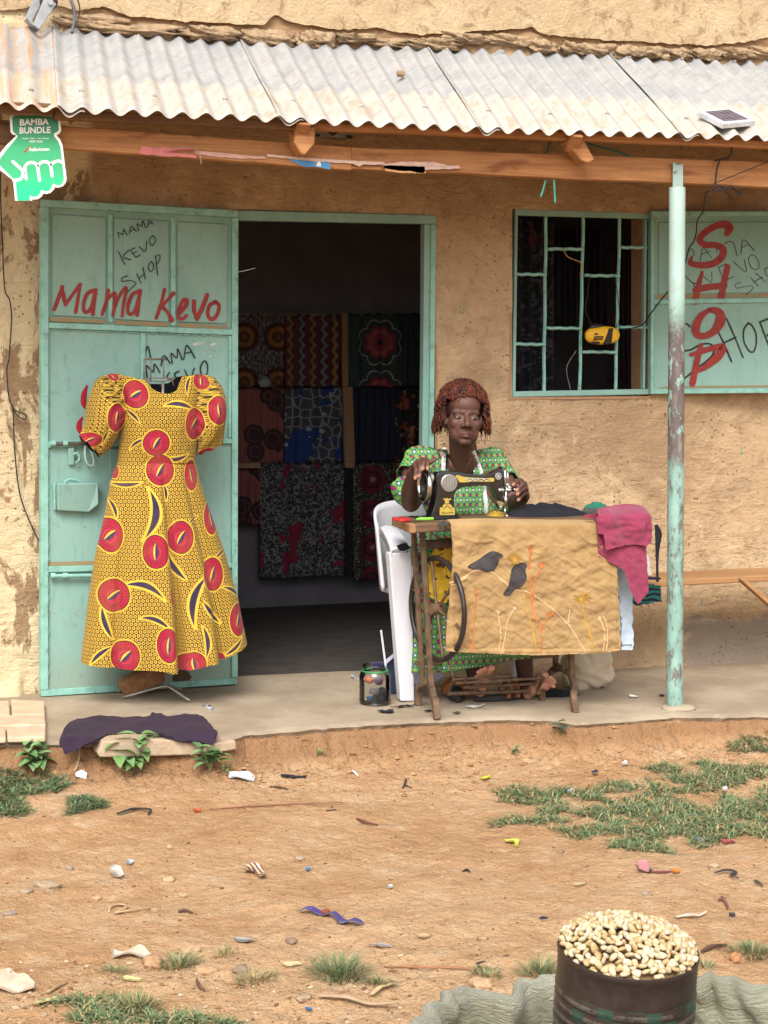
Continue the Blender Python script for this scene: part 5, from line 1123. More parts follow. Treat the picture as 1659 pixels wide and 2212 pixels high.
# treadle: frame of bars
zt = lambda x, y, Y: onY(*zF(x, y), Y)
for a, b, r_ in ((zt(205, 298, -.80), zt(745, 262, -.80), .006), (zt(225, 332, -.82), zt(1050, 282, -.80), .006), (zt(150, 430, -.72), zt(1060, 400, -.70), .009), (zt(300, 372, -.76), zt(960, 335, -.74), .007)):
    mk('treadle_bar', *tube([a, b], r_, 8), IRON, tbl, smooth=True, angle=50)
for a, b in ((zt(205, 300, -.80), zt(150, 430, -.70)), (zt(745, 262, -.80), zt(742, 300, -.72)), (zt(1045, 282, -.80), zt(960, 440, -.70))): mk('treadle_side', *tube([a, b], .007, 8), IRON, tbl, smooth=True, angle=50)
mk('pitman_rod', *tube([zt(130, -260, -.78), zt(150, 40, -.79), zt(205, 298, -.80)], .0055, 8), plain('pale_rod', (.28, .23, .18), None, .5, 20, .1, .001, .3), tbl, smooth=True)
# flywheel
wc = onY(*zS(440, 530), -.86); wr = .205; wrot = Matrix.Rotation(R(10), 3, 'Z')
P = [wc + wrot @ Vector((0, wr * math.cos(t) , wr * math.sin(t))) for t in np.linspace(0, 2 * pi, 49)[:-1]]
fw = mk('flywheel', *tube(P, .011, 10, closed=True), plain('black_iron', (.025, .022, .022), (.05, .04, .035), .4, 20, .1, .001, .3), tbl, smooth=True)
for k in range(6):
    t = k * pi / 3 + .3; mk('spoke', *tube([wc, wc + wrot @ Vector((0, wr * math.cos(t), wr * math.sin(t)))], .006, 6), IRON, fw)
mk('hub', *tube([wc + wrot @ Vector((-.03, 0, 0)), wc + wrot @ Vector((.03, 0, 0))], .022, 14), IRON, fw)

# ------------------------------------------------------------------ the machine
MY = -.75
mach = empty('sewing_machine', onY(960, 1120, MY), 'black hand wheel sewing machine with gold crest standing on the table', 'sewing machine')
g = Gm('black_japan', .12, 0, .6); v = g.obj(); n1 = g.noise(v, 30, 4, .6); g.col(g.mix(g.step(n1, .5, .8), (.008, .0075, .008), (.03, .027, .025))); g.rough(.12 + n1 * .2); g.b.inputs['Coat Weight'].default_value = .5; JAP = g.mat
CHR = plain('chrome', (.70, .70, .70), (.5, .48, .45), .14, 30, .05, .0006, 1.0); GOLD = plain('gold_decal', (.62, .46, .10), (.50, .36, .07), .35, 60, 0, .001, .35); SIL = plain('scratched_silver', (.52, .51, .47), (.36, .35, .32), .3, 50, .1, .001, .7)
MP = (Vector((0, MY - .033, 0)), Vector((0, -1, 0)))
body = [(425, 822), (455, 640), (470, 480), (462, 400), (470, 330), (505, 302), (590, 290), (700, 300), (850, 322), (980, 334), (1050, 318), (1110, 290), (1180, 262), (1206, 256), (1212, 400), (1208, 560), (1196, 622), (1155, 605), (1112, 520), (1060, 465), (980, 450), (860, 452), (760, 466), (700, 492), (664, 545), (662, 640), (685, 740), (715, 822)]
bp = smoothpath([Vector((*zM(*q), 0)) for q in body], 3, True)
mk('body', *prism([onP(q.x, q.y, MP) for q in bp], (0, .066, 0)), JAP, mach, bevel=.012, seg=4, smooth=True, angle=60)
mk('bed', *poly_px([(300, 808), (1488, 800), (1492, 822), (300, 836)], MP, -.15, .055, zM), JAP, mach, bevel=.003)
mk('bed_edge', *poly_px([(640, 808), (1484, 801), (1488, 814), (640, 822)], MP, .0555, .058, zM), plain('grey_steel_edge', (.30, .30, .30), None, .3, 20, 0, metal=.7), mach)
cc = onP(*zM(600, 420), MP); cr_ = 96 / 5.04 * (cc - CAM).dot(FWD) / F
cov = mk('round_cover', *tube([cc + Vector((0, .002, 0)), cc + Vector((0, -.006, 0)), cc + Vector((0, -.008, 0))], [cr_, cr_, cr_ * .93], 36), SIL, mach, smooth=True, angle=30)
for i in range(-4, 5): h = math.sqrt(max(0, 1 - (i / 5) ** 2)) * cr_ * .85; mk('groove', *beam(cc + Vector((i * cr_ / 5.2, -.0085, -h)), cc + Vector((i * cr_ / 5.2, -.0085, h)), .0025, .002, (0, 1, 0)), plain('groove_dark', (.22, .21, .19), None, .5, 20, 0) if i == -4 else bpy.data.materials['groove_dark'], cov)
crest = [(500, 725), (505, 680), (530, 690), (535, 660), (555, 650), (560, 610), (538, 600), (545, 585), (570, 590), (580, 578), (592, 592), (620, 585), (625, 600), (600, 612), (608, 650), (630, 662), (640, 690), (660, 680), (668, 725), (665, 768), (500, 770)]
mk('crest_decal', *poly_px(crest, MP, .0, .0008, zM), GOLD, mach)
for q in ([(545, 700), (580, 670), (620, 700)], [(520, 740), (580, 748), (650, 738)], [(560, 640), (580, 650), (605, 640)]): mk('crest_line', *ribbon(q, 1.2, MP, .0012, zM), JAP, mach)
strip = [(668, 342), (700, 332), (760, 352), (850, 362), (1000, 368), (1085, 362), (1098, 385), (1088, 404), (1000, 405), (850, 402), (800, 412), (715, 412), (700, 385)]
mk('arm_decal', *poly_px(strip, MP, .0, .0008, zM), GOLD, mach); mk('arm_plate', *poly_px([(780, 366), (1040, 374), (1042, 396), (790, 396)], MP, .0008, .0014, zM), plain('cream_plate', (.62, .60, .50), None, .3, 20, 0, metal=.3), mach)
mk('arm_lettering', *ribbon([(800, 388), (830, 374), (860, 390), (890, 376), (920, 390), (950, 378), (980, 392), (1010, 378), (1040, 390)], 1.6, MP, .0018, zM), JAP, mach)
bc2 = onP(*zM(1137, 345), MP); mk('badge', *tube([bc2 + Vector((0, .002, 0)), bc2 + Vector((0, -.004, 0))], .0145, 24), plain('silver_badge', (.6, .62, .64), None, .25, 40, 0, metal=.6), mach)
mk('badge_ring', *tube([bc2 + Vector((.009 * math.cos(t), -.0045, .009 * math.sin(t))) for t in np.linspace(0, 2 * pi, 21)[:-1]], .0012, 6, closed=True), JAP, mach)
# hand wheel
wcx = onY(*zM(335, 450), MY); HWr = .060
P = [wcx + Vector((0, HWr * math.cos(t), HWr * math.sin(t))) for t in np.linspace(0, 2 * pi, 41)[:-1]]
hwl = mk('hand_wheel', *tube(P, .011, 12, closed=True), CHR, mach, smooth=True)
mk('wheel_disc', *tube([wcx + Vector((.004, 0, 0)), wcx + Vector((.008, 0, 0))], HWr * .93, 32), plain('dark_wheel', (.05, .045, .04), None, .35, 20, 0, metal=.4), hwl, smooth=True, angle=40)
ax = onY(*zM(470, 385), MY); mk('wheel_shaft', *tube([Vector((wcx.x, MY, ax.z)), Vector((ax.x + .02, MY, ax.z))], .014, 16), JAP, mach, smooth=True, angle=40); mk('clutch_knob', *tube([Vector((wcx.x + .018, MY, ax.z + .008)), Vector((wcx.x + .034, MY, ax.z + .008))], .021, 20), SIL, mach, smooth=True, angle=40)
NP = lambda x, y, Y=MY - .036: onY(*zM(x, y), Y)
mk('face_plate', *poly_px([(1198, 250), (1236, 256), (1232, 470), (1205, 470)], MP, -.05, -.004, zM), CHR, mach, bevel=.003)
for a, b, r_ in (((1222, 470), (1222, 700), .0045), ((1218, 560), (1222, 660), .009), ((1212, 690), (1214, 790), .003), ((1212, 262), (1216, 480), .006), ((1240, 290), (1246, 460), .003)): mk('needle_bar', *tube([NP(*a), NP(*b)], r_, 10), CHR, mach, smooth=True)
for a, b, r_ in (((1140, 498), (1200, 498), .0075), ((1215, 498), (1300, 492), .0085), ((1300, 492), (1345, 490), .005), ((1225, 430), (1290, 460), .003), ((1240, 465), (1310, 470), .004)): mk('tension_post', *tube([NP(*a), NP(*b)], r_, 10), CHR, mach, smooth=True)
for x in (1158, 1178, 1235, 1255): mk('tension_disc', *tube([NP(x, 498), NP(x + 7, 497.5)], .0125, 16), CHR, mach, smooth=True, angle=40)
mk('presser_foot', *ell(NP(1232, 778), (.009, .010, .006)), CHR, mach, smooth=True); mk('lever', *tube([NP(1150, 682), NP(1195, 672)], .003, 8), CHR, mach, smooth=True)

# ------------------------------------------------------------------ brown embroidered skirt spread over the table front
def skirt_fn(u, v):
    x, y = zS(u, v); t = (v - 125) / 610.0
    P = onY(x, y, -.982 - .012 * t)
    p1, q1, p2, q2 = u * .8 + v * .6, v * .8 - u * .6, u * .86 - v * .5, v * .86 + u * .5; a = float(fbm(p1 / 150, q1 / 48, 3, 201)); b = float(fbm(p2 / 110, q2 / 30, 3, 202)); c_ = float(fbm(u / 160 + v / 90, v / 150 - u / 300, 2, 203))
    e = float(fbm(u / 17 + v / 33, v / 24 - u / 50, 2, 204)); w = .0065 * (1 - min(1, abs(a) * 1.6)) ** 3 + .0034 * (1 - min(1, abs(b) * 1.7)) ** 3 + .0010 * (1 - min(1, abs(e) * 2)) ** 3 + .010 * c_
    fan = math.sin((u - 900) / (26 + 30 * t) + 2 * c_); w += .0065 * fan * math.exp(-((t - .12) / .18) ** 2)
    for (u0, v0, u1, v1) in ((512, 185, 705, 213), (1095, 178, 1180, 222)):
        if u0 < u < u1: w += .007 * math.exp(-((v - (v0 + (v1 - v0) * (u - u0) / (u1 - u0) + 16 * math.sin((u - u0) / (u1 - u0) * pi))) / 5) ** 2)
    for us in (712, 1098): w -= .003 * math.exp(-((u - us) / 3) ** 2) * (t < .18)
    w += .004 * math.exp(-((v - 727) / 5) ** 2) - .003 * math.exp(-((v - 716) / 3) ** 2) + (.004 * math.exp(-((u - 508) / 6) ** 2) if u < 530 else 0) + (.005 * math.exp(-((u - 1268) / 5) ** 2) if u > 1240 else 0)
    if t < .03: P.y += .03 * (1 - t / .03) ** 2; P.z += .004
    return P + Vector((0, -w * min(1, .3 + t * 4), 0))
g = Gm('ochre_cotton', .85, 0, .2); v = g.obj(); n1 = g.noise(v, 7, 5, .6); n2 = g.noise(v, 60, 3, .6); c = g.mix(g.step(n1, .35, .65), (.375, .24, .105), (.31, .195, .082)); c = g.mix(g.step(n2, .6, .75) * .3, c, (.42, .28, .135)); g.col(c).bump(g.noise(v, 14, 4, .55, .8) * 2 + n2 * .4, .3, .005); g.b.inputs['Sheen Weight'].default_value = .2; OCH = g.mat
ske = empty('embroidered_skirt', onY(1160, 1130, -.98), 'ochre skirt with two black bird patches draped over the table front', 'skirt')
out = [(500, 124), (640, 120), (800, 122), (1000, 124), (1180, 126), (1240, 200), (1278, 330), (1284, 520), (1294, 724), (1200, 733), (1050, 742), (900, 746), (740, 740), (600, 733), (474, 726), (486, 560), (503, 380), (510, 230)]
mk('cloth', *cut_panel(out, 5.5, skirt_fn, .003), OCH, ske, smooth=True)
def srib(pts, w, off, name, mat, taper=None, n=5):
    P = smoothpath([Vector((*q, 0)) for q in pts], n); m = len(P); ws = np.interp(np.linspace(0, 1, m), np.linspace(0, 1, len(taper)), taper) * w if taper else [w] * m; V = []
    for i in range(m):
        t = (P[min(i + 1, m - 1)] - P[max(i - 1, 0)]).normalized(); nn = Vector((-t.y, t.x, 0)) * ws[i] / 2
        for s in (-1, 0, 1): q = P[i] + nn * s; V.append(skirt_fn(q.x, q.y) + Vector((0, -off - (.0015 if s == 0 else 0), 0)))
    Fc = [(3 * i + k, 3 * i + k + 1, 3 * i + k + 4, 3 * i + k + 3) for i in range(m - 1) for k in (0, 1)]
    return mk(name, V, Fc, mat, ske, smooth=True)
BIRD = fabric('black_satin', (.035, .03, .032), (.06, .052, .055), sheen=.3); CRM = fabric('cream_cord', (.60, .40, .22)); ORG = fabric('orange_cord', (.52, .18, .055)); YLW = fabric('yellow_cord', (.52, .30, .05))
for q in ([(577, 331), (600, 318), (640, 295), (680, 268), (703, 261), (726, 272), (739, 281), (722, 292), (715, 320), (700, 347), (670, 356), (640, 346), (600, 341)], [(800, 326), (815, 317), (840, 317), (859, 330), (845, 341), (850, 375), (840, 405), (815, 430), (792, 442), (772, 464), (746, 463), (765, 430), (775, 390), (785, 350)]):
    mk('bird_patch', *cut_panel(q, 7, lambda u, v: skirt_fn(u, v) + Vector((0, -.0035, 0)), .002), BIRD, ske, smooth=True); srib(q + [q[0]], 4, .006, 'patch_edge', BP, n=2)
for pts, w, mt in (([(492, 408), (530, 400), (570, 380), (615, 350), (690, 358), (740, 395), (790, 438), (870, 455), (960, 520), (1040, 592), (1080, 650), (1125, 725)], 8, CRM), ([(495, 420), (540, 410), (580, 375)], 5, CRM), ([(1045, 600), (1055, 530)], 6, CRM), ([(1040, 580), (1062, 590)], 5, CRM),
                   ([(873, 250), (868, 350), (872, 450), (890, 560), (918, 625), (920, 738)], 9, ORG), ([(920, 335), (895, 380), (885, 470), (882, 500)], 8, ORG), ([(965, 552), (935, 590), (915, 640)], 7, ORG), ([(620, 448), (612, 560), (600, 732)], 7, ORG), ([(570, 460), (580, 600), (592, 732)], 5, ORG),
                   ([(838, 420), (852, 520), (880, 630), (902, 742)], 7, YLW), ([(1108, 478), (1125, 570), (1150, 650), (1166, 734)], 7, YLW), ([(722, 548), (732, 640), (728, 735)], 6, CRM), ([(795, 528), (765, 590), (740, 735)], 6, CRM), ([(1195, 575), (1216, 640), (1210, 722)], 6, CRM), ([(1212, 562), (1228, 610), (1226, 720)], 6, CRM)):
    srib(pts, w, .004, 'stem', mt)
for (x, y, w, h, mt) in ((874, 250, 9, 20, ORG), (922, 326, 16, 14, ORG), (962, 552, 18, 11, ORG), (619, 452, 7, 16, ORG), (722, 542, 10, 11, CRM), (796, 524, 11, 11, CRM), (1194, 572, 7, 8, CRM)):
    mk('bud', *cut_panel([(x + w * math.cos(t), y + h * math.sin(t)) for t in np.linspace(0, 2 * pi, 15)[:-1]], 6, lambda u, v: skirt_fn(u, v) + Vector((0, -.0045, 0)), .002), mt, ske, smooth=True)
m = MB()
for (x, y, R_, k) in ((795, 295, 42, 60), (1112, 480, 44, 60)):
    for i in range(k):
        a = random.uniform(0, 2 * pi); r0 = random.uniform(0, 8); r1 = R_ * random.uniform(.4, 1); P = [skirt_fn(x + r_ * math.cos(a + .3 * j), y + r_ * math.sin(a + .3 * j) * .8) + Vector((0, -.004 - .002 * j, 0)) for j, r_ in enumerate((r0, (r0 + r1) / 2, r1))]
        m.add(tube(P, .0009, 4))
tag(m.build('yellow_thread_tufts', YLW, ske), kind='stuff')

# ------------------------------------------------------------------ other cloths
def zfn(zf, Y, amp, sc_, seed, slope=0.0, y0=0.0):
    def fn(u, v):
        P = onY(*zf(u, v), Y + slope * (v - y0)); w = amp * float(fbm(u / sc_, v / (sc_ * 2.2), 3, seed)) + amp * .6 * (1 - abs(float(fbm(u / sc_ * 1.7 + v / sc_ / 2, v / sc_, 2, seed + 1)))) ** 3
        return P + Vector((0, -w, 0))
    return fn
MAR = fabric('raspberry_cotton', (.265, .038, .085), (.21, .03, .066), sheen=.3)
mar = empty('raspberry_cloth', onY(1365, 1115, -1.0), 'raspberry pink cloth draped over the right end of the table', 'cloth')
def mfn(u, v):
    P = onY(*zR(u, v), -1.01); k = math.sin((u - 100) / 60) * .01 + .022 * math.exp(-((u - 470) / 60) ** 2) * math.exp(-((v - 560) / 90) ** 2) - .03 * math.exp(-((u - 500) / 22) ** 2 - ((v - 590) / 55) ** 2)
    back = max(0, (500 - v) / 90); P.y += .10 * back ** 1.5; P.y += .10 * max(0, (u - 520) / 90) ** 2
    return P + Vector((0, -k - .007 * float(fbm(u / 70, v / 50, 3, 211)) - .012 * (1 - abs(float(fbm(u / 120 + v / 160, v / 80, 2, 212)))) ** 4, 0))
mk('fold', *cut_panel([(100, 498), (150, 440), (190, 428), (300, 420), (430, 408), (500, 410), (565, 425), (600, 460), (612, 520), (585, 600), (545, 690), (505, 735), (420, 722), (300, 735), (165, 765), (150, 640), (108, 630)], 14, mfn, .003), MAR, mar, smooth=True)
mk('flap', *cut_panel([(160, 752), (210, 738), (300, 728), (420, 718), (505, 728), (518, 850), (520, 960), (527, 1110), (490, 1160), (440, 1216), (415, 1180), (390, 1140), (370, 1070), (345, 990), (310, 925), (250, 890), (190, 862), (168, 800)], 12, zfn(zR, -.995, .012, 90, 213, -.00004, 750), .003), MAR, mar, smooth=True)
mk('under_layer', *cut_panel([(0, 478), (60, 468), (150, 455), (170, 560), (176, 832), (145, 838), (112, 825), (102, 640), (92, 510), (10, 500)], 12, zfn(zR, -.990, .010, 60, 214), .003), fabric('raspberry_shade_side', (.27, .032, .078)), mar, smooth=True)
NVY = fabric('black_navy_cotton', (.011, .012, .017), (.016, .017, .023), sheen=.02); DGR = fabric('dark_grey_cloth', (.055, .05, .046))
def heap(name, px0, px1, ytop, ybase, Y, dep, mat, label, seed, rough=.35, lowp=.0):
    a, b = onY(px0, ybase, Y), onY(px1, ybase, Y); top = onY((px0 + px1) / 2, ytop, Y); n, m = 60, 24; rows = []
    for j in range(m + 1):
        row = []
        for i in range(n + 1):
            u = i / n; v = j / m; h = (math.sin(pi * u) ** .55) * (math.sin(pi * v) ** .5); f = 1 + rough * float(fbm(u * 6 + seed, v * 3, 4, seed)) - .25 * (1 - abs(float(fbm(u * 5, v * 5 + seed, 2, seed + 3)))) ** 4
            row.append(Vector((a.x + (b.x - a.x) * u, Y + dep * (v - .5) * (.6 + .4 * math.sin(pi * u)), a.z + .003 + (top.z - a.z) * h * max(.05, f) * (1 - lowp * u))))
        rows.append(row)
    o = mk(name, *grid(rows), mat, smooth=True); tag(o, label, 'cloth'); return o
heap('navy_cloth_heap', 1092, 1262, 1089, 1120, -.74, .26, NVY, 'crumpled navy black cloth lying on the table right of the needle', 221, .35)
heap('grey_cloth_heap', 1245, 1335, 1097, 1119, -.72, .2, DGR, 'dark grey folded cloth between navy heap and raspberry cloth', 222)
heap('green_cloth_scrap', 1264, 1312, 1085, 1103, -.66, .1, fabric('bottle_green', (.012, .15, .095)), 'small bottle green cloth scrap on the table', 223)
heap('mustard_cloth', 1050, 1098, 1103, 1120, -.70, .14, fabric('mustard', (.42, .27, .02), (.16, .10, .02)), 'mustard yellow cloth under the sewing machine needle', 224)
JEAN = fabric('pale_blue_denim', (.52, .62, .72), (.45, .55, .66))
jn = tag(mk('jeans_leg', *cut_panel([(268, 880), (318, 905), (350, 1000), (392, 1130), (388, 1400), (392, 1560), (388, 1592), (300, 1590), (292, 1400), (275, 1100)], 14, zfn(zR, -.86, .008, 60, 231), .012), JEAN, smooth=True), 'pale blue jeans leg hanging behind the ochre skirt', 'jeans')
mk('hem_seam', *ribbon([(296, 1558), (340, 1556), (390, 1556)], 1.6, (Vector((0, -.873, 0)), Vector((0, -1, 0))), .006, zR), NVY, jn); mk('side_seam', *ribbon([(300, 920), (318, 1200), (312, 1540)], .8, (Vector((0, -.873, 0)), Vector((0, -1, 0))), .004, zR), fabric('seam_white', (.7, .75, .8)), jn)
g = Gm('striped_green_knit', .9, 0, .2); X_, Y_, Z_ = g.sep(g.obj()); f = g.fr((Z_ + X_ * .2 + g.noise(g.obj(), 12, 2, .5) * .05) / .026); g.col(g.mix((f < .5), (.012, .012, .016), (.012, .10, .095))); KNIT = g.mat
tag(mk('striped_cloth', *cut_panel([(390, 1050), (520, 1060), (630, 1068), (634, 1195), (560, 1205), (430, 1232), (388, 1200)], 14, zfn(zR, -.42, .012, 60, 232), .01), KNIT, smooth=True), 'dark green and black striped cloth hanging below the bench end', 'cloth')
tag(mk('navy_shirt_edge', *cut_panel([(500, 985), (560, 992), (632, 1000), (615, 1018), (540, 1016), (505, 1010)], 10, zfn(zR, -.45, .006, 40, 233), .008), fabric('navy_blue', (.018, .022, .055)), smooth=True), 'navy cloth edge lying on the bench beside the strap', 'cloth')
tag(mk('white_cloth_edge', *cut_panel([(505, 780), (540, 840), (538, 880), (555, 980), (520, 975), (500, 860)], 10, zfn(zR, -.55, .006, 40, 234), .006), fabric('off_white', (.62, .60, .57)), smooth=True), 'off white cloth edge behind the raspberry cloth', 'cloth')
P = smoothpath([onY(*zR(*q), -1.0) for q in ((596, 560), (616, 640), (608, 760), (606, 880), (608, 1035))], 6); tag(mk('black_strap', *tube(P, [.008, .017, .010, .006, .006], 8, flat=.2, up=(0, 1, 0)), NVY, smooth=True), 'narrow black strap hanging from the raspberry cloth', 'strap')
# small tools
SC = (Vector((0, -.90, 0)), Vector((0, -1, 0)))
sci = empty('scissors', onY(*zM(100, 820), -.90), 'red handled scissors lying on the left end of the table', 'scissors'); tz_ = TZ + .006
RP_ = plain('red_plastic', (.50, .02, .025), None, .35, 20, 0); a = onY(*zM(20, 810), -.86); b = onY(*zM(155, 815), -.86)
for dy in (-.022, .022):
    P = [Vector((a.x + (b.x - a.x) * (.5 + .5 * math.cos(t)), -.86 + dy + .016 * math.sin(t), tz_ + .004)) for t in np.linspace(0, 2 * pi, 21)[:-1]]; mk('handle', *tube(P, .0055, 8, closed=True), RP_, sci, smooth=True)
mk('blade', *beam((b.x - .005, -.86, tz_), (b.x + .06, -.855, tz_), .016, .004), STEEL, sci)
a, b = onY(*zM(243, 808), -.88), onY(*zM(428, 806), -.88)
tag(mk('green_marker', *tube([Vector((a.x, -.88, tz_ + .004)), Vector((a.x + .015, -.88, tz_ + .005)), Vector((b.x, -.88, tz_ + .005))], [.004, .0075, .0065], 10), plain('lime_plastic', (.22, .55, .07), None, .35, 20, 0), smooth=True, angle=50), 'lime green marker lying on the table beside the scissors', 'marker')
tag(mk('dark_rag', *cut_panel([(500, 850), (560, 838), (605, 850), (580, 880), (545, 890), (540, 935), (505, 938), (512, 890)], 8, lambda u, v: onY(*zM(u, v), -.985) + Vector((0, .02 * (v < 860) - .004 * math.sin(u / 9), 0)), .003), DGR, smooth=True), 'small dark rag hanging over the table edge beside the ochre skirt', 'rag')

# ------------------------------------------------------------------ plastic chair
g = Gm('white_plastic', .38, 0, .4); v = g.obj(); n1 = g.noise(g.scale(v, (1, 1, .4)), 9, 5, .65); n2 = g.noise(v, 40, 4, .7); c = g.mix(g.step(n1, .4, .7), (.66, .66, .72), (.60, .59, .62)); c = g.mix(g.step(n2 * .6 + n1 * .4, .56, .68) * .5, c, (.42, .35, .27)); g.col(c).bump(n2, .1, .001); WPL_ = g.mat
chair = empty('plastic_chair', onF(935, 1480), 'white plastic garden chair the seamstress sits on', 'chair')
q1, q2 = onY(822, 1165, -.30), onY(884, 1500, -.60)
cx0 = q1.x; cx1 = cx0 + .60; yf, yb = -.60, -.10
xfl = onF(880, 1512).x
def legq(pts_top, pts_bot, name):
    V = [Vector(p) for p in pts_top] + [Vector(p) for p in pts_bot]
    return mk(name, V, [(0, 1, 2, 3), (7, 6, 5, 4), (0, 4, 5, 1), (1, 5, 6, 2), (2, 6, 7, 3), (3, 7, 4, 0)], WPL_, chair, bevel=.006, seg=2)
fa, fb = onY(*zS(216, 268), -.60), onY(*zS(322, 268), -.60); ga, gb = onF(*zS(270, 962)), onF(*zS(335, 962)); ga = onY(*zS(270, 962), -.60); gb = onY(*zS(335, 962), -.60)
legq([fa, fb, fb + Vector((0, .05, 0)), fa + Vector((0, .05, 0))], [ga, gb, gb + Vector((0, .05, 0)), ga + Vector((0, .05, 0))], 'leg')
wX = .52
legq([(xfl + wX - .03, yf, .62), (xfl + wX + .03, yf, .62), (xfl + wX + .03, yf + .05, .62), (xfl + wX - .03, yf + .05, .62)], [(xfl + wX - .01, yf, floor_z(3)), (xfl + wX + .03, yf, floor_z(3)), (xfl + wX + .03, yf + .04, floor_z(3)), (xfl + wX - .01, yf + .04, floor_z(3))], 'leg')
c1, c2 = onY(*zF(770, 60), -.18), onY(*zF(845, 460), -.18)
for x in (xfl + .13, c2.x): legq([(x - .04, -.17, .42), (x + .02, -.17, .42), (x + .02, -.12, .42), (x - .04, -.12, .42)], [(x - .025, -.14, floor_z(x)), (x + .005, -.14, floor_z(x)), (x + .005, -.10, floor_z(x)), (x - .025, -.10, floor_z(x))], 'leg')
mk('seat', *box(cx0 + .05, cx0 + .56, yf + .03, yb - .05, .40, .425), WPL_, chair, bevel=.01, seg=2)
rows = []
for j in range(13):
    v = j / 12; row = []
    for i in range(33):
        u = i / 32; a = (u - .5) * pi * 1.02; top = .80 - .10 * abs(2 * u - 1) ** 4; z = .43 + (top - .43) * v
        row.append(Vector((cx0 + .30 + .295 * math.sin(a) * (1 + .04 * v), -.34 + .22 * math.cos(a) * 1.0 + .05 * v, z)))
    rows.append(row)
bk = mk('backrest', *grid(rows), WPL_, chair, smooth=True); bk.modifiers.new('thick', 'SOLIDIFY').thickness = .012
for sx in (0, 1):
    xa_ = cx0 + .02 if not sx else cx0 + .59; xb = (fa.x + fb.x) / 2 - .0 if not sx else xfl + wX
    rows = []
    for i, (t) in enumerate(np.linspace(0, 1, 14)):
        p_ = Vector((xa_, -.33, .70)).lerp(Vector((xb, -.60, .628)), t) + Vector((0, 0, .012 * math.sin(pi * t))); w = .03 + .008 * t
        rows.append([p_ + Vector((-w, 0, -.03)), p_ + Vector((-w, 0, 0)), p_ + Vector((0, 0, .008)), p_ + Vector((w, 0, 0)), p_ + Vector((w, 0, -.03))])
    o = mk('armrest', *grid(rows), WPL_, chair, smooth=True, angle=50); o.modifiers.new('thick', 'SOLIDIFY').thickness = .006
# dark cloth stuck in the chair, papers and folder beside it
tag(mk('black_cloth_tuft', *cut_panel([(250, 235), (290, 220), (312, 240), (285, 262), (262, 258)], 8, zfn(zS, -.63, .008, 30, 241), .01), NVY, smooth=True), 'black cloth tuft tucked at the chair arm', 'cloth')
PAP = plain('lilac_paper', (.60, .58, .74), None, .6, 12, .1); FOLD = plain('navy_folder', (.025, .04, .075), (.04, .06, .10), .3, 20, 0)
fo = onF(*zJ(680, 1230)); tag(mk('navy_folder', *prism([onY(*zJ(*q), -.42) for q in ((560, 790), (700, 600), (770, 640), (770, 1228), (640, 1228))], (0, .03, 0)), FOLD, bevel=.002), 'navy folder standing on edge between jar and chair leg', 'folder')
mk('paper_sheet', *prism([onY(*zJ(*q), -.435) for q in ((556, 770), (560, 700), (690, 592), (712, 600), (690, 650))], (0, .004, 0)), PAP, bpy.data.objects['navy_folder'])
tag(mk('paper_stack', *prism([onY(*zJ(*q), -.30) for q in ((960, 900), (1040, 715), (1160, 775), (1290, 850), (1450, 925), (1455, 960), (1300, 1060), (1180, 1085), (980, 1080))], (0, .02, 0)), PAP, bevel=.002), 'lilac white paper sheets leaning under the table behind the chair leg', 'paper')
tag(mk('paper_slip', *cut_panel([(0, 968), (50, 972), (130, 990), (140, 1030), (80, 1020), (20, 1000)], 12, lambda u, v: onF(*zJ(u, v)) + Vector((0, 0, .004 + .006 * math.sin(u / 20))), .001), PAP, smooth=True), 'crumpled white paper slip on the floor left of the jar', 'paper')

# ------------------------------------------------------------------ jar with scraps
jb = onF(810, 1521); jr = .0655; jz = jb.z + .003
g = Gm('clear_pet', .05); g.nt.nodes.remove(g.b); fr = g.n('ShaderNodeFresnel'); fr.inputs[0].default_value = 1.45; tr = g.n('ShaderNodeBsdfTransparent'); tr.inputs[0].default_value = (.93, .94, .95, 1); gl = g.n('ShaderNodeBsdfGlossy'); gl.inputs['Roughness'].default_value = .06; mx_ = g.n('ShaderNodeMixShader')
ad = g.m('ADD', X(g, fr.outputs[0]), .05); g.put(mx_.inputs[0], ad); g.nt.links.new(tr.outputs[0], mx_.inputs[1]); g.nt.links.new(gl.outputs[0], mx_.inputs[2]); g.nt.links.new(mx_.outputs[0], g.out.inputs[0]); PET = g.mat
jar = empty('plastic_jar', jb, 'clear plastic jar of cloth scraps standing on the porch floor', 'jar')
prof = [(.055, 0), (.064, .006), (.0665, .02), (.0645, .03), (.0665, .04), (.0645, .055), (.0665, .07), (.0645, .085), (.066, .10), (.0655, .115), (.060, .13), (.052, .137), (.050, .14), (.0525, .145), (.050, .15), (.0525, .155), (.050, .162)]
V, Fc = lathe(prof, (jb.x, jb.y, jz), 36, False); Fc.append(tuple(range(36))); mk('glass', V, Fc, PET, jar, smooth=True)
mk('rubber_band', *tube([Vector((jb.x + .0535 * math.cos(t), jb.y + .0535 * math.sin(t), jz + .137)) for t in np.linspace(0, 2 * pi, 33)[:-1]], .0035, 8, closed=True), plain('green_rubber', (.05, .34, .11), None, .5, 20, 0), jar, smooth=True)
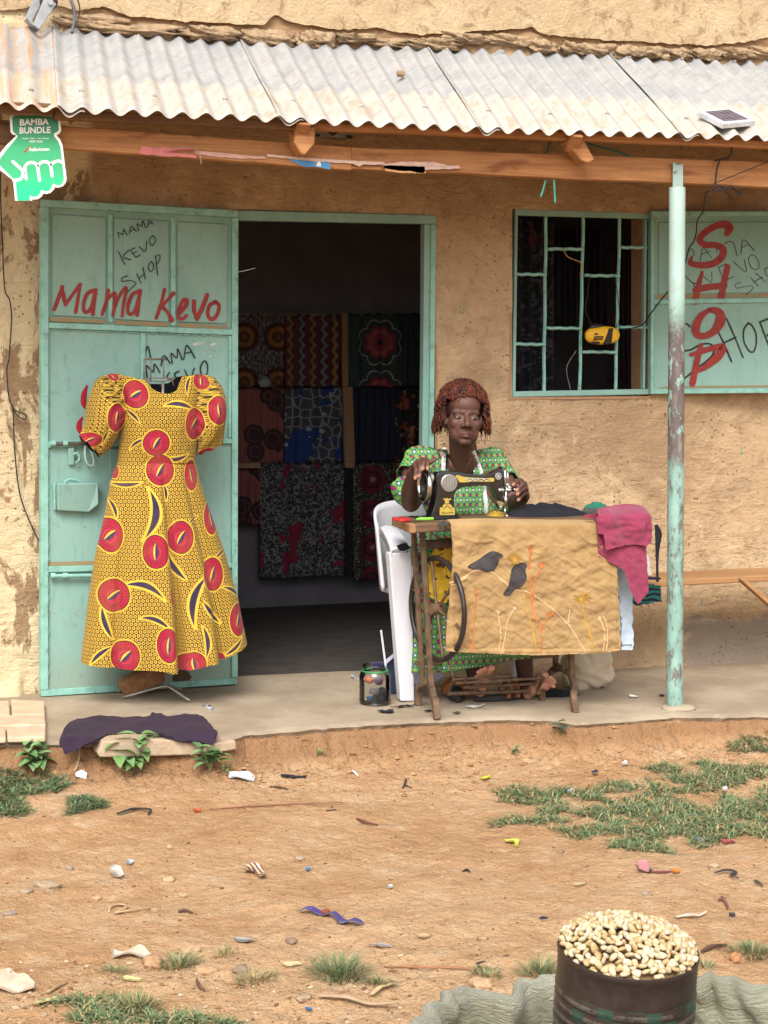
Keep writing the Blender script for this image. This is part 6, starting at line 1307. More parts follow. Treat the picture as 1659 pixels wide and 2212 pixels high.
for i, (c, z, w, lab) in enumerate((((.42, .14, .06), .10, .02, 'orange'), ((.03, .035, .06), .022, .022, 'navy'), ((.04, .20, .42), .012, .012, 'blue'), ((.28, .25, .28), .055, .018, 'pale'), ((.10, .09, .11), .045, .02, 'charcoal'), ((.55, .18, .08), .095, .014, 'coral'), ((.09, .05, .09), .095, .02, 'plum'), ((.07, .07, .08), .010, .026, 'black'))):
    an = i * 2.3 + 3.6; lump('scrap', Vector((jb.x + (.055 - w) * math.cos(an) * .9, jb.y + (.055 - w) * math.sin(an) * .9 - .004, jz + z + .004)), (w, w * .9, w * .75), 250 + i, fabric(lab + '_scrap', c), jar, 18, 12, .2, .6)
tag(lump('cloth_wad', Vector((jb.x + .012, jb.y, jz + .158)), (.03, .025, .014), 262, fabric('indigo_scrap', (.022, .018, .06)), None, 18, 10, .5, .4), 'indigo cloth wad sticking out of the jar mouth', 'cloth')
a, b = onY(*zJ(548, 800), jb.y - .03), onY(*zJ(475, 242), jb.y - .05); tag(mk('white_ruler', *beam(a - (b - a) * .25, b, .0085, .003, (0, 1, 0)), plain('white_stick', (.72, .76, .80), None, .4, 20, 0), bevel=.001), 'white plastic stick standing in the jar', 'stick')

# ------------------------------------------------------------------ bench, sacks, sandals, floor scraps
ben = empty('bench', onY(1560, 1290, -.25), 'long plain wooden bench against the wall right of the pole', 'bench')
a, b = onY(*zR(120, 1065), -.42), onY(*zR(2300, 955), -.42); bz_ = onY(*zR(900, 1020), -.42).z
BENW = plain('bench_wood', (.40, .215, .095), (.32, .165, .07), .7, 6, .25, .003, stretch=(.25, 1, 4))
h_ = 46 / 2.106 / 1.8228 * 7.9 / F
mk('seat_plank', *box(a.x, b.x, -.42, -.14, bz_ - h_ * .9, bz_ + h_ * .25), BENW, ben, bevel=.004)
p0, p1 = onY(*zR(1290, 1000), -.425), onY(*zR(1640, 1310), -.425); mk('brace', *beam(p0, p1, .02, .042, (0, 1, 0)), BENW, ben, bevel=.003)
for x in (onY(1290, 1300, -.3).x, p1.x + .25): mk('leg', *box(x - .025, x + .025, -.36, -.31, floor_z(x), bz_ - h_), BENW, ben, bevel=.003); mk('leg', *box(x - .025, x + .025, -.22, -.17, floor_z(x), bz_ - h_), BENW, ben, bevel=.003)
CSK = fabric('cream_sackcloth', (.56, .46, .34), (.46, .37, .26))
sk_ = onF(1280, 1487); tag(lump('cream_sack', sk_ + Vector((-.02, .02, .085)), (.115, .07, .095), 271, CSK, None, 50, 34, .55, .28), 'cream cloth sack slumped on the floor behind the table leg', 'sack')
SOLE = plain('black_rubber', (.02, .019, .02), (.035, .032, .03), .7, 30, .1, .001); STRP = plain('rust_orange_strap', (.40, .12, .04), None, .7, 30, .1, .001)
def sandal(c, ang, L, lab):
    e = empty('sandal', c, lab, 'sandal', 'pair of black and orange sandals'); M_ = Matrix.Rotation(ang, 3, 'Z')
    pts = [(L / 2 * math.cos(t) , (.040 + .006 * math.cos(t)) * math.sin(t)) for t in np.linspace(0, 2 * pi, 29)[:-1]]
    mk('sole', *prism([Vector(c) + M_ @ Vector((x, y, .002)) for x, y in pts], (0, 0, .026)), SOLE, e, bevel=.005)
    mk('insole', *prism([Vector(c) + M_ @ Vector((x * .93, y * .9, .028)) for x, y in pts], (0, 0, .004)), plain('grey_insole', (.05, .048, .05), None, .8, 20, 0), e)
    for (x0, w) in ((.06, .016), (.015, .014)):
        P = [Vector(c) + M_ @ Vector((x0 + .012 * math.sin(t), .046 * math.cos(t), .012 + .052 * math.sin(t))) for t in np.linspace(0, pi, 13)]; mk('strap', *tube(P, w, 8, flat=.18, up=M_ @ Vector((0, 0, 1))), STRP, e, smooth=True)
    return e
sandal(onF(985, 1508) + Vector((0, 0, .001)), 1.25, .25, 'black sandal with orange strap below the treadle, left of the pair'); sandal(onF(1078, 1512) + Vector((0, 0, .001)), .12, .25, 'black sandal with orange strap lying sideways, right of the pair')
tag(heap('dark_scrap_heap', 1150, 1245, 1492, 1506, onF(1200, 1500).y, .14, NVY, 'dark cloth scraps heaped below the right end of the treadle', 281, .5), None, 'cloth scrap')
def flat(nm, pts, zf, mat, lab, cat='cloth scrap', lift=.003, grp=None, curl=.004):
    return tag(mk(nm, *cut_panel(pts, 14, lambda u, v: onF(*zf(u, v)) + Vector((0, 0, lift + curl * abs(math.sin(u / 37 + v / 19)))), .002), mat, smooth=True), lab, cat, grp)
flat('black_scrap', [(415, 1505), (520, 1512), (655, 1500), (680, 1540), (580, 1545), (470, 1535)], zJ, NVY, 'flat black cloth scrap on the floor below the jar')
flat('black_scrap', [(610, 1455), (740, 1450), (800, 1428), (900, 1430), (1010, 1420), (960, 1445), (860, 1445), (780, 1460)], zJ, NVY, 'long thin black scrap between jar and table foot')
flat('black_scrap', [(1135, 1530), (1180, 1512), (1275, 1498), (1278, 1518), (1200, 1525)], zJ, NVY, 'tiny black scrap beside the left front table foot')
flat('white_scrap', [(310, 562), (400, 556), (500, 540), (470, 560), (390, 573)], zF, plain('white_scrap', (.7, .7, .68), None, .8, 30, 0), 'thin white paper sliver below the sandals')
flat('white_scrap', [(370, 1985), (450, 1988), (452, 1996), (385, 1998)], zR, plain('white_scrap2', (.75, .75, .74), None, .8, 30, 0), 'small white sliver on the floor left of the pole')
flat('black_scrap', [(620, 1982), (668, 1980), (665, 1990), (630, 1992)], zR, NVY, 'tiny black chip on the floor beside the pole')
flat('leaf_scrap', [(190, 618), (240, 610), (275, 618), (240, 628)], zF, plain('dry_leaf', (.12, .09, .06), None, .9, 30, 0), 'dry leaf scrap on the floor below the treadle', 'leaf')
# ================================================================== THE SEAMSTRESS
from mathutils.bvhtree import BVHTree
def cap(a, b, ra, rb, n=18, m=6):
    a = Vector(a); b = Vector(b); d = (b - a).normalized(); P = []; rr = []
    for i in range(m): t = pi / 2 * i / m; P.append(a - d * ra * math.cos(t)); rr.append(max(ra * math.sin(t), ra * .02))
    P.append(a); rr.append(ra); P.append(b); rr.append(rb)
    for i in range(1, m + 1): t = pi / 2 * i / m; P.append(b + d * rb * math.sin(t)); rr.append(max(rb * math.cos(t), rb * .02))
    return tube(P, rr, n)
def chain(pts):
    m = MB()
    for (a, ra), (b, rb) in zip(pts, pts[1:]): m.add(cap(a, b, ra, rb))
    return m.V, m.F
def union(parts, voxel, iters=2, fac=.5):
    m = MB()
    for p_ in parts: m.add(p_)
    me = bpy.data.meshes.new('u'); me.from_pydata([tuple(v) for v in m.V], [], m.F)
    bm = bmesh.new(); bm.from_mesh(me); bmesh.ops.recalc_face_normals(bm, faces=bm.faces); bm.to_mesh(me); bm.free()
    ob = bpy.data.objects.new('u', me); COL.objects.link(ob); r_ = ob.modifiers.new('r', 'REMESH'); r_.mode = 'VOXEL'; r_.voxel_size = voxel
    s_ = ob.modifiers.new('s', 'SMOOTH'); s_.factor = fac; s_.iterations = iters
    out = bpy.data.meshes.new_from_object(ob.evaluated_get(bpy.context.evaluated_depsgraph_get())); bpy.data.objects.remove(ob); bpy.data.meshes.remove(me)
    return out
pm_ = lambda x, y, Y: onY(*zM(x, y), Y)
person = empty('person', onF(1005, 1490), 'woman in green patterned dress with curly auburn hair sewing at the machine', 'person')
# head frame: r = viewer's right, f = face direction, origin at eye level
Hc0 = onY(*zH(622, 640), -.56)
tocam = CAM - Hc0; tocam.z = 0; tocam.normalize(); yaw = R(11)
f_ = Matrix.Rotation(yaw, 3, 'Z') @ tocam; roll = R(-3.5)
r_ax = Vector((-f_.y, f_.x, 0)); u_ax = Vector((0, 0, 1)); r_ax2 = r_ax * math.cos(roll) + u_ax * math.sin(roll); u_ax2 = u_ax * math.cos(roll) - r_ax * math.sin(roll)
pitch = R(4); f2 = f_ * math.cos(pitch) + u_ax2 * math.sin(pitch); u2 = u_ax2 * math.cos(pitch) - f_ * math.sin(pitch)
HM = Matrix((r_ax2, f2, u2)).transposed()
HO = Hc0 - f2 * .078
def hl_(r, f, u): return HO + HM @ Vector((r, f, u))
def hell(c, r): return ell(hl_(*c), r, 28, 18, HM)
parts = [hell((0, -.022, .043), (.077, .096, .090)), hell((0, .020, -.032), (.071, .066, .083)), hell((0, .024, -.072), (.059, .055, .047)), hell((0, .058, -.104), (.027, .023, .0185)), hell((0, .026, .055), (.067, .062, .056)),
         hell((0, .066, -.071), (.033, .022, .027))]
for s in (-1, 1):
    parts += [hell((s * .042, .051, -.027), (.025, .025, .027)), hell((s * .034, .0655, .0005), (.0175, .0130, .0105)), hell((s * .0165, .091, -.037), (.0115, .013, .010)), hell((s * .078, -.010, -.012), (.009, .021, .033)), hell((s * .039, .028, -.062), (.026, .038, .044)),
              cap(hl_(s * .010, .070, .022), hl_(s * .046, .058, .022), .0145, .0125)]
parts += [hell((0, .064, .022), (.024, .018, .018)), cap(hl_(0, .078, .010), hl_(0, .1035, -.032), .0085, .0145), chain([(hl_(-.026, .073, -.0715), .0060), (hl_(-.006, .0855, -.0665), .0078), (hl_(.006, .0855, -.0665), .0078), (hl_(.026, .073, -.0715), .0060)]), chain([(hl_(-.022, .0735, -.078), .0060), (hl_(0, .0855, -.0815), .0090), (hl_(.022, .0735, -.078), .0060)])]
shR, shL = pm_(222, 178, -.33), pm_(1120, 190, -.33); nb = onY(1003, 1000, -.36)
parts += [cap(hl_(0, -.018, -.07), nb + Vector((0, -.01, -.02)), .057, .066), cap(nb + Vector((0, 0, -.02)), shR + Vector((.05, 0, -.01)), .052, .05), cap(nb + Vector((0, 0, -.02)), shL + Vector((-.05, 0, -.01)), .052, .05)]
chest = onY(1000, 1075, -.32); belly = onY(992, 1170, -.28)
parts += [ell(chest + Vector((0, 0, .02)), (.165, .105, .17)), ell(belly, (.165, .12, .17)), ell(chest + Vector((-.065, -.06, -.02)), (.065, .055, .07)), ell(chest + Vector((.065, -.06, -.02)), (.065, .055, .07))]
# arms
elR, wrR = pm_(188, 590, -.50), pm_(224, 292, -.69); elL, wrL = pm_(1315, 655, -.46), pm_(1420, 560, -.67)
parts += [chain([(shR, .05), (elR, .047), (elR.lerp(wrR, .35), .044), (wrR, .026)]), chain([(shL, .05), (elL, .041), (elL.lerp(wrL, .35), .038), (wrL, .026)])]
parts += [ell(elR + Vector((0, .0, -.012)), (.043, .05, .046))]
def finger(pts, r0, r1): return chain([(p_, r0 + (r1 - r0) * i / (len(pts) - 1)) for i, p_ in enumerate(pts)])
kn = [pm_(352, 172, -.775), pm_(312, 170, -.785), pm_(268, 188, -.785), pm_(228, 222, -.775)]
tips = [pm_(368, 268, -.826), pm_(316, 268, -.832), pm_(276, 348, -.832), pm_(236, 370, -.820)]
for k, t, bl_ in zip(kn, tips, (.012, .016, .020, .014)):
    mid = k.lerp(t, .45) + Vector((0, -bl_, .006)); parts += [finger([k, mid, t], .0102, .0082), cap(wrR.lerp(k, .25), k, .017, .0125)]
parts += [finger([pm_(318, 222, -.752), pm_(385, 200, -.776), pm_(425, 180, -.782), pm_(458, 160, -.782)], .0125, .0088)]
kn = [pm_(1388, 400, -.735), pm_(1425, 430, -.745), pm_(1440, 478, -.745), pm_(1440, 535, -.735)]
tipsL = [pm_(1300, 440, -.79), pm_(1338, 500, -.80), pm_(1345, 545, -.80), pm_(1355, 606, -.79)]
for k, t, bl_ in zip(kn, tipsL, (.014, .018, .016, .010)):
    mid = k.lerp(t, .42) + Vector((0, -bl_, .012)); parts += [finger([k, mid, t], .0102, .0080), cap(wrL.lerp(k, .25), k, .017, .0125)]
parts += [finger([wrL.lerp(pm_(1388, 400, -.735), .4), pm_(1350, 480, -.74), pm_(1318, 492, -.76)], .0125, .0088)]
# legs and bare feet on the treadle
hipR, hipL = belly + Vector((-.09, .02, -.15)), belly + Vector((.09, .02, -.15))
knR, knL = onY(1008, 1200, -.66), onY(1120, 1200, -.62); anR, anL = zt(415, 320, -.60), zt(880, 330, -.58); knR.z = knL.z = .54
parts += [chain([(hipR, .085), (knR, .062), (knR + Vector((0, .02, -.12)), .056), (anR, .034)]), chain([(hipL, .085), (knL, .062), (knL + Vector((0, .02, -.12)), .056), (anL, .034)])]
soles = []
def foot(an, heel, ball, toes, toe_r, w):
    global parts, soles
    parts += [cap(an, heel, .032, .028), cap(heel, ball, .028, .022), cap(an, ball, .03, .02)]
    s = (toes[-1] - toes[0]).normalized()
    parts += [cap(ball - s * w * .5, ball + s * w * .5, .018, .02), cap(heel.lerp(ball, .5) - s * w * .25, heel.lerp(ball, .5) + s * w * .25, .022, .022)]
    for t, r_ in zip(toes, toe_r): parts += [cap(ball.lerp(t, .35), t, r_ * .9, r_)]
    soles += [heel, ball, heel.lerp(ball, .5)] + toes
foot(anR, zt(452, 400, -.68), zt(500, 270, -.745), [zt(412, 275, -.775), zt(432, 232, -.785), zt(460, 210, -.79), zt(500, 196, -.793), zt(560, 190, -.79)], [.0085, .0095, .0098, .0105, .0155], .055)
foot(anL, zt(900, 425, -.665), zt(1035, 325, -.745), [zt(1140, 360, -.77), zt(1146, 322, -.78), zt(1135, 298, -.785), zt(1112, 280, -.787), zt(1058, 256, -.785)], [.0085, .0095, .0098, .0105, .0155], .055)
me = union(parts, .0034, 2, .5)
g = Gm('dark_skin', .42, 0, .45); (pal, lip, drk), _v = g.attr('tint'); v = g.obj(); n1 = g.noise(v, 18, 4, .6); n2 = g.noise(v, 300, 2, .6)
c = g.mix(g.step(n1, .35, .65), (.108, .046, .031), (.086, .035, .023)); c = g.mix(pal, c, (.52, .25, .175)); c = g.mix(lip * .7, c, (.12, .045, .042)); c = g.mix(drk * .8, c, (.022, .010, .007)); g.col(c).bump(n2, .12, .001); g.rough(.50 + n1 * .16); g.b.inputs['Subsurface Weight'].default_value = .04; g.b.inputs['Subsurface Radius'].default_value = (.01, .004, .002); SKIN = g.mat
me.materials.clear(); me.materials.append(SKIN); me.polygons.foreach_set('use_smooth', [True] * len(me.polygons))
co = np.zeros(len(me.vertices) * 3, np.float32); me.vertices.foreach_get('co', co); co = co.reshape(-1, 3)
nrv = np.zeros(len(me.vertices) * 3, np.float32); me.vertices.foreach_get('normal', nrv); nrv = nrv.reshape(-1, 3)
def dist(p_): return np.linalg.norm(co - np.array(p_), axis=1)
pal = np.zeros(len(co)); camn = np.array((CAM - Vector((3, -.7, .2))).normalized())
for s in soles: pal = np.maximum(pal, np.clip(1.9 - dist(s) / .024, 0, 1) * np.clip((nrv @ camn) * 2.2 - .15, 0, 1))
for t in tips + tipsL: pal = np.maximum(pal, .8 * np.clip(1.7 - dist(t) / .0085, 0, 1) * np.clip((nrv @ camn) * 2 - .3, 0, 1))
loc = (co - np.array(HO)) @ np.array(HM)
lip = np.exp(-((loc[:, 0] / .026) ** 4)) * np.exp(-(((loc[:, 2] + .075) / .011) ** 4)) * (loc[:, 1] > .07)
eyeR = np.zeros(len(co))
for s in (-1, 1): eyeR = np.maximum(eyeR, .55 * np.exp(-(((loc[:, 0] - s * .034) / .02) ** 2) - ((loc[:, 2] - .008) / .007) ** 2) * (loc[:, 1] > .05))
mouth = np.exp(-((loc[:, 2] + .0738 + .0 * loc[:, 0]) / .0022) ** 2) * (np.abs(loc[:, 0]) < .025) * (loc[:, 1] > .065)
nost = sum(np.exp(-(((loc[:, 0] - s * .009) / .005) ** 2) - ((loc[:, 2] + .0465) / .0035) ** 2) for s in (-1, 1)) * (loc[:, 1] > .085)
brow = sum(.55 * np.exp(-(((loc[:, 0] - s * .034) / .02) ** 4) - ((loc[:, 2] - .024 + .10 * (np.abs(loc[:, 0]) - .03) ** 1) / .0045) ** 2) for s in (-1, 1)) * (loc[:, 1] > .05)
hairl = np.clip((loc[:, 2] - .082) / .012, 0, 1) * (loc[:, 2] < .2) * (loc[:, 1] > -.2)
drk = np.clip(np.maximum.reduce([eyeR, mouth, nost, brow, hairl]), 0, 1)
at = me.attributes.new('tint', 'FLOAT_VECTOR', 'POINT'); at.data.foreach_set('vector', np.stack([pal, lip, drk], 1).astype(np.float32).ravel())
body_o = link('body', me, person)
EYE = plain('eye_dark', (.03, .018, .014), None, .15, 20, 0); EWH = plain('eye_white', (.38, .32, .29), None, .25, 20, 0)
for s in (-1, 1):
    e = mk('eye', *ell(hl_(s * .034, .0772, -.0030), (.0125, .0045, .0034), 16, 8, HM), EWH, person, smooth=True); mk('iris', *ell(hl_(s * .034 + .001, .0802, -.0032), (.0072, .0026, .0034), 12, 8, HM), EYE, e, smooth=True)
    mk('eyelid_fold', *tube([hl_(s * .034 + x, .0795 - abs(x) * .16 - (s * x > 0) * abs(x) * .2, -.0002 - (x / .0165) ** 2 * .0035) for x in np.linspace(-.0165, .0165, 9)], .0014, 6), EYE, person, smooth=True)
# curly auburn hair
g = Gm('auburn_hair', .5, 0, .4); (hv, _a, _b), _v = g.attr('tone'); c = g.mix(hv, (.016, .006, .005), (.20, .038, .013)); g.col(c).bump(g.noise(g.obj(), 260, 2, .6), .5, .002); HAIR = g.mat
hm = MB(); tone = []
hc = (0, -.022, .043)
V, Fc = ell(hl_(0, -.034, .048), (.088, .098, .108), 32, 20, HM); V = [Vector(v) for v in V]; hm.add((V, Fc)); tone += [.04] * len(V)
rs = random.Random(5); cnt = 0
while cnt < 2100:
    a = rs.uniform(0, 2 * pi); zc = rs.uniform(-.55, 1); d = Vector((math.sqrt(1 - zc * zc) * math.cos(a), math.sqrt(1 - zc * zc) * math.sin(a), zc))
    root = Vector((d.x * .093, -.028 + d.y * .098, .050 + d.z * .108))
    if root.y > .018 and root.z < .098 - .25 * abs(root.x): continue       # face stays open
    if root.y > -.02 and root.z < .01 and abs(root.x) < .085 and root.y > .0: continue
    if rs.random() < .25 and root.y < -.06: continue
    L = rs.uniform(.022, .054) * (1.5 if root.z < .03 else 1.0) * (1.25 if d.z > .6 else 1); out = Vector((d.x, d.y * .7, d.z * .55)).normalized(); ph = rs.uniform(0, 6.3); hr = rs.uniform(.003, .008); turns = rs.uniform(1.6, 4.0); tn = min(1, max(.02, rs.gauss(.5, .38)))
    out = (out + Vector((rs.gauss(0, .32), rs.gauss(0, .32), rs.gauss(0, .32)))).normalized()
    if root.z < .035: out = (Vector((d.x * 1.5, d.y * .6, .16)) + Vector((rs.gauss(0, .3), rs.gauss(0, .3), rs.gauss(0, .25)))).normalized()
    if root.y > .01: out = (Vector((d.x * .9, .75, .45)) + Vector((rs.gauss(0, .3), rs.gauss(0, .2), rs.gauss(0, .3)))).normalized()
    P = []; n = 16; side = out.cross(Vector((0, 0, 1))).normalized(); up2 = side.cross(out)
    for i in range(n + 1):
        t = i / n; base = root + out * L * (t - .42 * t * t) + Vector((0, 0, -L * ((.05 * t + .45 * t * t) if root.z > .03 else (.25 * t + .75 * t * t))))
        P.append(hl_(*(base + (side * math.cos(ph + turns * 2 * pi * t) + up2 * math.sin(ph + turns * 2 * pi * t)) * hr)))
    V, Fc = tube(P, [.0024, .0027, .0024, .0014], 4); hm.add((V, Fc)); tone += [tn * (.35 + .65 * i / n) for i in range(n + 1) for _ in range(4)]; cnt += 1
ho = hm.build('hair', HAIR, person, smooth=True); at = ho.data.attributes.new('tone', 'FLOAT_VECTOR', 'POINT'); at.data.foreach_set('vector', np.repeat(np.array(tone, np.float32), 3))
er = hl_(-.083, -.006, -.045); GLD = plain('thin_gold', (.55, .38, .16), None, .3, 20, 0, metal=.8)
mk('earring', *tube([er + HM @ Vector((0, .010 * math.cos(t), -.022 + .022 * math.sin(t))) for t in np.linspace(0, 2 * pi, 21)[:-1]], .0012, 6, closed=True), GLD, person, smooth=True)
# dress top
armR = (elR - shR); armL = (elL - shL)
seR, seL = shR + armR * .42, shL + armL * .48
gp = [ell(chest + Vector((0, .005, .01)), (.178, .125, .175), 32, 20), ell(belly + Vector((0, 0, .01)), (.178, .135, .17), 32, 20), ell(chest + Vector((-.065, -.068, -.02)), (.073, .062, .08)), ell(chest + Vector((.065, -.068, -.02)), (.073, .062, .08)),
      cap(nb + Vector((0, .0, -.02)), shR + Vector((.02, 0, .0)), .062, .064), cap(nb + Vector((0, 0, -.02)), shL + Vector((-.02, 0, 0)), .062, .064),
      cap(shR + Vector((.01, 0, -.008)), seR + armR.normalized() * .08 + Vector((-.012, -.01, 0)), .056, .080), cap(shL + Vector((-.01, 0, -.008)), seL + armL.normalized() * .08, .056, .072), cap(nb + Vector((0, 0, .0)), nb + Vector((0, 0, -.05)), .072, .09)]
gm = union(gp, .007, 4, .5)
neckpoly = [zH(*q) for q in ((352, 900), (352, 1000), (372, 1150), (380, 1310), (430, 1420), (560, 1500), (690, 1420), (728, 1230), (718, 1100), (695, 1030), (690, 900))]
def inpoly(x, y, P):
    r_ = False; j = len(P) - 1
    for i in range(len(P)):
        if (P[i][1] > y) != (P[j][1] > y) and x < (P[j][0] - P[i][0]) * (y - P[i][1]) / (P[j][1] - P[i][1]) + P[i][0]: r_ = not r_
        j = i
    return r_
bm = bmesh.new(); bm.from_mesh(gm); dead = []
aR, aL = armR.normalized(), armL.normalized()
for f in bm.faces:
    c_ = f.calc_center_median(); x, y = px_of(c_)
    if (c_.y < -.30 and inpoly(x, y, neckpoly)) or (c_ - nb).xy.length < .062 and c_.z > nb.z - .02: dead.append(f); continue
    if (c_ - shR).dot(aR) > armR.length * .42 + .012 * math.sin(c_.x * 120) and (c_ - seR).length < .13: dead.append(f); continue
    if (c_ - shL).dot(aL) > armL.length * .48 + .012 * math.sin(c_.y * 120) and (c_ - seL).length < .13: dead.append(f)
bmesh.ops.delete(bm, geom=dead, context='FACES')
for v in bm.verts:
    w = .0065 * (1 - abs(float(fbm(v.co.x * 16 + v.co.z * 9, v.co.z * 7 - v.co.y * 12, 3, 301)))) ** 3 + .006 * float(fbm(v.co.x * 9, v.co.z * 14, 2, 302)); v.co += v.normal * w
bm.to_mesh(gm); bm.free()
g = Gm('green_ankara', .85, 0, .2); v = g.obj(); X_, Y_, Z_ = g.sep(v); a = X_ / .0155; b = Z_ / .042
par = g.fr(g.m('FLOOR', a) * .5); bz = b + par                                   # alternate columns shift by half
fx = (g.fr(a) - .5) * .0155; fz = (g.fr(bz) - .5) * .042; r = g.length(fx, fz * .66); fz2 = (g.fr(bz + .5) - .5) * .042; r2 = g.length(fx * 1.2, fz2)
c = (.095, .285, .08)
wv = g.absn(g.sin(a * pi)) * .006; c = g.mix((g.absn(g.absn(fx) - .0068) < .0010) * (g.absn(fz) < .013), c, (.02, .06, .02)); c = g.mix((r < .0080), c, (.20, .50, .12)); c = g.mix((r < .0068), c, (.015, .03, .13)); c = g.mix((r < .0036), c, (.55, .60, .58)); c = g.mix((r < .0040) * (par > .25), c, (.42, .02, .06)); c = g.mix((r2 < .0042), c, (.50, .52, .07)); c = g.mix((r2 < .0022), c, (.02, .10, .03))
g.col(c).bump(g.noise(v, 26, 4, .6), .35, .005); ANK = g.mat
gm.materials.clear(); gm.materials.append(ANK); gm.polygons.foreach_set('use_smooth', [True] * len(gm.polygons))
top_o = link('dress_top', gm, person); md = top_o.modifiers.new('thick', 'SOLIDIFY'); md.thickness = .003; md.offset = -1
# skirt over the knees
sx0, sx1 = onY(876, 1300, -.55).x, onY(1185, 1300, -.55).x; scx = (sx0 + sx1) / 2; shw = (sx1 - sx0) / 2
st_ = [((belly.x, -.26, .60), .19, .14, 0), ((scx - .02, -.40, .59), .25, .13, .3), ((scx, -.58, .57), .27, .10, .75), ((scx, -.66, .50), .285, .09, 1.15), ((scx, -.645, .36), .30, .10, 1.5), ((scx, -.63, .24), .305, .11, 1.55), ((scx, -.62, .125), .31, .12, 1.57)]
rows = []; n = 110
for j in range(48):
    t = j / 47 * (len(st_) - 1); i = min(int(t), len(st_) - 2); w = t - i; A_, B_ = st_[i], st_[i + 1]; w = w * w * (3 - 2 * w) * .5 + w * .5
    c_ = Vector(A_[0]).lerp(Vector(B_[0]), w); hw = A_[1] + (B_[1] - A_[1]) * w; th = A_[2] + (B_[2] - A_[2]) * w; an = A_[3] + (B_[3] - A_[3]) * w; k = min(1, j / 20)
    nrm_ = Vector((0, -math.sin(an), math.cos(an)))                              # outward from lap / front
    row = []
    for q in range(n + 1):
        a = 2 * pi * q / n; fo = 1 + k * (.10 * math.sin(6 * a + 1) + .07 * math.sin(11 * a + 2.2) + .04 * float(vn(a * 5, j * .15, 9)))
        p_ = c_ + Vector((1, 0, 0)) * hw * math.cos(a) * (1 + (fo - 1) * .4) + nrm_ * th * math.sin(a) * fo
        if j > 30: p_.z += (j - 30) / 17 * (.075 * (math.cos(a) * .5 + .5) - .01)
        row.append(p_)
    rows.append(row)
sk = mk('dress_skirt', *grid(rows), ANK, person, smooth=True)
sk.modifiers.new('thick', 'SOLIDIFY').thickness = .003
# measuring tape round her neck
dg = bpy.context.evaluated_depsgraph_get()
bv = BVHTree.FromPolygons([v.co.copy() for v in gm.vertices] + [v.co.copy() for v in me.vertices], [tuple(p_.vertices) for p_ in gm.polygons] + [tuple(i + len(gm.vertices) for i in p_.vertices) for p_ in me.polygons])
def hit(x, y, off=.004, dflt=-.45):
    d = ray(x, y).normalized(); h = bv.ray_cast(CAM, d)
    return (h[0] - d * off) if h[0] is not None else onY(x, y, dflt)
TAPE = plain('white_tape', (.66, .66, .63), (.58, .58, .55), .6, 30, 0)
tp = empty('measuring_tape', hit(*zH(330, 1150)), 'white measuring tape hanging round the neck of the seamstress', 'measuring tape')
def lay(pts, zf, w, name, mat, parent, off=.004, n=6):
    P = smoothpath([Vector((*zf(*q), 0)) for q in pts], n); V = []
    for i in range(len(P)):
        t = (P[min(i + 1, len(P) - 1)] - P[max(i - 1, 0)]).normalized(); nn = Vector((-t.y, t.x, 0)) * w / 2; c_ = hit(P[i].x, P[i].y, off); dep = (c_ - CAM).dot(FWD)
        for s in (-1, 1): q = P[i] + nn * s; V.append(atD(q.x, q.y, dep))
    Fc = [(2 * i, 2 * i + 1, 2 * i + 3, 2 * i + 2) for i in range(len(P) - 1)]; o = mk(name, V, Fc, mat, parent, smooth=True); o.modifiers.new('t', 'SOLIDIFY').thickness = .0012; return o
lay([(332, 1035), (330, 1080), (322, 1180), (318, 1300), (316, 1420)], zH, 9, 'strip', TAPE, tp, .006); lay([(706, 1085), (735, 1150), (775, 1250), (815, 1370), (845, 1500), (860, 1660)], zH, 8.5, 'strip', TAPE, tp, .006)
lay([(975, 460), (995, 560), (1005, 650), (1010, 760)], zM, 8.5, 'strip', TAPE, tp, .006)
lay([(360, 1110), (352, 1220), (350, 1310)], zH, 8, 'dark_strip', NVY, tp, .006); lay([(255, 1050), (272, 1080), (300, 1140)], zH, 7, 'bra_strap', fabric('beige_strap', (.52, .38, .28)), person, .005)
for k in range(7):
    t = k / 6; lay([(705 + 120 * t, 1085 + 300 * t), (722 + 125 * t, 1082 + 292 * t)], zH, 2.2, 'tape_mark', BLK, tp, .0075, 2)
for k in range(5): lay([(318 + 8 * (1 - k / 5), 1040 + 60 * k), (345 + 6 * (1 - k / 5), 1042 + 60 * k)], zH, 2.0, 'tape_mark', BLK, tp, .0075, 2)
for q in ([(385, 1180), (430, 1270), (475, 1340)], [(675, 1180), (640, 1260), (602, 1345)]):
    P = smoothpath([hit(*zH(*a), .002) for a in q], 6); mk('necklace', *tube(P, .0014, 6), GLD, person, smooth=True)
P = [onY(*zM(*q), -.72) for q in ((420, 935), (405, 1000), (398, 1060))]; mk('strip', *tube(P, .008, 6, flat=.15, up=(0, 1, 0)), TAPE, tp)
# yellow printed cloth in her lap behind the flywheel
g = Gm('yellow_print', .85, 0, .2); n1 = g.noise(g.obj(), 16, 3, .6, 1.0); g.col(g.mix((n1 > .56), (.58, .36, .03), (.10, .04, .02))); 
tag(mk('yellow_lap_cloth', *cut_panel([(395, 300), (430, 240), (505, 190), (520, 300), (515, 450), (480, 500), (440, 495), (400, 470)], 10, zfn(zS, -.785, .012, 60, 311), .004), g.mat, smooth=True), 'yellow printed cloth hanging behind the flywheel', 'cloth')
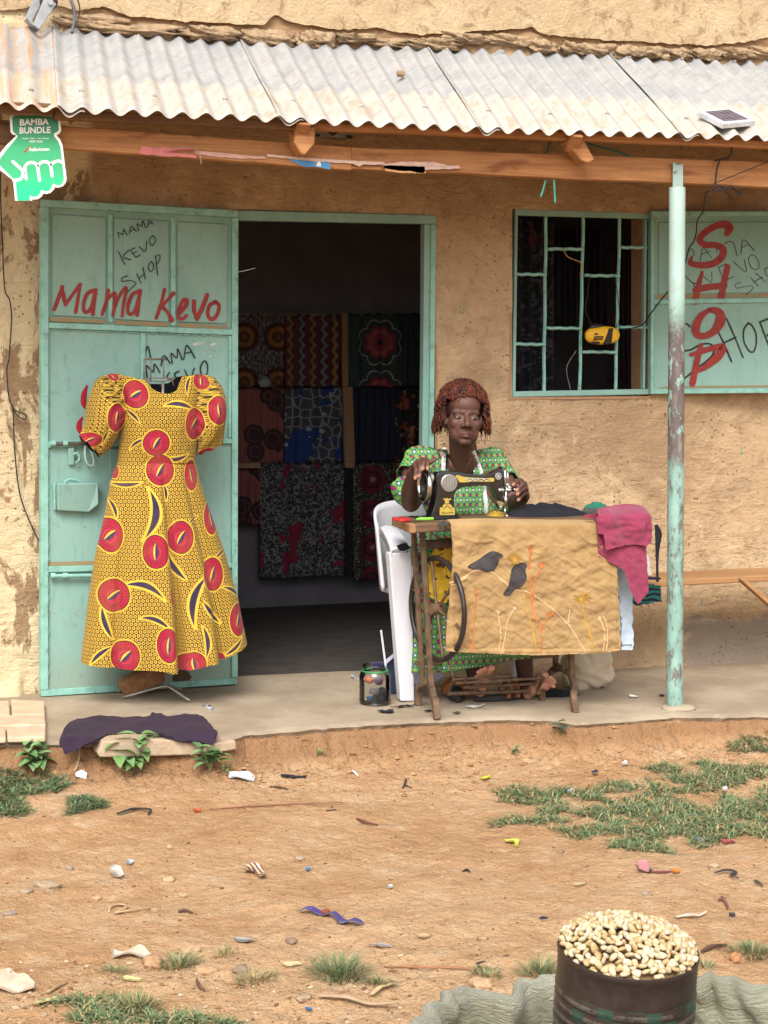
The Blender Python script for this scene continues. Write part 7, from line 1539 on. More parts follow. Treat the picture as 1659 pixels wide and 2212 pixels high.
# ================================================================== YARD: PLANTS, LITTER, STONES
def gfn(zf, lift=.004, curl=.004, ph=0.0):
    def fn(u, v):
        p_ = gpt(*zf(u, v)); return p_ + Vector((0, 0, lift + curl * (1 + math.sin(u / 23 + v / 13 + ph))))
    return fn
def litter(nm, pts, zf, col, lab, cat='litter', lift=.003, curl=.003, mat=None, step=16):
    m_ = mat or plain(nm + '_stuff', col, tuple(k * .8 for k in col), .8, 30, .1)
    return tag(mk(nm, *cut_panel(pts, step, gfn(zf, lift, curl), .0015), m_, smooth=True), lab, cat)
def stick(nm, pts, zf, r_, col, lab, cat='twig', flat_=1.0, lift=None, taper=True):
    P = smoothpath([gpt(*zf(*q)) + Vector((0, 0, (lift or r_) * (1 + .6 * (i % 2)))) for i, q in enumerate(pts)], 5)
    return tag(mk(nm, *tube(P, [r_ * .6, r_, r_ * .8, r_ * .5] if taper else r_, 6, flat=flat_), plain(nm + '_c', col, None, .85, 40, .2, .001), smooth=True), lab, cat)
def rock(px, r_, seed, col, lab, nm='stone', zf=None, flat_=.5):
    c_ = gpt(*(zf(*px) if zf else px)); return tag(lump(nm, c_ + Vector((0, 0, r_ * flat_ * .18)), (r_ * .9, r_ * .68, r_ * flat_ * .8), seed, plain(nm + '_c', tuple(.7 * q + .3 * w for q, w in zip(col, (.45, .28, .15))), None, .95, 40, .5, .004), None, 22, 14, .5, .5, Matrix.Rotation(seed * 1.3, 3, 'Z')), lab, 'stone')
# purple trousers thrown over the slab edge, pale broken slab below
BLKC = plain('pale_concrete', (.48, .37, .26), (.38, .28, .19), .95, 18, .5, .006)
cb = [onY(*zX(*q), -1.13) for q in ((420, 455), (445, 405), (560, 395), (760, 398), (905, 415), (1020, 402), (1022, 440), (905, 462), (640, 470), (430, 475))]
tag(mk('slab_fragment', *prism(cb, (0, .10, 0)), BLKC, bevel=.006, seg=2), 'pale broken concrete fragment under the purple trousers', 'concrete')
PUR = fabric('purple_denim', (.038, .021, .040), (.028, .016, .032), sheen=.03)
pt = [(330, 328), (430, 320), (520, 322), (600, 318), (650, 322), (655, 300), (680, 308), (720, 318), (800, 310), (850, 310), (890, 335), (935, 395), (915, 440), (860, 438), (760, 425), (700, 405), (640, 385), (560, 388), (460, 402), (400, 430), (330, 455), (280, 475), (255, 440), (268, 390), (300, 345)]
def pfn(u, v):
    x, y = zX(u, v); a = onF(x, y); b = onP(x, y, (Vector((0, -1.135, -.02)), Vector((0, -.80, .60)).normalized())); p_ = a if a.y > b.y else b
    f = .009 * float(fbm(u / 90, v / 26, 3, 321)) + .018 * (1 - abs(float(fbm(u / 150 + v / 60, v / 50, 2, 322)))) ** 3
    for s0, s1 in (((375, 340), (270, 440)), ((795, 310), (925, 410))): 
        d = abs((u - s0[0]) * (s1[1] - s0[1]) - (v - s0[1]) * (s1[0] - s0[0])) / math.hypot(s1[0] - s0[0], s1[1] - s0[1]); f += .004 * math.exp(-(d / 8) ** 2)
    return p_ + Vector((0, -.6, .8)) * (.012 + f)
tr = tag(mk('purple_trousers', *cut_panel(pt, 11, pfn, .010), PUR, smooth=True), 'dark purple trousers lying over the slab edge below the dress', 'trousers')
for s0, s1 in [((352, 332), (275, 440)), ((338, 334), (262, 432)), ((790, 313), (922, 404)), ((803, 313), (930, 398))]:
    P = [pfn(s0[0] + (s1[0] - s0[0]) * t + 18 * math.sin(pi * t), s0[1] + (s1[1] - s0[1]) * t) + Vector((0, -.004, .004)) for t in np.linspace(0, 1, 14)]; mk('stitching', *tube(P, .0016, 5), fabric('stitch_tan', (.40, .30, .28)), tr, smooth=True)
litter('white_label', [(860, 318), (905, 325), (935, 340), (905, 345)], zX, (.62, .66, .72), 'white plastic label beside the purple trousers'); bpy.data.objects['white_label'].location.z += .05

# grass -------------------------------------------------------------
g = Gm('grass_blade', .7, 0, .25); (tn, dr, _b), _v = g.attr('tone'); c = g.mix(tn, (.075, .125, .055), (.19, .26, .13)); c = g.mix(dr, c, (.42, .31, .15)); g.col(c); g.b.inputs['Transmission Weight'].default_value = 0; GRASS = g.mat
def blades(base, lean, length, width, tone, dry):
    """batch of bent two-segment blades"""
    n = len(base); base = np.asarray(base); ang = lean[:, 0]; tilt = lean[:, 1]
    dr_ = np.stack([np.cos(ang), np.sin(ang), np.zeros(n)], 1); sd_ = np.stack([-np.sin(ang), np.cos(ang), np.zeros(n)], 1) * width[:, None] / 2; up_ = np.array([0, 0, 1.0])
    m_ = base + (dr_ * np.sin(tilt)[:, None] * .5 + up_ * np.cos(tilt)[:, None] * .5) * length[:, None]
    t2 = np.minimum(tilt + .55, 1.62); e = m_ + (dr_ * np.sin(t2)[:, None] * .5 + up_ * np.cos(t2)[:, None] * .5) * length[:, None]
    V = np.stack([base - sd_ * .8, base + sd_ * .8, m_ - sd_, m_ + sd_, e], 1).reshape(-1, 3); k = np.arange(n)[:, None] * 5
    F1 = (k + np.array([[0, 1, 3, 2]])).tolist(); F2 = (k + np.array([[2, 3, 4]])).tolist()
    T = np.repeat(np.stack([tone, dry, np.zeros(n)], 1), 5, 0)
    return V.tolist(), F1 + F2, T
def grass_obj(name, base, rl, tl, wl, lab, cat, kind=None, dryf=.12, group=None, parent=None, tiltr=(.7, 1.5)):
    n = len(base); lean = np.stack([rng.uniform(0, 2 * pi, n), rng.uniform(*tiltr, n)], 1)
    dry = (rng.random(n) < dryf) * rng.uniform(.5, 1, n); V, Fc, T = blades(base, lean, rng.uniform(*rl, n), rng.uniform(*wl, n), rng.uniform(0, 1, n), dry)
    o = mk(name, V, Fc, GRASS, parent); at = o.data.attributes.new('tone', 'FLOAT_VECTOR', 'POINT'); at.data.foreach_set('vector', T.astype(np.float32).ravel()); return tag(o, lab, cat, group, kind)
def patch(name, polys, n, lab, thr=.44, fs=7.0, dryf=.12, rl=(.022, .05), extra=0.0):
    base = []
    for poly in polys:
        P = [gpt(*q) for q in poly]; xs_ = [p_.x for p_ in P]; ys_ = [p_.y for p_ in P]; k = 0; PP = [(p_.x, p_.y) for p_ in P]; tries = 0
        while k < n and tries < n * 12:
            tries += 1; x = random.uniform(min(xs_), max(xs_)); y = random.uniform(min(ys_), max(ys_))
            if inpoly(x, y, PP): base.append((x, y)); k += 1
    B = np.array(base); keep = (fbm(B[:, 0] * fs, B[:, 1] * fs, 3, 331) * .5 + .5) > thr; B = B[keep]
    z = ground_z(B[:, 0], B[:, 1]) + .001; return grass_obj(name, np.column_stack([B, z]), rl, None, (.0028, .0052), lab, 'grass', 'stuff', dryf)
pA = [zY(*q) for q in ((480, 625), (560, 600), (700, 625), (820, 585), (1060, 578), (1260, 560), (1100, 522), (1200, 508), (1380, 498), (1700, 515), (1800, 700), (1700, 835), (1480, 832), (1300, 895), (1090, 880), (850, 868), (770, 800), (640, 772), (450, 782), (500, 725), (740, 692), (500, 668))]
patch('grass_patch', [pA], 15000, 'low green creeping grass spread over the yard at the right', .43, fs=11.0, dryf=.28, rl=(.026, .058))
pB = [zX(*q) for q in ((-60, 540), (90, 520), (200, 525), (290, 560), (300, 600), (180, 640), (80, 640), (140, 720), (60, 735), (-60, 730))]; pB2 = [zX(*q) for q in ((310, 655), (440, 650), (455, 710), (380, 750), (300, 740))]; pB3 = [zX(*q) for q in ((525, 670), (585, 668), (588, 705), (530, 705))]
patch('grass_patch', [pB, pB2, pB3], 2600, 'green creeping grass below the slab corner at the left', .40)
pC = [zV(*q) for q in ((200, 715), (330, 690), (480, 690), (600, 690), (640, 760), (760, 770), (1000, 790), (1060, 830), (200, 830))]; pC2 = [zV(*q) for q in ((-60, 745), (90, 750), (200, 780), (180, 830), (-60, 830))]
patch('grass_patch', [pC, pC2], 2600, 'green and straw grass along the bottom left of the yard', .42, dryf=.3)
pD = [zY(*q) for q in ((1500, 400), (1560, 380), (1700, 372), (1700, 450), (1560, 450), (1490, 460))]; patch('grass_patch', [pD], 700, 'sparse grass at the slab foot on the far right', .40, dryf=.35)
def tuft(px, R_, H, n, lab, zf, dryf=.3):
    c_ = gpt(*zf(*px)); e = []
    a = rng.uniform(0, 2 * pi, n); r_ = R_ * rng.random(n) ** .7; B = np.column_stack([c_.x + r_ * np.cos(a), c_.y + r_ * np.sin(a)]); z = ground_z(B[:, 0], B[:, 1])
    V, Fc, T = blades(np.column_stack([B, z]), np.stack([a + rng.normal(0, .5, n), .25 + r_ / R_ * .75 + rng.normal(0, .15, n)], 1), H * rng.uniform(.5, 1.1, n), rng.uniform(.0016, .0032, n), rng.uniform(0, 1, n), (rng.random(n) < dryf) * rng.uniform(.4, 1, n))
    o = mk('grass_tuft', V, Fc, GRASS); at = o.data.attributes.new('tone', 'FLOAT_VECTOR', 'POINT'); at.data.foreach_set('vector', T.astype(np.float32).ravel()); return tag(o, lab, 'grass tuft', 'grass tufts in the yard')
for px, R_, H, n, zf, dr, lab in (((1470, 600), .065, .075, 420, zV, .3, 'large green grass tuft at the bottom centre of the yard'), ((780, 560), .045, .05, 220, zV, .5, 'pale straw and green grass tuft left of the large tuft'), ((500, 585), .03, .035, 90, zV, .45, 'small sparse grass tuft beside the crumpled paper'), ((1100, 620), .06, .03, 260, zV, .85, 'low straw coloured grass tuft between the green ones'), ((970, 505), .025, .035, 70, zV, .9, 'tiny dry straw tuft above the low straw tuft'),
                                  ((590, 745), .05, .06, 260, zV, .7, 'straw topped grass tuft at the bottom left edge'), ((1630, 630), .03, .035, 90, zV, .5, 'small tuft right of the large green tuft'), ((680, 590), .05, .06, 260, zQ, .3, 'green grass tuft left of the tin behind the sack'), ((440, 600), .04, .03, 140, zQ, .5, 'low grass tuft with a black scrap before the sack'), ((1590, 500), .05, .05, 230, zQ, .3, 'green grass tuft right of the tin at the photo edge'), ((1385, 555), .02, .03, 60, zQ, .5, 'tiny grass tuft touching the right side of the tin'), ((10, 640), .025, .03, 60, zQ, .5, 'little tuft at the left of the sack')):
    tuft(px, R_, H, n, lab, zf, dr)
# weeds with broad leaves ---------------------------------------------
LEAF = []
for k, c in enumerate(((.17, .31, .10), (.21, .35, .14), (.13, .25, .09), (.12, .20, .12))): LEAF.append(plain('weed_leaf_%s' % 'abcd'[k], c, tuple(q * .62 for q in c), .8, 30, .3, .003))
STEMM = plain('weed_stem', (.20, .24, .09), None, .7, 30, 0)
def leafmesh(base, dirv, L, w, droop):
    dirv = Vector(dirv).normalized(); s = dirv.cross(Vector((0, 0, 1))); s = s.normalized() if s.length > .01 else Vector((1, 0, 0)); rows = []
    for i in range(7):
        t = i / 6; c_ = Vector(base) + dirv * L * t + Vector((0, 0, -droop * L * t * t)); ww = w * math.sin(pi * (.06 + .92 * t) ** .8) ** .9 / 2; rows.append([c_ - s * ww + Vector((0, 0, ww * .35)), c_, c_ + s * ww + Vector((0, 0, ww * .35))])
    return grid(rows)
def weed(px, zf, H, n, Lf, wf, lab, seed, mats, Y=None):
    rs = random.Random(seed); c_ = gpt(*zf(*px)); e = empty('weed', c_, lab, 'plant', 'weeds along the slab foot')
    for k in range(max(2, n // 4)):
        a = rs.uniform(0, 6.3); tip = c_ + Vector((math.cos(a) * H * .45, math.sin(a) * H * .3 - .01, H * rs.uniform(.5, 1))); mk('stem', *tube([c_, c_.lerp(tip, .5) + Vector((0, 0, H * .1)), tip], [.0022, .0018, .0012], 5), STEMM, e)
        for q in range(4):
            b_ = c_.lerp(tip, .35 + .22 * q) + Vector((0, 0, H * .05)); a2 = rs.uniform(0, 6.3); o = mk('leaf', *leafmesh(b_, (math.cos(a2), math.sin(a2) - .25, rs.uniform(.1, .7)), Lf * rs.uniform(.6, 1.1), wf * rs.uniform(.7, 1.1), rs.uniform(.2, .7)), rs.choice(mats), e, smooth=True)
weed((570, 545), zX, .14, 26, .085, .05, 'bright green broad leaved weed before the concrete fragment', 1, LEAF[:2]); weed((150, 525), zX, .09, 24, .075, .042, 'leafy green weed at the slab corner on the left', 2, LEAF[:3])
weed((905, 535), zX, .09, 22, .08, .034, 'green weed with long leaves right of the purple trousers', 3, LEAF[1:3]); weed((1380, 468), zX, .035, 8, .025, .012, 'tiny two leaved seedling on the earth bank', 4, LEAF[1:3]); weed((990, 540), zX, .05, 8, .035, .010, 'thin leaved weed tip beside the long leaved weed', 7, LEAF[:2])
weed((760, 375), zY, .06, 10, .055, .03, 'grey green weed growing from the bank below the table', 5, LEAF[3:]); weed((562, 462), zY, .04, 8, .03, .014, 'small seedling low on the earth bank below the table', 6, LEAF[1:3])
weed((430, 500), zX, .045, 8, .03, .012, 'small weed left of the bright green weed', 8, LEAF[:2])
# pebbles and crumbs
def crumbs(n, rr, seed, cols, name, region, lab, fn=None):
    rs = np.random.default_rng(seed); px_ = rs.uniform(region[0], region[2], n); py_ = rs.uniform(region[1], region[3], n); V = []; Fc = []; ico = [(1, 0, 0), (-1, 0, 0), (0, 1, 0), (0, -1, 0), (0, 0, 1), (0, 0, -1)]; fi = [(0, 2, 4), (2, 1, 4), (1, 3, 4), (3, 0, 4), (2, 0, 5), (1, 2, 5), (3, 1, 5), (0, 3, 5)]; mi = []
    PT = [onZ(px_[i], py_[i], -.19 if py_[i] > 1700 else -.12) for i in range(n)]; ZZ = ground_z([q.x for q in PT], [q.y for q in PT])
    for i in range(n):
        p_ = PT[i]; z = float(ZZ[i]); r_ = rr[0] + (rr[1] - rr[0]) * rs.random() ** 4; o = len(V); rt = rs.uniform(0, 6.3); ca, sa_ = math.cos(rt), math.sin(rt); el_ = rs.uniform(.6, 1.6)
        for a in ico:
            k = r_ * rs.uniform(.7, 1.2); x, y = a[0] * k * el_, a[1] * k; V.append((p_.x + x * ca - y * sa_, p_.y + x * sa_ + y * ca, z + a[2] * k * .55 + r_ * .15))
        Fc += [tuple(o + q for q in f) for f in fi]; mi += [int(rs.integers(len(cols)))] * 8
    o = mk(name, V, Fc, [plain(name + '_%s' % 'abcdef'[k], c, None, .95, 60, 0) for k, c in enumerate(cols)], mi=mi); return tag(o, lab, 'pebbles', None, 'stuff')
crumbs(3400, (.0016, .007), 5, [(.34, .19, .09), (.26, .135, .06), (.46, .32, .19), (.12, .075, .045), (.40, .30, .20)], 'pebbles', (-20, 1650, 1680, 2230), 'small pebbles and crumbs of earth scattered over the yard')
crumbs(2200, (.003, .015), 6, [(.40, .22, .105), (.32, .165, .075), (.45, .27, .14)], 'earth_crumbs', (-20, 1605, 1680, 1690), 'crumbled earth along the foot of the porch slab')
crumbs(900, (.002, .010), 8, [(.30, .155, .07), (.20, .10, .05), (.5, .40, .27)], 'straw_crumbs', (-20, 2060, 1100, 2230), 'coarse crumbs in the stony strip at the bottom')
# stones
for i, (px, r_, col, zf, lab, fl_) in enumerate((((205, 215), .045, (.40, .31, .22), zV, 'flat grey brown stone at the left of the yard', .45), ((115, 235), .02, (.38, .30, .22), zV, 'small stone beside the flat grey stone', .6), ((300, 132), .016, (.36, .30, .24), zV, 'small grey stone near the white paper', .6), ((730, 182), .022, (.52, .34, .20), zV, 'pale tan stone in the left middle of the yard', .5), ((735, 38), .018, (.46, .33, .22), zV, 'small flat tan stone at the upper left', .5), ((1295, 92), .018, (.44, .36, .28), zV, 'pale grey stone near the striped scrap', .5), ((418, 262), .018, (.54, .36, .21), zV, 'tan pebble below the flat stone', .4), ((795, 248), .026, (.50, .34, .2), zV, 'flat tan stone at left centre', .3), ((40, 328), .02, (.30, .26, .23), zV, 'dark grey stone at the left edge', .4),
        ((660, 545), .038, (.50, .29, .16), zV, 'orange tan stone beside the crumpled paper', .55), ((885, 580), .036, (.48, .30, .16), zV, 'flat orange stone below the straw tuft', .45), ((1040, 572), .03, (.24, .185, .16), zV, 'dark flat stone beside the low straw tuft', .4), ((1260, 448), .02, (.20, .15, .12), zV, 'dark brown stone below the purple ribbon', .5), ((1310, 692), .022, (.36, .27, .2), zV, 'grey brown stone at the bottom centre', .45), ((420, 640), .04, (.56, .36, .21), zQ, 'orange tan stone touching the rim of the sack', .5), ((425, 437), .018, (.40, .26, .15), zQ, 'small brown stone left of the tin', .5), ((1520, 525), .022, (.48, .22, .09), zQ, 'round orange clod right of the tin', .8), ((1130, 243), .014, (.30, .27, .25), zQ, 'small grey stone behind the tin', .5), ((765, 60), .014, (.20, .14, .1), zQ, 'dark pebble below the grass patch', .5), ((1425, 125), .02, (.50, .36, .24), zQ, 'pale stone right behind the tin', .5), ((820, 488), .03, (.55, .37, .21), zV, 'broad tan stone behind the pale straw tuft', .35), ((1120, 560), .014, (.5, .38, .26), zX, 'small pale stone beside the white plastic', .6), ((605, 455), .012, (.5, .34, .2), zY, 'small tan stone on the bank below the table', .6))):
    rock(px, r_, 340 + i, col, lab, 'stone', zf, fl_)
# litter
litter('white_plastic_scrap', [(985, 548), (1020, 543), (1070, 555), (1100, 570), (1095, 585), (1040, 583), (990, 570)], zX, (.68, .68, .72), 'white plastic scrap below the earth bank', lift=.006, curl=.006)
litter('white_plastic_scrap', [(325, 560), (350, 545), (375, 558), (370, 578), (330, 575)], zX, (.68, .66, .64), 'small white plastic scrap among the left weeds', lift=.006, curl=.005)
litter('black_strip', [(1212, 558), (1260, 556), (1328, 560), (1320, 568), (1215, 567)], zX, (.02, .018, .022), 'black cloth strip on the dirt left of centre')
stick('white_stub', [(1520, 535), (1535, 550), (1548, 562)], zX, .005, (.7, .66, .6), 'short white stub lying on the dirt below the jar', 'litter'); stick('long_straw', [(905, 702), (1100, 690), (1300, 678), (1480, 675)], zX, .0035, (.30, .14, .08), 'long reddish straw lying across the dirt'); stick('dark_twig', [(1165, 605), (1205, 610), (1245, 616)], zX, .004, (.10, .06, .04), 'short dark twig above the long straw'); stick('dark_twig', [(1542, 745), (1580, 765), (1635, 772)], zX, .005, (.14, .06, .04), 'dark crooked twig at the centre of the yard'); stick('dark_twig', [(1410, 710), (1452, 707)], zX, .004, (.06, .045, .04), 'short black twig right of the long straw')
litter('orange_scrap', [(835, 705), (870, 702), (868, 714), (840, 716)], zX, (.45, .10, .03), 'orange red scrap at the end of the long straw')
stick('black_rag_twist', [(505, 728), (560, 715), (600, 705), (650, 715), (640, 730)], zX, .008, (.035, .03, .03), 'twisted black rag right of the small grass patch', 'rag', .5); stick('dry_stalk', [(340, 430), (345, 480), (335, 530), (320, 570)], zX, .0035, (.48, .36, .22), 'dry pale stalk standing by the slab corner weeds', 'stalk', lift=.02)
rb = litter('purple_ribbon', [(1288, 322), (1330, 318), (1400, 328), (1450, 345), (1520, 368), (1575, 382), (1540, 390), (1470, 378), (1425, 350), (1380, 340), (1300, 332)], zV, (.07, .05, .20), 'dark purple ribbon lying on the dirt at the centre', 'ribbon', .004, .007, fabric('purple_ribbon_cloth', (.06, .045, .17)))
mk('ribbon_knot', *ell(gpt(*zV(1408, 335)) + Vector((0, 0, .012)), (.014, .010, .008)), fabric('rust_knot', (.25, .06, .03)), rb, smooth=True)
g = Gm('striped_wrapper', .5, 0, .3); X_, Y_, Z_ = g.sep(g.obj()); f = g.fr(X_ / .017 + Y_ * 8); g.col(g.mix((f < .35), g.mix((f > .7), (.60, .55, .45), (.62, .34, .05)), (.09, .03, .14)))
litter('striped_wrapper', [(1055, 138), (1095, 130), (1130, 135), (1152, 180), (1125, 182), (1100, 158), (1058, 160)], zV, (.5, .4, .3), 'purple and white striped wrapper in the middle of the yard', lift=.006, curl=.006, mat=g.mat)
litter('white_paper', [(472, 165), (490, 148), (520, 150), (535, 168), (520, 180), (490, 178)], zV, (.66, .60, .52), 'crumpled white paper left of the striped wrapper', lift=.008, curl=.008); litter('foil_scrap', [(540, 118), (560, 108), (580, 112), (565, 128)], zV, (.45, .50, .55), 'bluish foil scrap near the white paper', lift=.006); litter('blue_yellow_scrap', [(1320, 135), (1340, 132), (1342, 148), (1322, 150)], zV, (.10, .30, .55), 'tiny blue and yellow scrap right of the striped wrapper', lift=.005)
litter('crumpled_paper', [(478, 498), (550, 505), (605, 485), (655, 512), (640, 528), (580, 525), (490, 528)], zV, (.62, .50, .38), 'crumpled pale brown paper at the lower left', lift=.006, curl=.006); litter('large_paper', [(-40, 600), (40, 582), (90, 600), (150, 630), (150, 670), (60, 678), (-40, 672)], zV, (.66, .52, .38), 'large torn pale paper at the bottom left edge', lift=.004, curl=.005)
litter('yellow_card', [(140, 718), (250, 700), (258, 710), (150, 727)], zV, (.62, .56, .24), 'pale yellow card strip at the bottom left'); litter('yellow_card', [(532, 610), (612, 612), (612, 622), (535, 625)], zV, (.62, .54, .22), 'pale yellow card strip below the small tuft'); litter('straw_husk', [(1215, 555), (1290, 542), (1310, 550), (1240, 565)], zV, (.60, .46, .24), 'straw coloured husk above the large tuft'); litter('grey_slate', [(1012, 442), (1060, 440), (1112, 450), (1060, 458), (1018, 452)], zV, (.34, .33, .31), 'thin grey flake at the lower centre', lift=.005); litter('grey_slate', [(1590, 468), (1659, 472), (1700, 480), (1640, 482)], zV, (.34, .33, .33), 'grey flake near the bottom centre right', lift=.005)
stick('curled_husk', [(470, 330), (480, 305), (530, 295), (545, 312), (500, 330), (560, 325), (650, 312)], zV, .006, (.50, .34, .19), 'curled tan husk at the left of the yard', 'husk', .5); stick('dark_twig', [(770, 325), (800, 323), (832, 330)], zV, .005, (.10, .06, .045), 'short dark twig right of the curled husk'); stick('bark_strip', [(1375, 700), (1500, 718), (1600, 735), (1720, 742)], zV, .012, (.44, .31, .19), 'long pale bark strip at the bottom of the yard', 'bark', .4); stick('brown_curl', [(850, 620), (860, 650), (885, 668)], zV, .005, (.16, .08, .05), 'small brown curled leaf near the flat orange stone', 'leaf'); stick('thin_stick', [(205, 675), (250, 652), (290, 630)], zV, .005, (.42, .28, .16), 'thin tan stick at the lower left'); stick('thin_straw', [(0, 560), (250, 567), (480, 572)], zQ, .003, (.36, .17, .09), 'thin reddish straw running left of the sack')
litter('yellow_wrapper', [(418, 570), (458, 562), (462, 572), (425, 580)], zY, (.62, .60, .05), 'bright yellow wrapper on the dirt below the bank', lift=.005); litter('yellow_wrapper', [(520, 838), (585, 842), (580, 868), (560, 868), (565, 852), (525, 850)], zY, (.60, .56, .08), 'torn yellow wrapper left of the grass patch', lift=.005)
litter('navy_scrap', [(895, 548), (920, 545), (928, 558), (900, 562)], zY, (.03, .035, .14), 'navy plastic scrap behind the grass patch', lift=.008, curl=.006); litter('white_scrap_paper', [(1025, 510), (1045, 498), (1055, 512), (1030, 518)], zY, (.68, .66, .62), 'small white paper behind the grass patch', lift=.006); litter('white_scrap_paper', [(790, 630), (812, 620), (818, 630), (796, 640)], zY, (.55, .56, .62), 'lilac white scrap in the grass patch edge', lift=.006); litter('white_loop', [(1462, 630), (1480, 622), (1486, 640), (1470, 648)], zY, (.68, .68, .66), 'white plastic loop in the grass patch', lift=.02); stick('black_twig', [(80, 612), (90, 595), (95, 575), (92, 600), (120, 610)], zY, .004, (.03, .03, .03), 'small black twig cross on the dirt below the table')
litter('pink_scrap', [(1088, 125), (1130, 118), (1150, 130), (1145, 155), (1100, 150)], zQ, (.50, .22, .22), 'pink and dark cloth scrap behind the tin', lift=.006, curl=.006); litter('dark_scrap', [(1140, 135), (1162, 150), (1150, 160), (1138, 150)], zQ, (.06, .05, .09), 'dark scrap joined to the pink scrap', lift=.006); stick('maroon_cord', [(1160, 152), (1200, 155), (1240, 150)], zQ, .004, (.22, .04, .06), 'maroon cord right of the pink scrap', 'cord'); litter('orange_stripe_scrap', [(1243, 145), (1278, 142), (1280, 156), (1248, 158)], zQ, (.55, .18, .03), 'orange striped scrap at the end of the maroon cord', lift=.005)
stick('black_rag_twist', [(1430, 158), (1480, 152), (1520, 155), (1500, 175), (1535, 180)], zQ, .007, (.05, .04, .045), 'twisted black strip at the right of the yard', 'rag', .5); stick('black_rag_twist', [(1600, 190), (1620, 205), (1635, 215)], zQ, .006, (.06, .05, .05), 'short black strip at the right edge', 'rag', .5); stick('braided_cord', [(1448, 275), (1462, 272), (1480, 295), (1488, 312)], zQ, .006, (.20, .09, .08), 'short braided red cord right of the tin', 'cord'); stick('white_bark', [(1262, 352), (1320, 350), (1360, 345), (1395, 335)], zQ, .008, (.56, .46, .38), 'white peeled bark strip right of the maize', 'bark', .6); litter('black_chip', [(1490, 335), (1515, 333), (1518, 343), (1492, 344)], zQ, (.05, .05, .06), 'black chip near the white bark', lift=.004); stick('dark_stick', [(1370, 500), (1420, 482), (1480, 470)], zQ, .006, (.10, .05, .035), 'dark stick right of the tin', 'twig')
stick('dry_husk', [(815, 208), (850, 210), (875, 200)], zQ, .006, (.50, .38, .22), 'dry husk on the dirt above the maize', 'husk', .5); litter('leaf_scrap_dry', [(140, 435), (180, 425), (205, 430), (170, 442)], zQ, (.52, .36, .2), 'dry pale leaf left of the tin', 'leaf', .004); stick('small_twig', [(340, 148), (360, 145), (372, 152)], zQ, .004, (.05, .04, .04), 'small black twig left in the yard middle'); litter('white_pebble_paper', [(15, 215), (35, 208), (40, 225), (20, 228)], zQ, (.66, .66, .66), 'white scrap at the centre of the yard', lift=.006); stick('bug_scrap', [(672, 350), (690, 352), (708, 350)], zQ, .004, (.04, .05, .09), 'tiny dark blue scrap left of the maize', 'litter'); litter('black_scrap_grass', [(395, 575), (420, 570), (440, 585), (410, 595)], zQ, (.03, .03, .045), 'black plastic scrap in the low grass tuft', lift=.02, curl=.006); stick('peeling', [(0, 655), (30, 645), (48, 640)], zQ, .006, (.52, .36, .19), 'tan peeling left of the sack', 'husk', .5); stick('peeling', [(1605, 690), (1640, 668), (1680, 650)], zV, .009, (.55, .40, .22), 'tan bark flake at the bottom centre edge', 'bark', .4); litter('red_scrap', [(1455, 840), (1500, 835), (1520, 848), (1470, 852)], zY, (.34, .07, .07), 'dull red scrap right below the grass patch'); litter('blue_grey_scrap', [(1345, 835), (1375, 830), (1385, 845), (1350, 848)], zY, (.14, .17, .28), 'blue grey scrap at the lower edge of the grass patch', lift=.008); litter('blue_scrap', [(1318, 748), (1345, 746), (1350, 755), (1320, 756)], zV, (.06, .14, .30), 'small blue scrap at the bottom centre', lift=.004)
# ================================================================== SACK AND TIN OF MAIZE IN THE FOREGROUND
cz = atD(1357, 2050, 1.956); CRr = 303 / 2 * 1.956 / F
tilt = Matrix.Rotation(R(6.2), 3, RGT) @ Matrix.Rotation(R(3.0), 3, FWD)        # leans away and a little to the right
def tin(v): return cz + tilt @ Vector(v)
g = Gm('dark_painted_tin', .38, .35, .5); v = g.obj(); (a_, z_, _b), _v = g.attr('az'); n1 = g.noise(v, 30, 5, .65); n2 = g.noise(v, 110, 4, .7)
c = g.mix(g.step(n1, .4, .7), (.040, .028, .024), (.062, .044, .036)); rib = g.absn(g.fr((z_ + .0) / .0125) - .5)
band = (z_ < -.036) * (z_ > -.086)
c = g.mix(band * (rib < .22) * g.step(n2 * .5 + n1 * .5, .40, .56) * .8, c, (.17, .145, .12)); gsq = (g.fr(a_ * 9 + g.m('FLOOR', z_ / .0125) * .37) < .33) * (g.noise(v, 14, 2, .5) > .46); c = g.mix(band * gsq * .75, c, (.025, .085, .06)); c = g.mix(g.step(n2, .66, .75) * .5, c, (.16, .12, .09)); g.col(c).bump(n1 * .6 + n2 * .4, .15, .001); g.rough(.3 + n1 * .25); TINM = g.mat
prof = [(CRr * 1.0, .0)]; zz_ = [0, -.004, -.008, -.03]
prof = [(CRr * .985, .001), (CRr * 1.0, .0015), (CRr * 1.012, -.001), (CRr * 1.0, -.005), (CRr * .992, -.02), (CRr * .992, -.036)]
for k in range(4): z0 = -.038 - k * .0125; prof += [(CRr * .992, z0), (CRr * 1.008, z0 - .004), (CRr * 1.008, z0 - .0065), (CRr * .992, z0 - .0105)]
prof += [(CRr * .992, -.09), (CRr * .992, -.17)]
V, Fc = lathe(prof, (0, 0, 0), 96, False); Vi, Fi = lathe([(CRr * .985, .001), (CRr * .97, -.02), (CRr * .97, -.03)], (0, 0, 0), 96, False)
m = MB(); m.add((V, [f[::-1] for f in Fc])); m.add((Vi, Fi)); AZ = [(math.atan2(p_[1], p_[0]) / (2 * pi), p_[2], 0) for p_ in m.V]; m.V = [tuple(tin(p_)) for p_ in m.V]
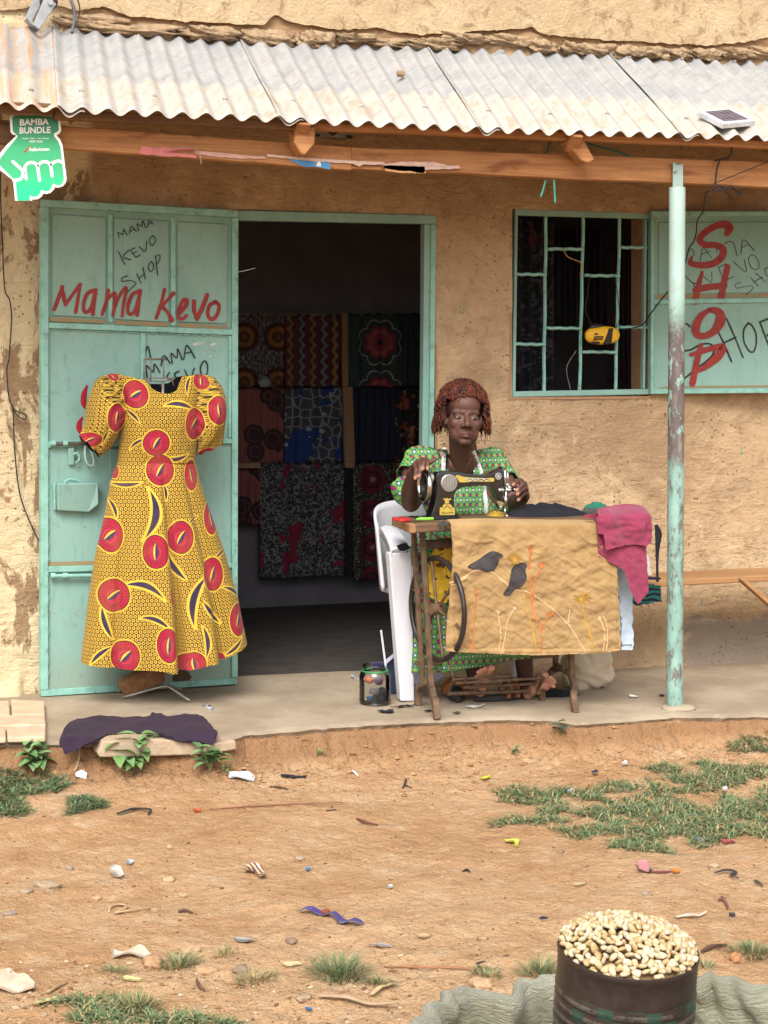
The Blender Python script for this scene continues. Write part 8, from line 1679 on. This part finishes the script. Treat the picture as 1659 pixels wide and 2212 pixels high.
tn_ = m.build('tin_can', TINM, smooth=True, angle=60); at = tn_.data.attributes.new('az', 'FLOAT_VECTOR', 'POINT'); at.data.foreach_set('vector', np.asarray(AZ, np.float32).ravel()); tag(tn_, 'dark ribbed tin can heaped with maize in the foreground', 'tin')
# maize kernels
KM = []
for k, c in enumerate(((.50, .385, .21), (.56, .46, .29), (.42, .29, .13), (.55, .46, .33))):
    g = Gm('maize_%s' % 'abcd'[k], .38, 0, .45); v = g.obj(); X_, Y_, Z_ = g.sep(v); tipm = g.step(X_, -.0028, -.0048); crown = g.step(X_, .0035, .005); cc_ = g.mix(tipm, c, (.50, .33, .17)); cc_ = g.mix(crown * .6, cc_, (.56, .47, .33)); n1 = g.noise(v, 260, 3, .6); cc_ = g.mix(g.step(n1, .5, .75) * .3, cc_, tuple(q * .72 for q in c)); g.col(cc_); g.b.inputs['Subsurface Weight'].default_value = .08; g.b.inputs['Subsurface Radius'].default_value = (.004, .003, .0015); KM.append(g.mat)
def kernel(seed, L=.0060, W=.0048, T=.0026):
    rs = random.Random(seed); n, m = 10, 7; V = []
    for i in range(m + 1):
        t = pi * i / m; x = -math.cos(t); 
        wx_ = (math.sin(t) ** .75) * (.62 + .42 * (x + 1) / 2)
        for k in range(n):
            a = 2 * pi * k / n; y = math.copysign(abs(math.cos(a)) ** .8, math.cos(a)) * wx_; z = math.copysign(abs(math.sin(a)) ** .8, math.sin(a)) * wx_; q = 1 + rs.uniform(-.05, .05)
            dent = 1 - .22 * math.exp(-((x - 1) / .3) ** 2)
            V.append((x * L * dent * q, y * W * q, z * T * q * (1.15 - .25 * x)))
    return V, [(i * n + k, i * n + (k + 1) % n, (i + 1) * n + (k + 1) % n, (i + 1) * n + k) for i in range(m) for k in range(n)]
kmesh = []
for s in range(8):
    V, Fc = kernel(s); me_ = bpy.data.meshes.new('maize_kernel'); me_.from_pydata(V, [], Fc); me_.materials.append(KM[s % 4]); me_.polygons.foreach_set('use_smooth', [True] * len(me_.polygons)); kmesh.append(me_)
rs = random.Random(3); hh = .026
def dome(r): return hh * (1 - (r / 1.0) ** 2) ** .9 if r < 1 else 0
cand = []
tries = 0
while len(cand) < 900 and tries < 60000:
    tries += 1; a = rs.uniform(0, 2 * pi); r_ = math.sqrt(rs.random()) * .945; x, y = r_ * math.cos(a) * CRr, r_ * math.sin(a) * CRr; z = dome(r_) + .0012 + rs.uniform(-.0015, .0025) + .004 * float(vn(x * 60 + 9, y * 60, 4)) * (1 - r_)
    if all((x - q[0]) ** 2 + (y - q[1]) ** 2 + (z - q[2]) ** 2 > .0066 ** 2 for q in cand): cand.append((x, y, z))
for k in range(26):      # kernels bulging over the rim
    a = 2 * pi * k / 26 + rs.uniform(-.1, .1)
    cand.append((CRr * .93 * math.cos(a), CRr * .93 * math.sin(a), .001 + rs.uniform(-.002, .003)))
camloc = tilt.transposed() @ (CAM - cz)
cand.sort(key=lambda q: (Vector(q) - Vector((camloc.x, camloc.y, camloc.z))).length - .3 * q[2])
rest = MB()
for i, q in enumerate(cand):
    rot = Matrix.Rotation(rs.uniform(0, 6.3), 3, 'Z') @ Matrix.Rotation(rs.gauss(0, .55), 3, 'Y') @ Matrix.Rotation(rs.gauss(0, .7), 3, 'X'); s = rs.uniform(.85, 1.15)
    if i < 296:
        o = bpy.data.objects.new('maize_kernel', kmesh[rs.randrange(8)]); COL.objects.link(o); o.location = tin(q); o.rotation_euler = (tilt @ rot).to_euler(); o.scale = (s, s, s); tag(o, 'pale cream maize kernel in the heap on the dark tin', 'maize kernel', 'maize kernels heaped on the tin')
    else:
        me_ = kmesh[rs.randrange(8)]; rest.add(([tin(Vector(q) + rot @ (v.co * s)) for v in me_.vertices], [tuple(p_.vertices) for p_ in me_.polygons]), rs.randrange(4))
# body of the heap below the surface kernels
rows = [[tin((t * CRr * .97 * math.cos(a), t * CRr * .97 * math.sin(a), dome(t * .97) - .0075)) for a in np.linspace(0, 2 * pi, 49)] for t in np.linspace(.001, 1, 14)]
rest.add(grid(rows), 4)
KM.append(plain('maize_shadow_gap', (.20, .125, .055), None, .8, 60, 0)); tag(rest.build('maize_heap', KM, smooth=True), 'rest of the cream maize heap in the tin', 'maize', None, 'stuff')
# rolled open sack around it
g = Gm('woven_sack', .6, 0, .35); (u_, w_, _b), uv = g.attr('uvw'); n1 = g.noise(uv, 5, 4, .6); wr_ = g.noise(g.scale(uv, (10, 40, 1)), 1.3, 4, .65, .8); wv = g.sin(u_ * 900) * g.sin(w_ * 900)
c = g.mix(g.step(n1, .35, .65), (.36, .355, .265), (.25, .245, .165)); c = g.mix(g.step(wr_, .52, .66) * .6, c, (.22, .215, .14)); c = g.mix(g.step(g.noise(uv, 9, 5, .65), .52, .68) * .6, c, (.27, .24, .15)); c = g.mix(g.step(g.noise(uv, 2.3, 3, .5), .60, .68) * .55, c, (.40, .25, .24)); g.col(c).bump(wr_ * 1.2 + g.noise(g.scale(uv, (60, 60, 1)), 1.0, 3, .6, 1.2) * 1.2 + n1, .8, .005); g.b.inputs['Sheen Weight'].default_value = .2; SACK = g.mat
sc0 = Vector((cz.x, cz.y, 0)) + RGT * .015 + FWD * .0; Zr = .648
sack = empty('maize_sack', (sc0.x, sc0.y, float(ground_z(sc0.x, sc0.y))), 'pale green woven sack of maize with rolled down rim in the foreground', 'sack')
pf = [(.205, -.85), (.275, -.80), (.29, -.5), (.285, -.2), (.272, -.09), (.277, -.04), (.274, -.012), (.264, .0), (.252, -.004), (.246, -.018), (.250, -.045), (.256, -.075), (.258, -.10), (.255, -.14)]
pp = smoothpath([Vector((a, b, 0)) for a, b in pf], 4); NA = 260; rows = []; UV = []
for j, q in enumerate(pp):
    row = []
    for i in range(NA + 1):
        a = 2 * pi * i / NA; w = max(0, min(1, (q.y + .25) / .2))
        wrk = .018 * float(fbm(math.cos(a) * 3.0, math.sin(a) * 2.6 + q.y * 7, 3, 401)) + .016 * (1 - abs(float(fbm(math.cos(a) * 4 + q.y * 9, math.sin(a) * 4, 2, 402)))) ** 5 + .007 * float(fbm(math.cos(a) * 14 + q.y * 20, math.sin(a) * 14 + q.y * 12, 3, 403))
        wrk += -.012 * math.exp(-((((a - 2.2 + pi) % (2 * pi)) - pi) / .10) ** 2) + .018 * math.exp(-((((a - 1.95 + pi) % (2 * pi)) - pi) / .16) ** 2) - .022 * math.exp(-((((a - .55 + pi) % (2 * pi)) - pi) / .08) ** 2)
        r_ = q.x * .92 + wrk * (.4 + .6 * w); z = Zr + q.y + w * (.008 * math.sin(a * 2 + 1.0) + .010 * float(fbm(math.cos(a) * 2, math.sin(a) * 2, 2, 404)) + wrk * .35)
        row.append(Vector((sc0.x, sc0.y, 0)) + RGT * r_ * math.cos(a) + FWD * r_ * math.sin(a) + Vector((0, 0, z))); UV.append((a * .27, j / len(pp) * 1.1, 0))
    rows.append(row)
o = mk('bag', *grid(rows), SACK, sack, smooth=True); at = o.data.attributes.new('uvw', 'FLOAT_VECTOR', 'POINT'); at.data.foreach_set('vector', np.asarray(UV, np.float32).ravel())
# maize inside the sack
m = MB(); rows = [[Vector((sc0.x, sc0.y, Zr - .125 + .012 * (1 - t))) + RGT * (.25 * t * math.cos(a)) + FWD * (.25 * t * math.sin(a)) for a in np.linspace(0, 2 * pi, 41)] for t in (.02, .3, .6, .8, 1)]; m.add(grid(rows), 2)
for i in range(2600):
    a = rs.uniform(0, 2 * pi); r_ = .225 * math.sqrt(rs.random()); me_ = kmesh[rs.randrange(8)]
    if r_ < .07: continue
    p_ = Vector((sc0.x, sc0.y, Zr - .120 + .012 * (1 - r_ / .235) + rs.uniform(-.001, .003))) + RGT * r_ * math.cos(a) + FWD * r_ * math.sin(a)
    rot = Matrix.Rotation(rs.uniform(0, 6.3), 3, 'Z') @ Matrix.Rotation(rs.gauss(0, .6), 3, 'Y') @ Matrix.Rotation(rs.gauss(0, .6), 3, 'X'); m.add(([p_ + rot @ v.co for v in me_.vertices], [tuple(q.vertices) for q in me_.polygons]), rs.randrange(4))
tag(m.build('loose_maize', KM, smooth=True), 'loose cream maize filling the sack around the tin', 'maize', None, 'stuff')
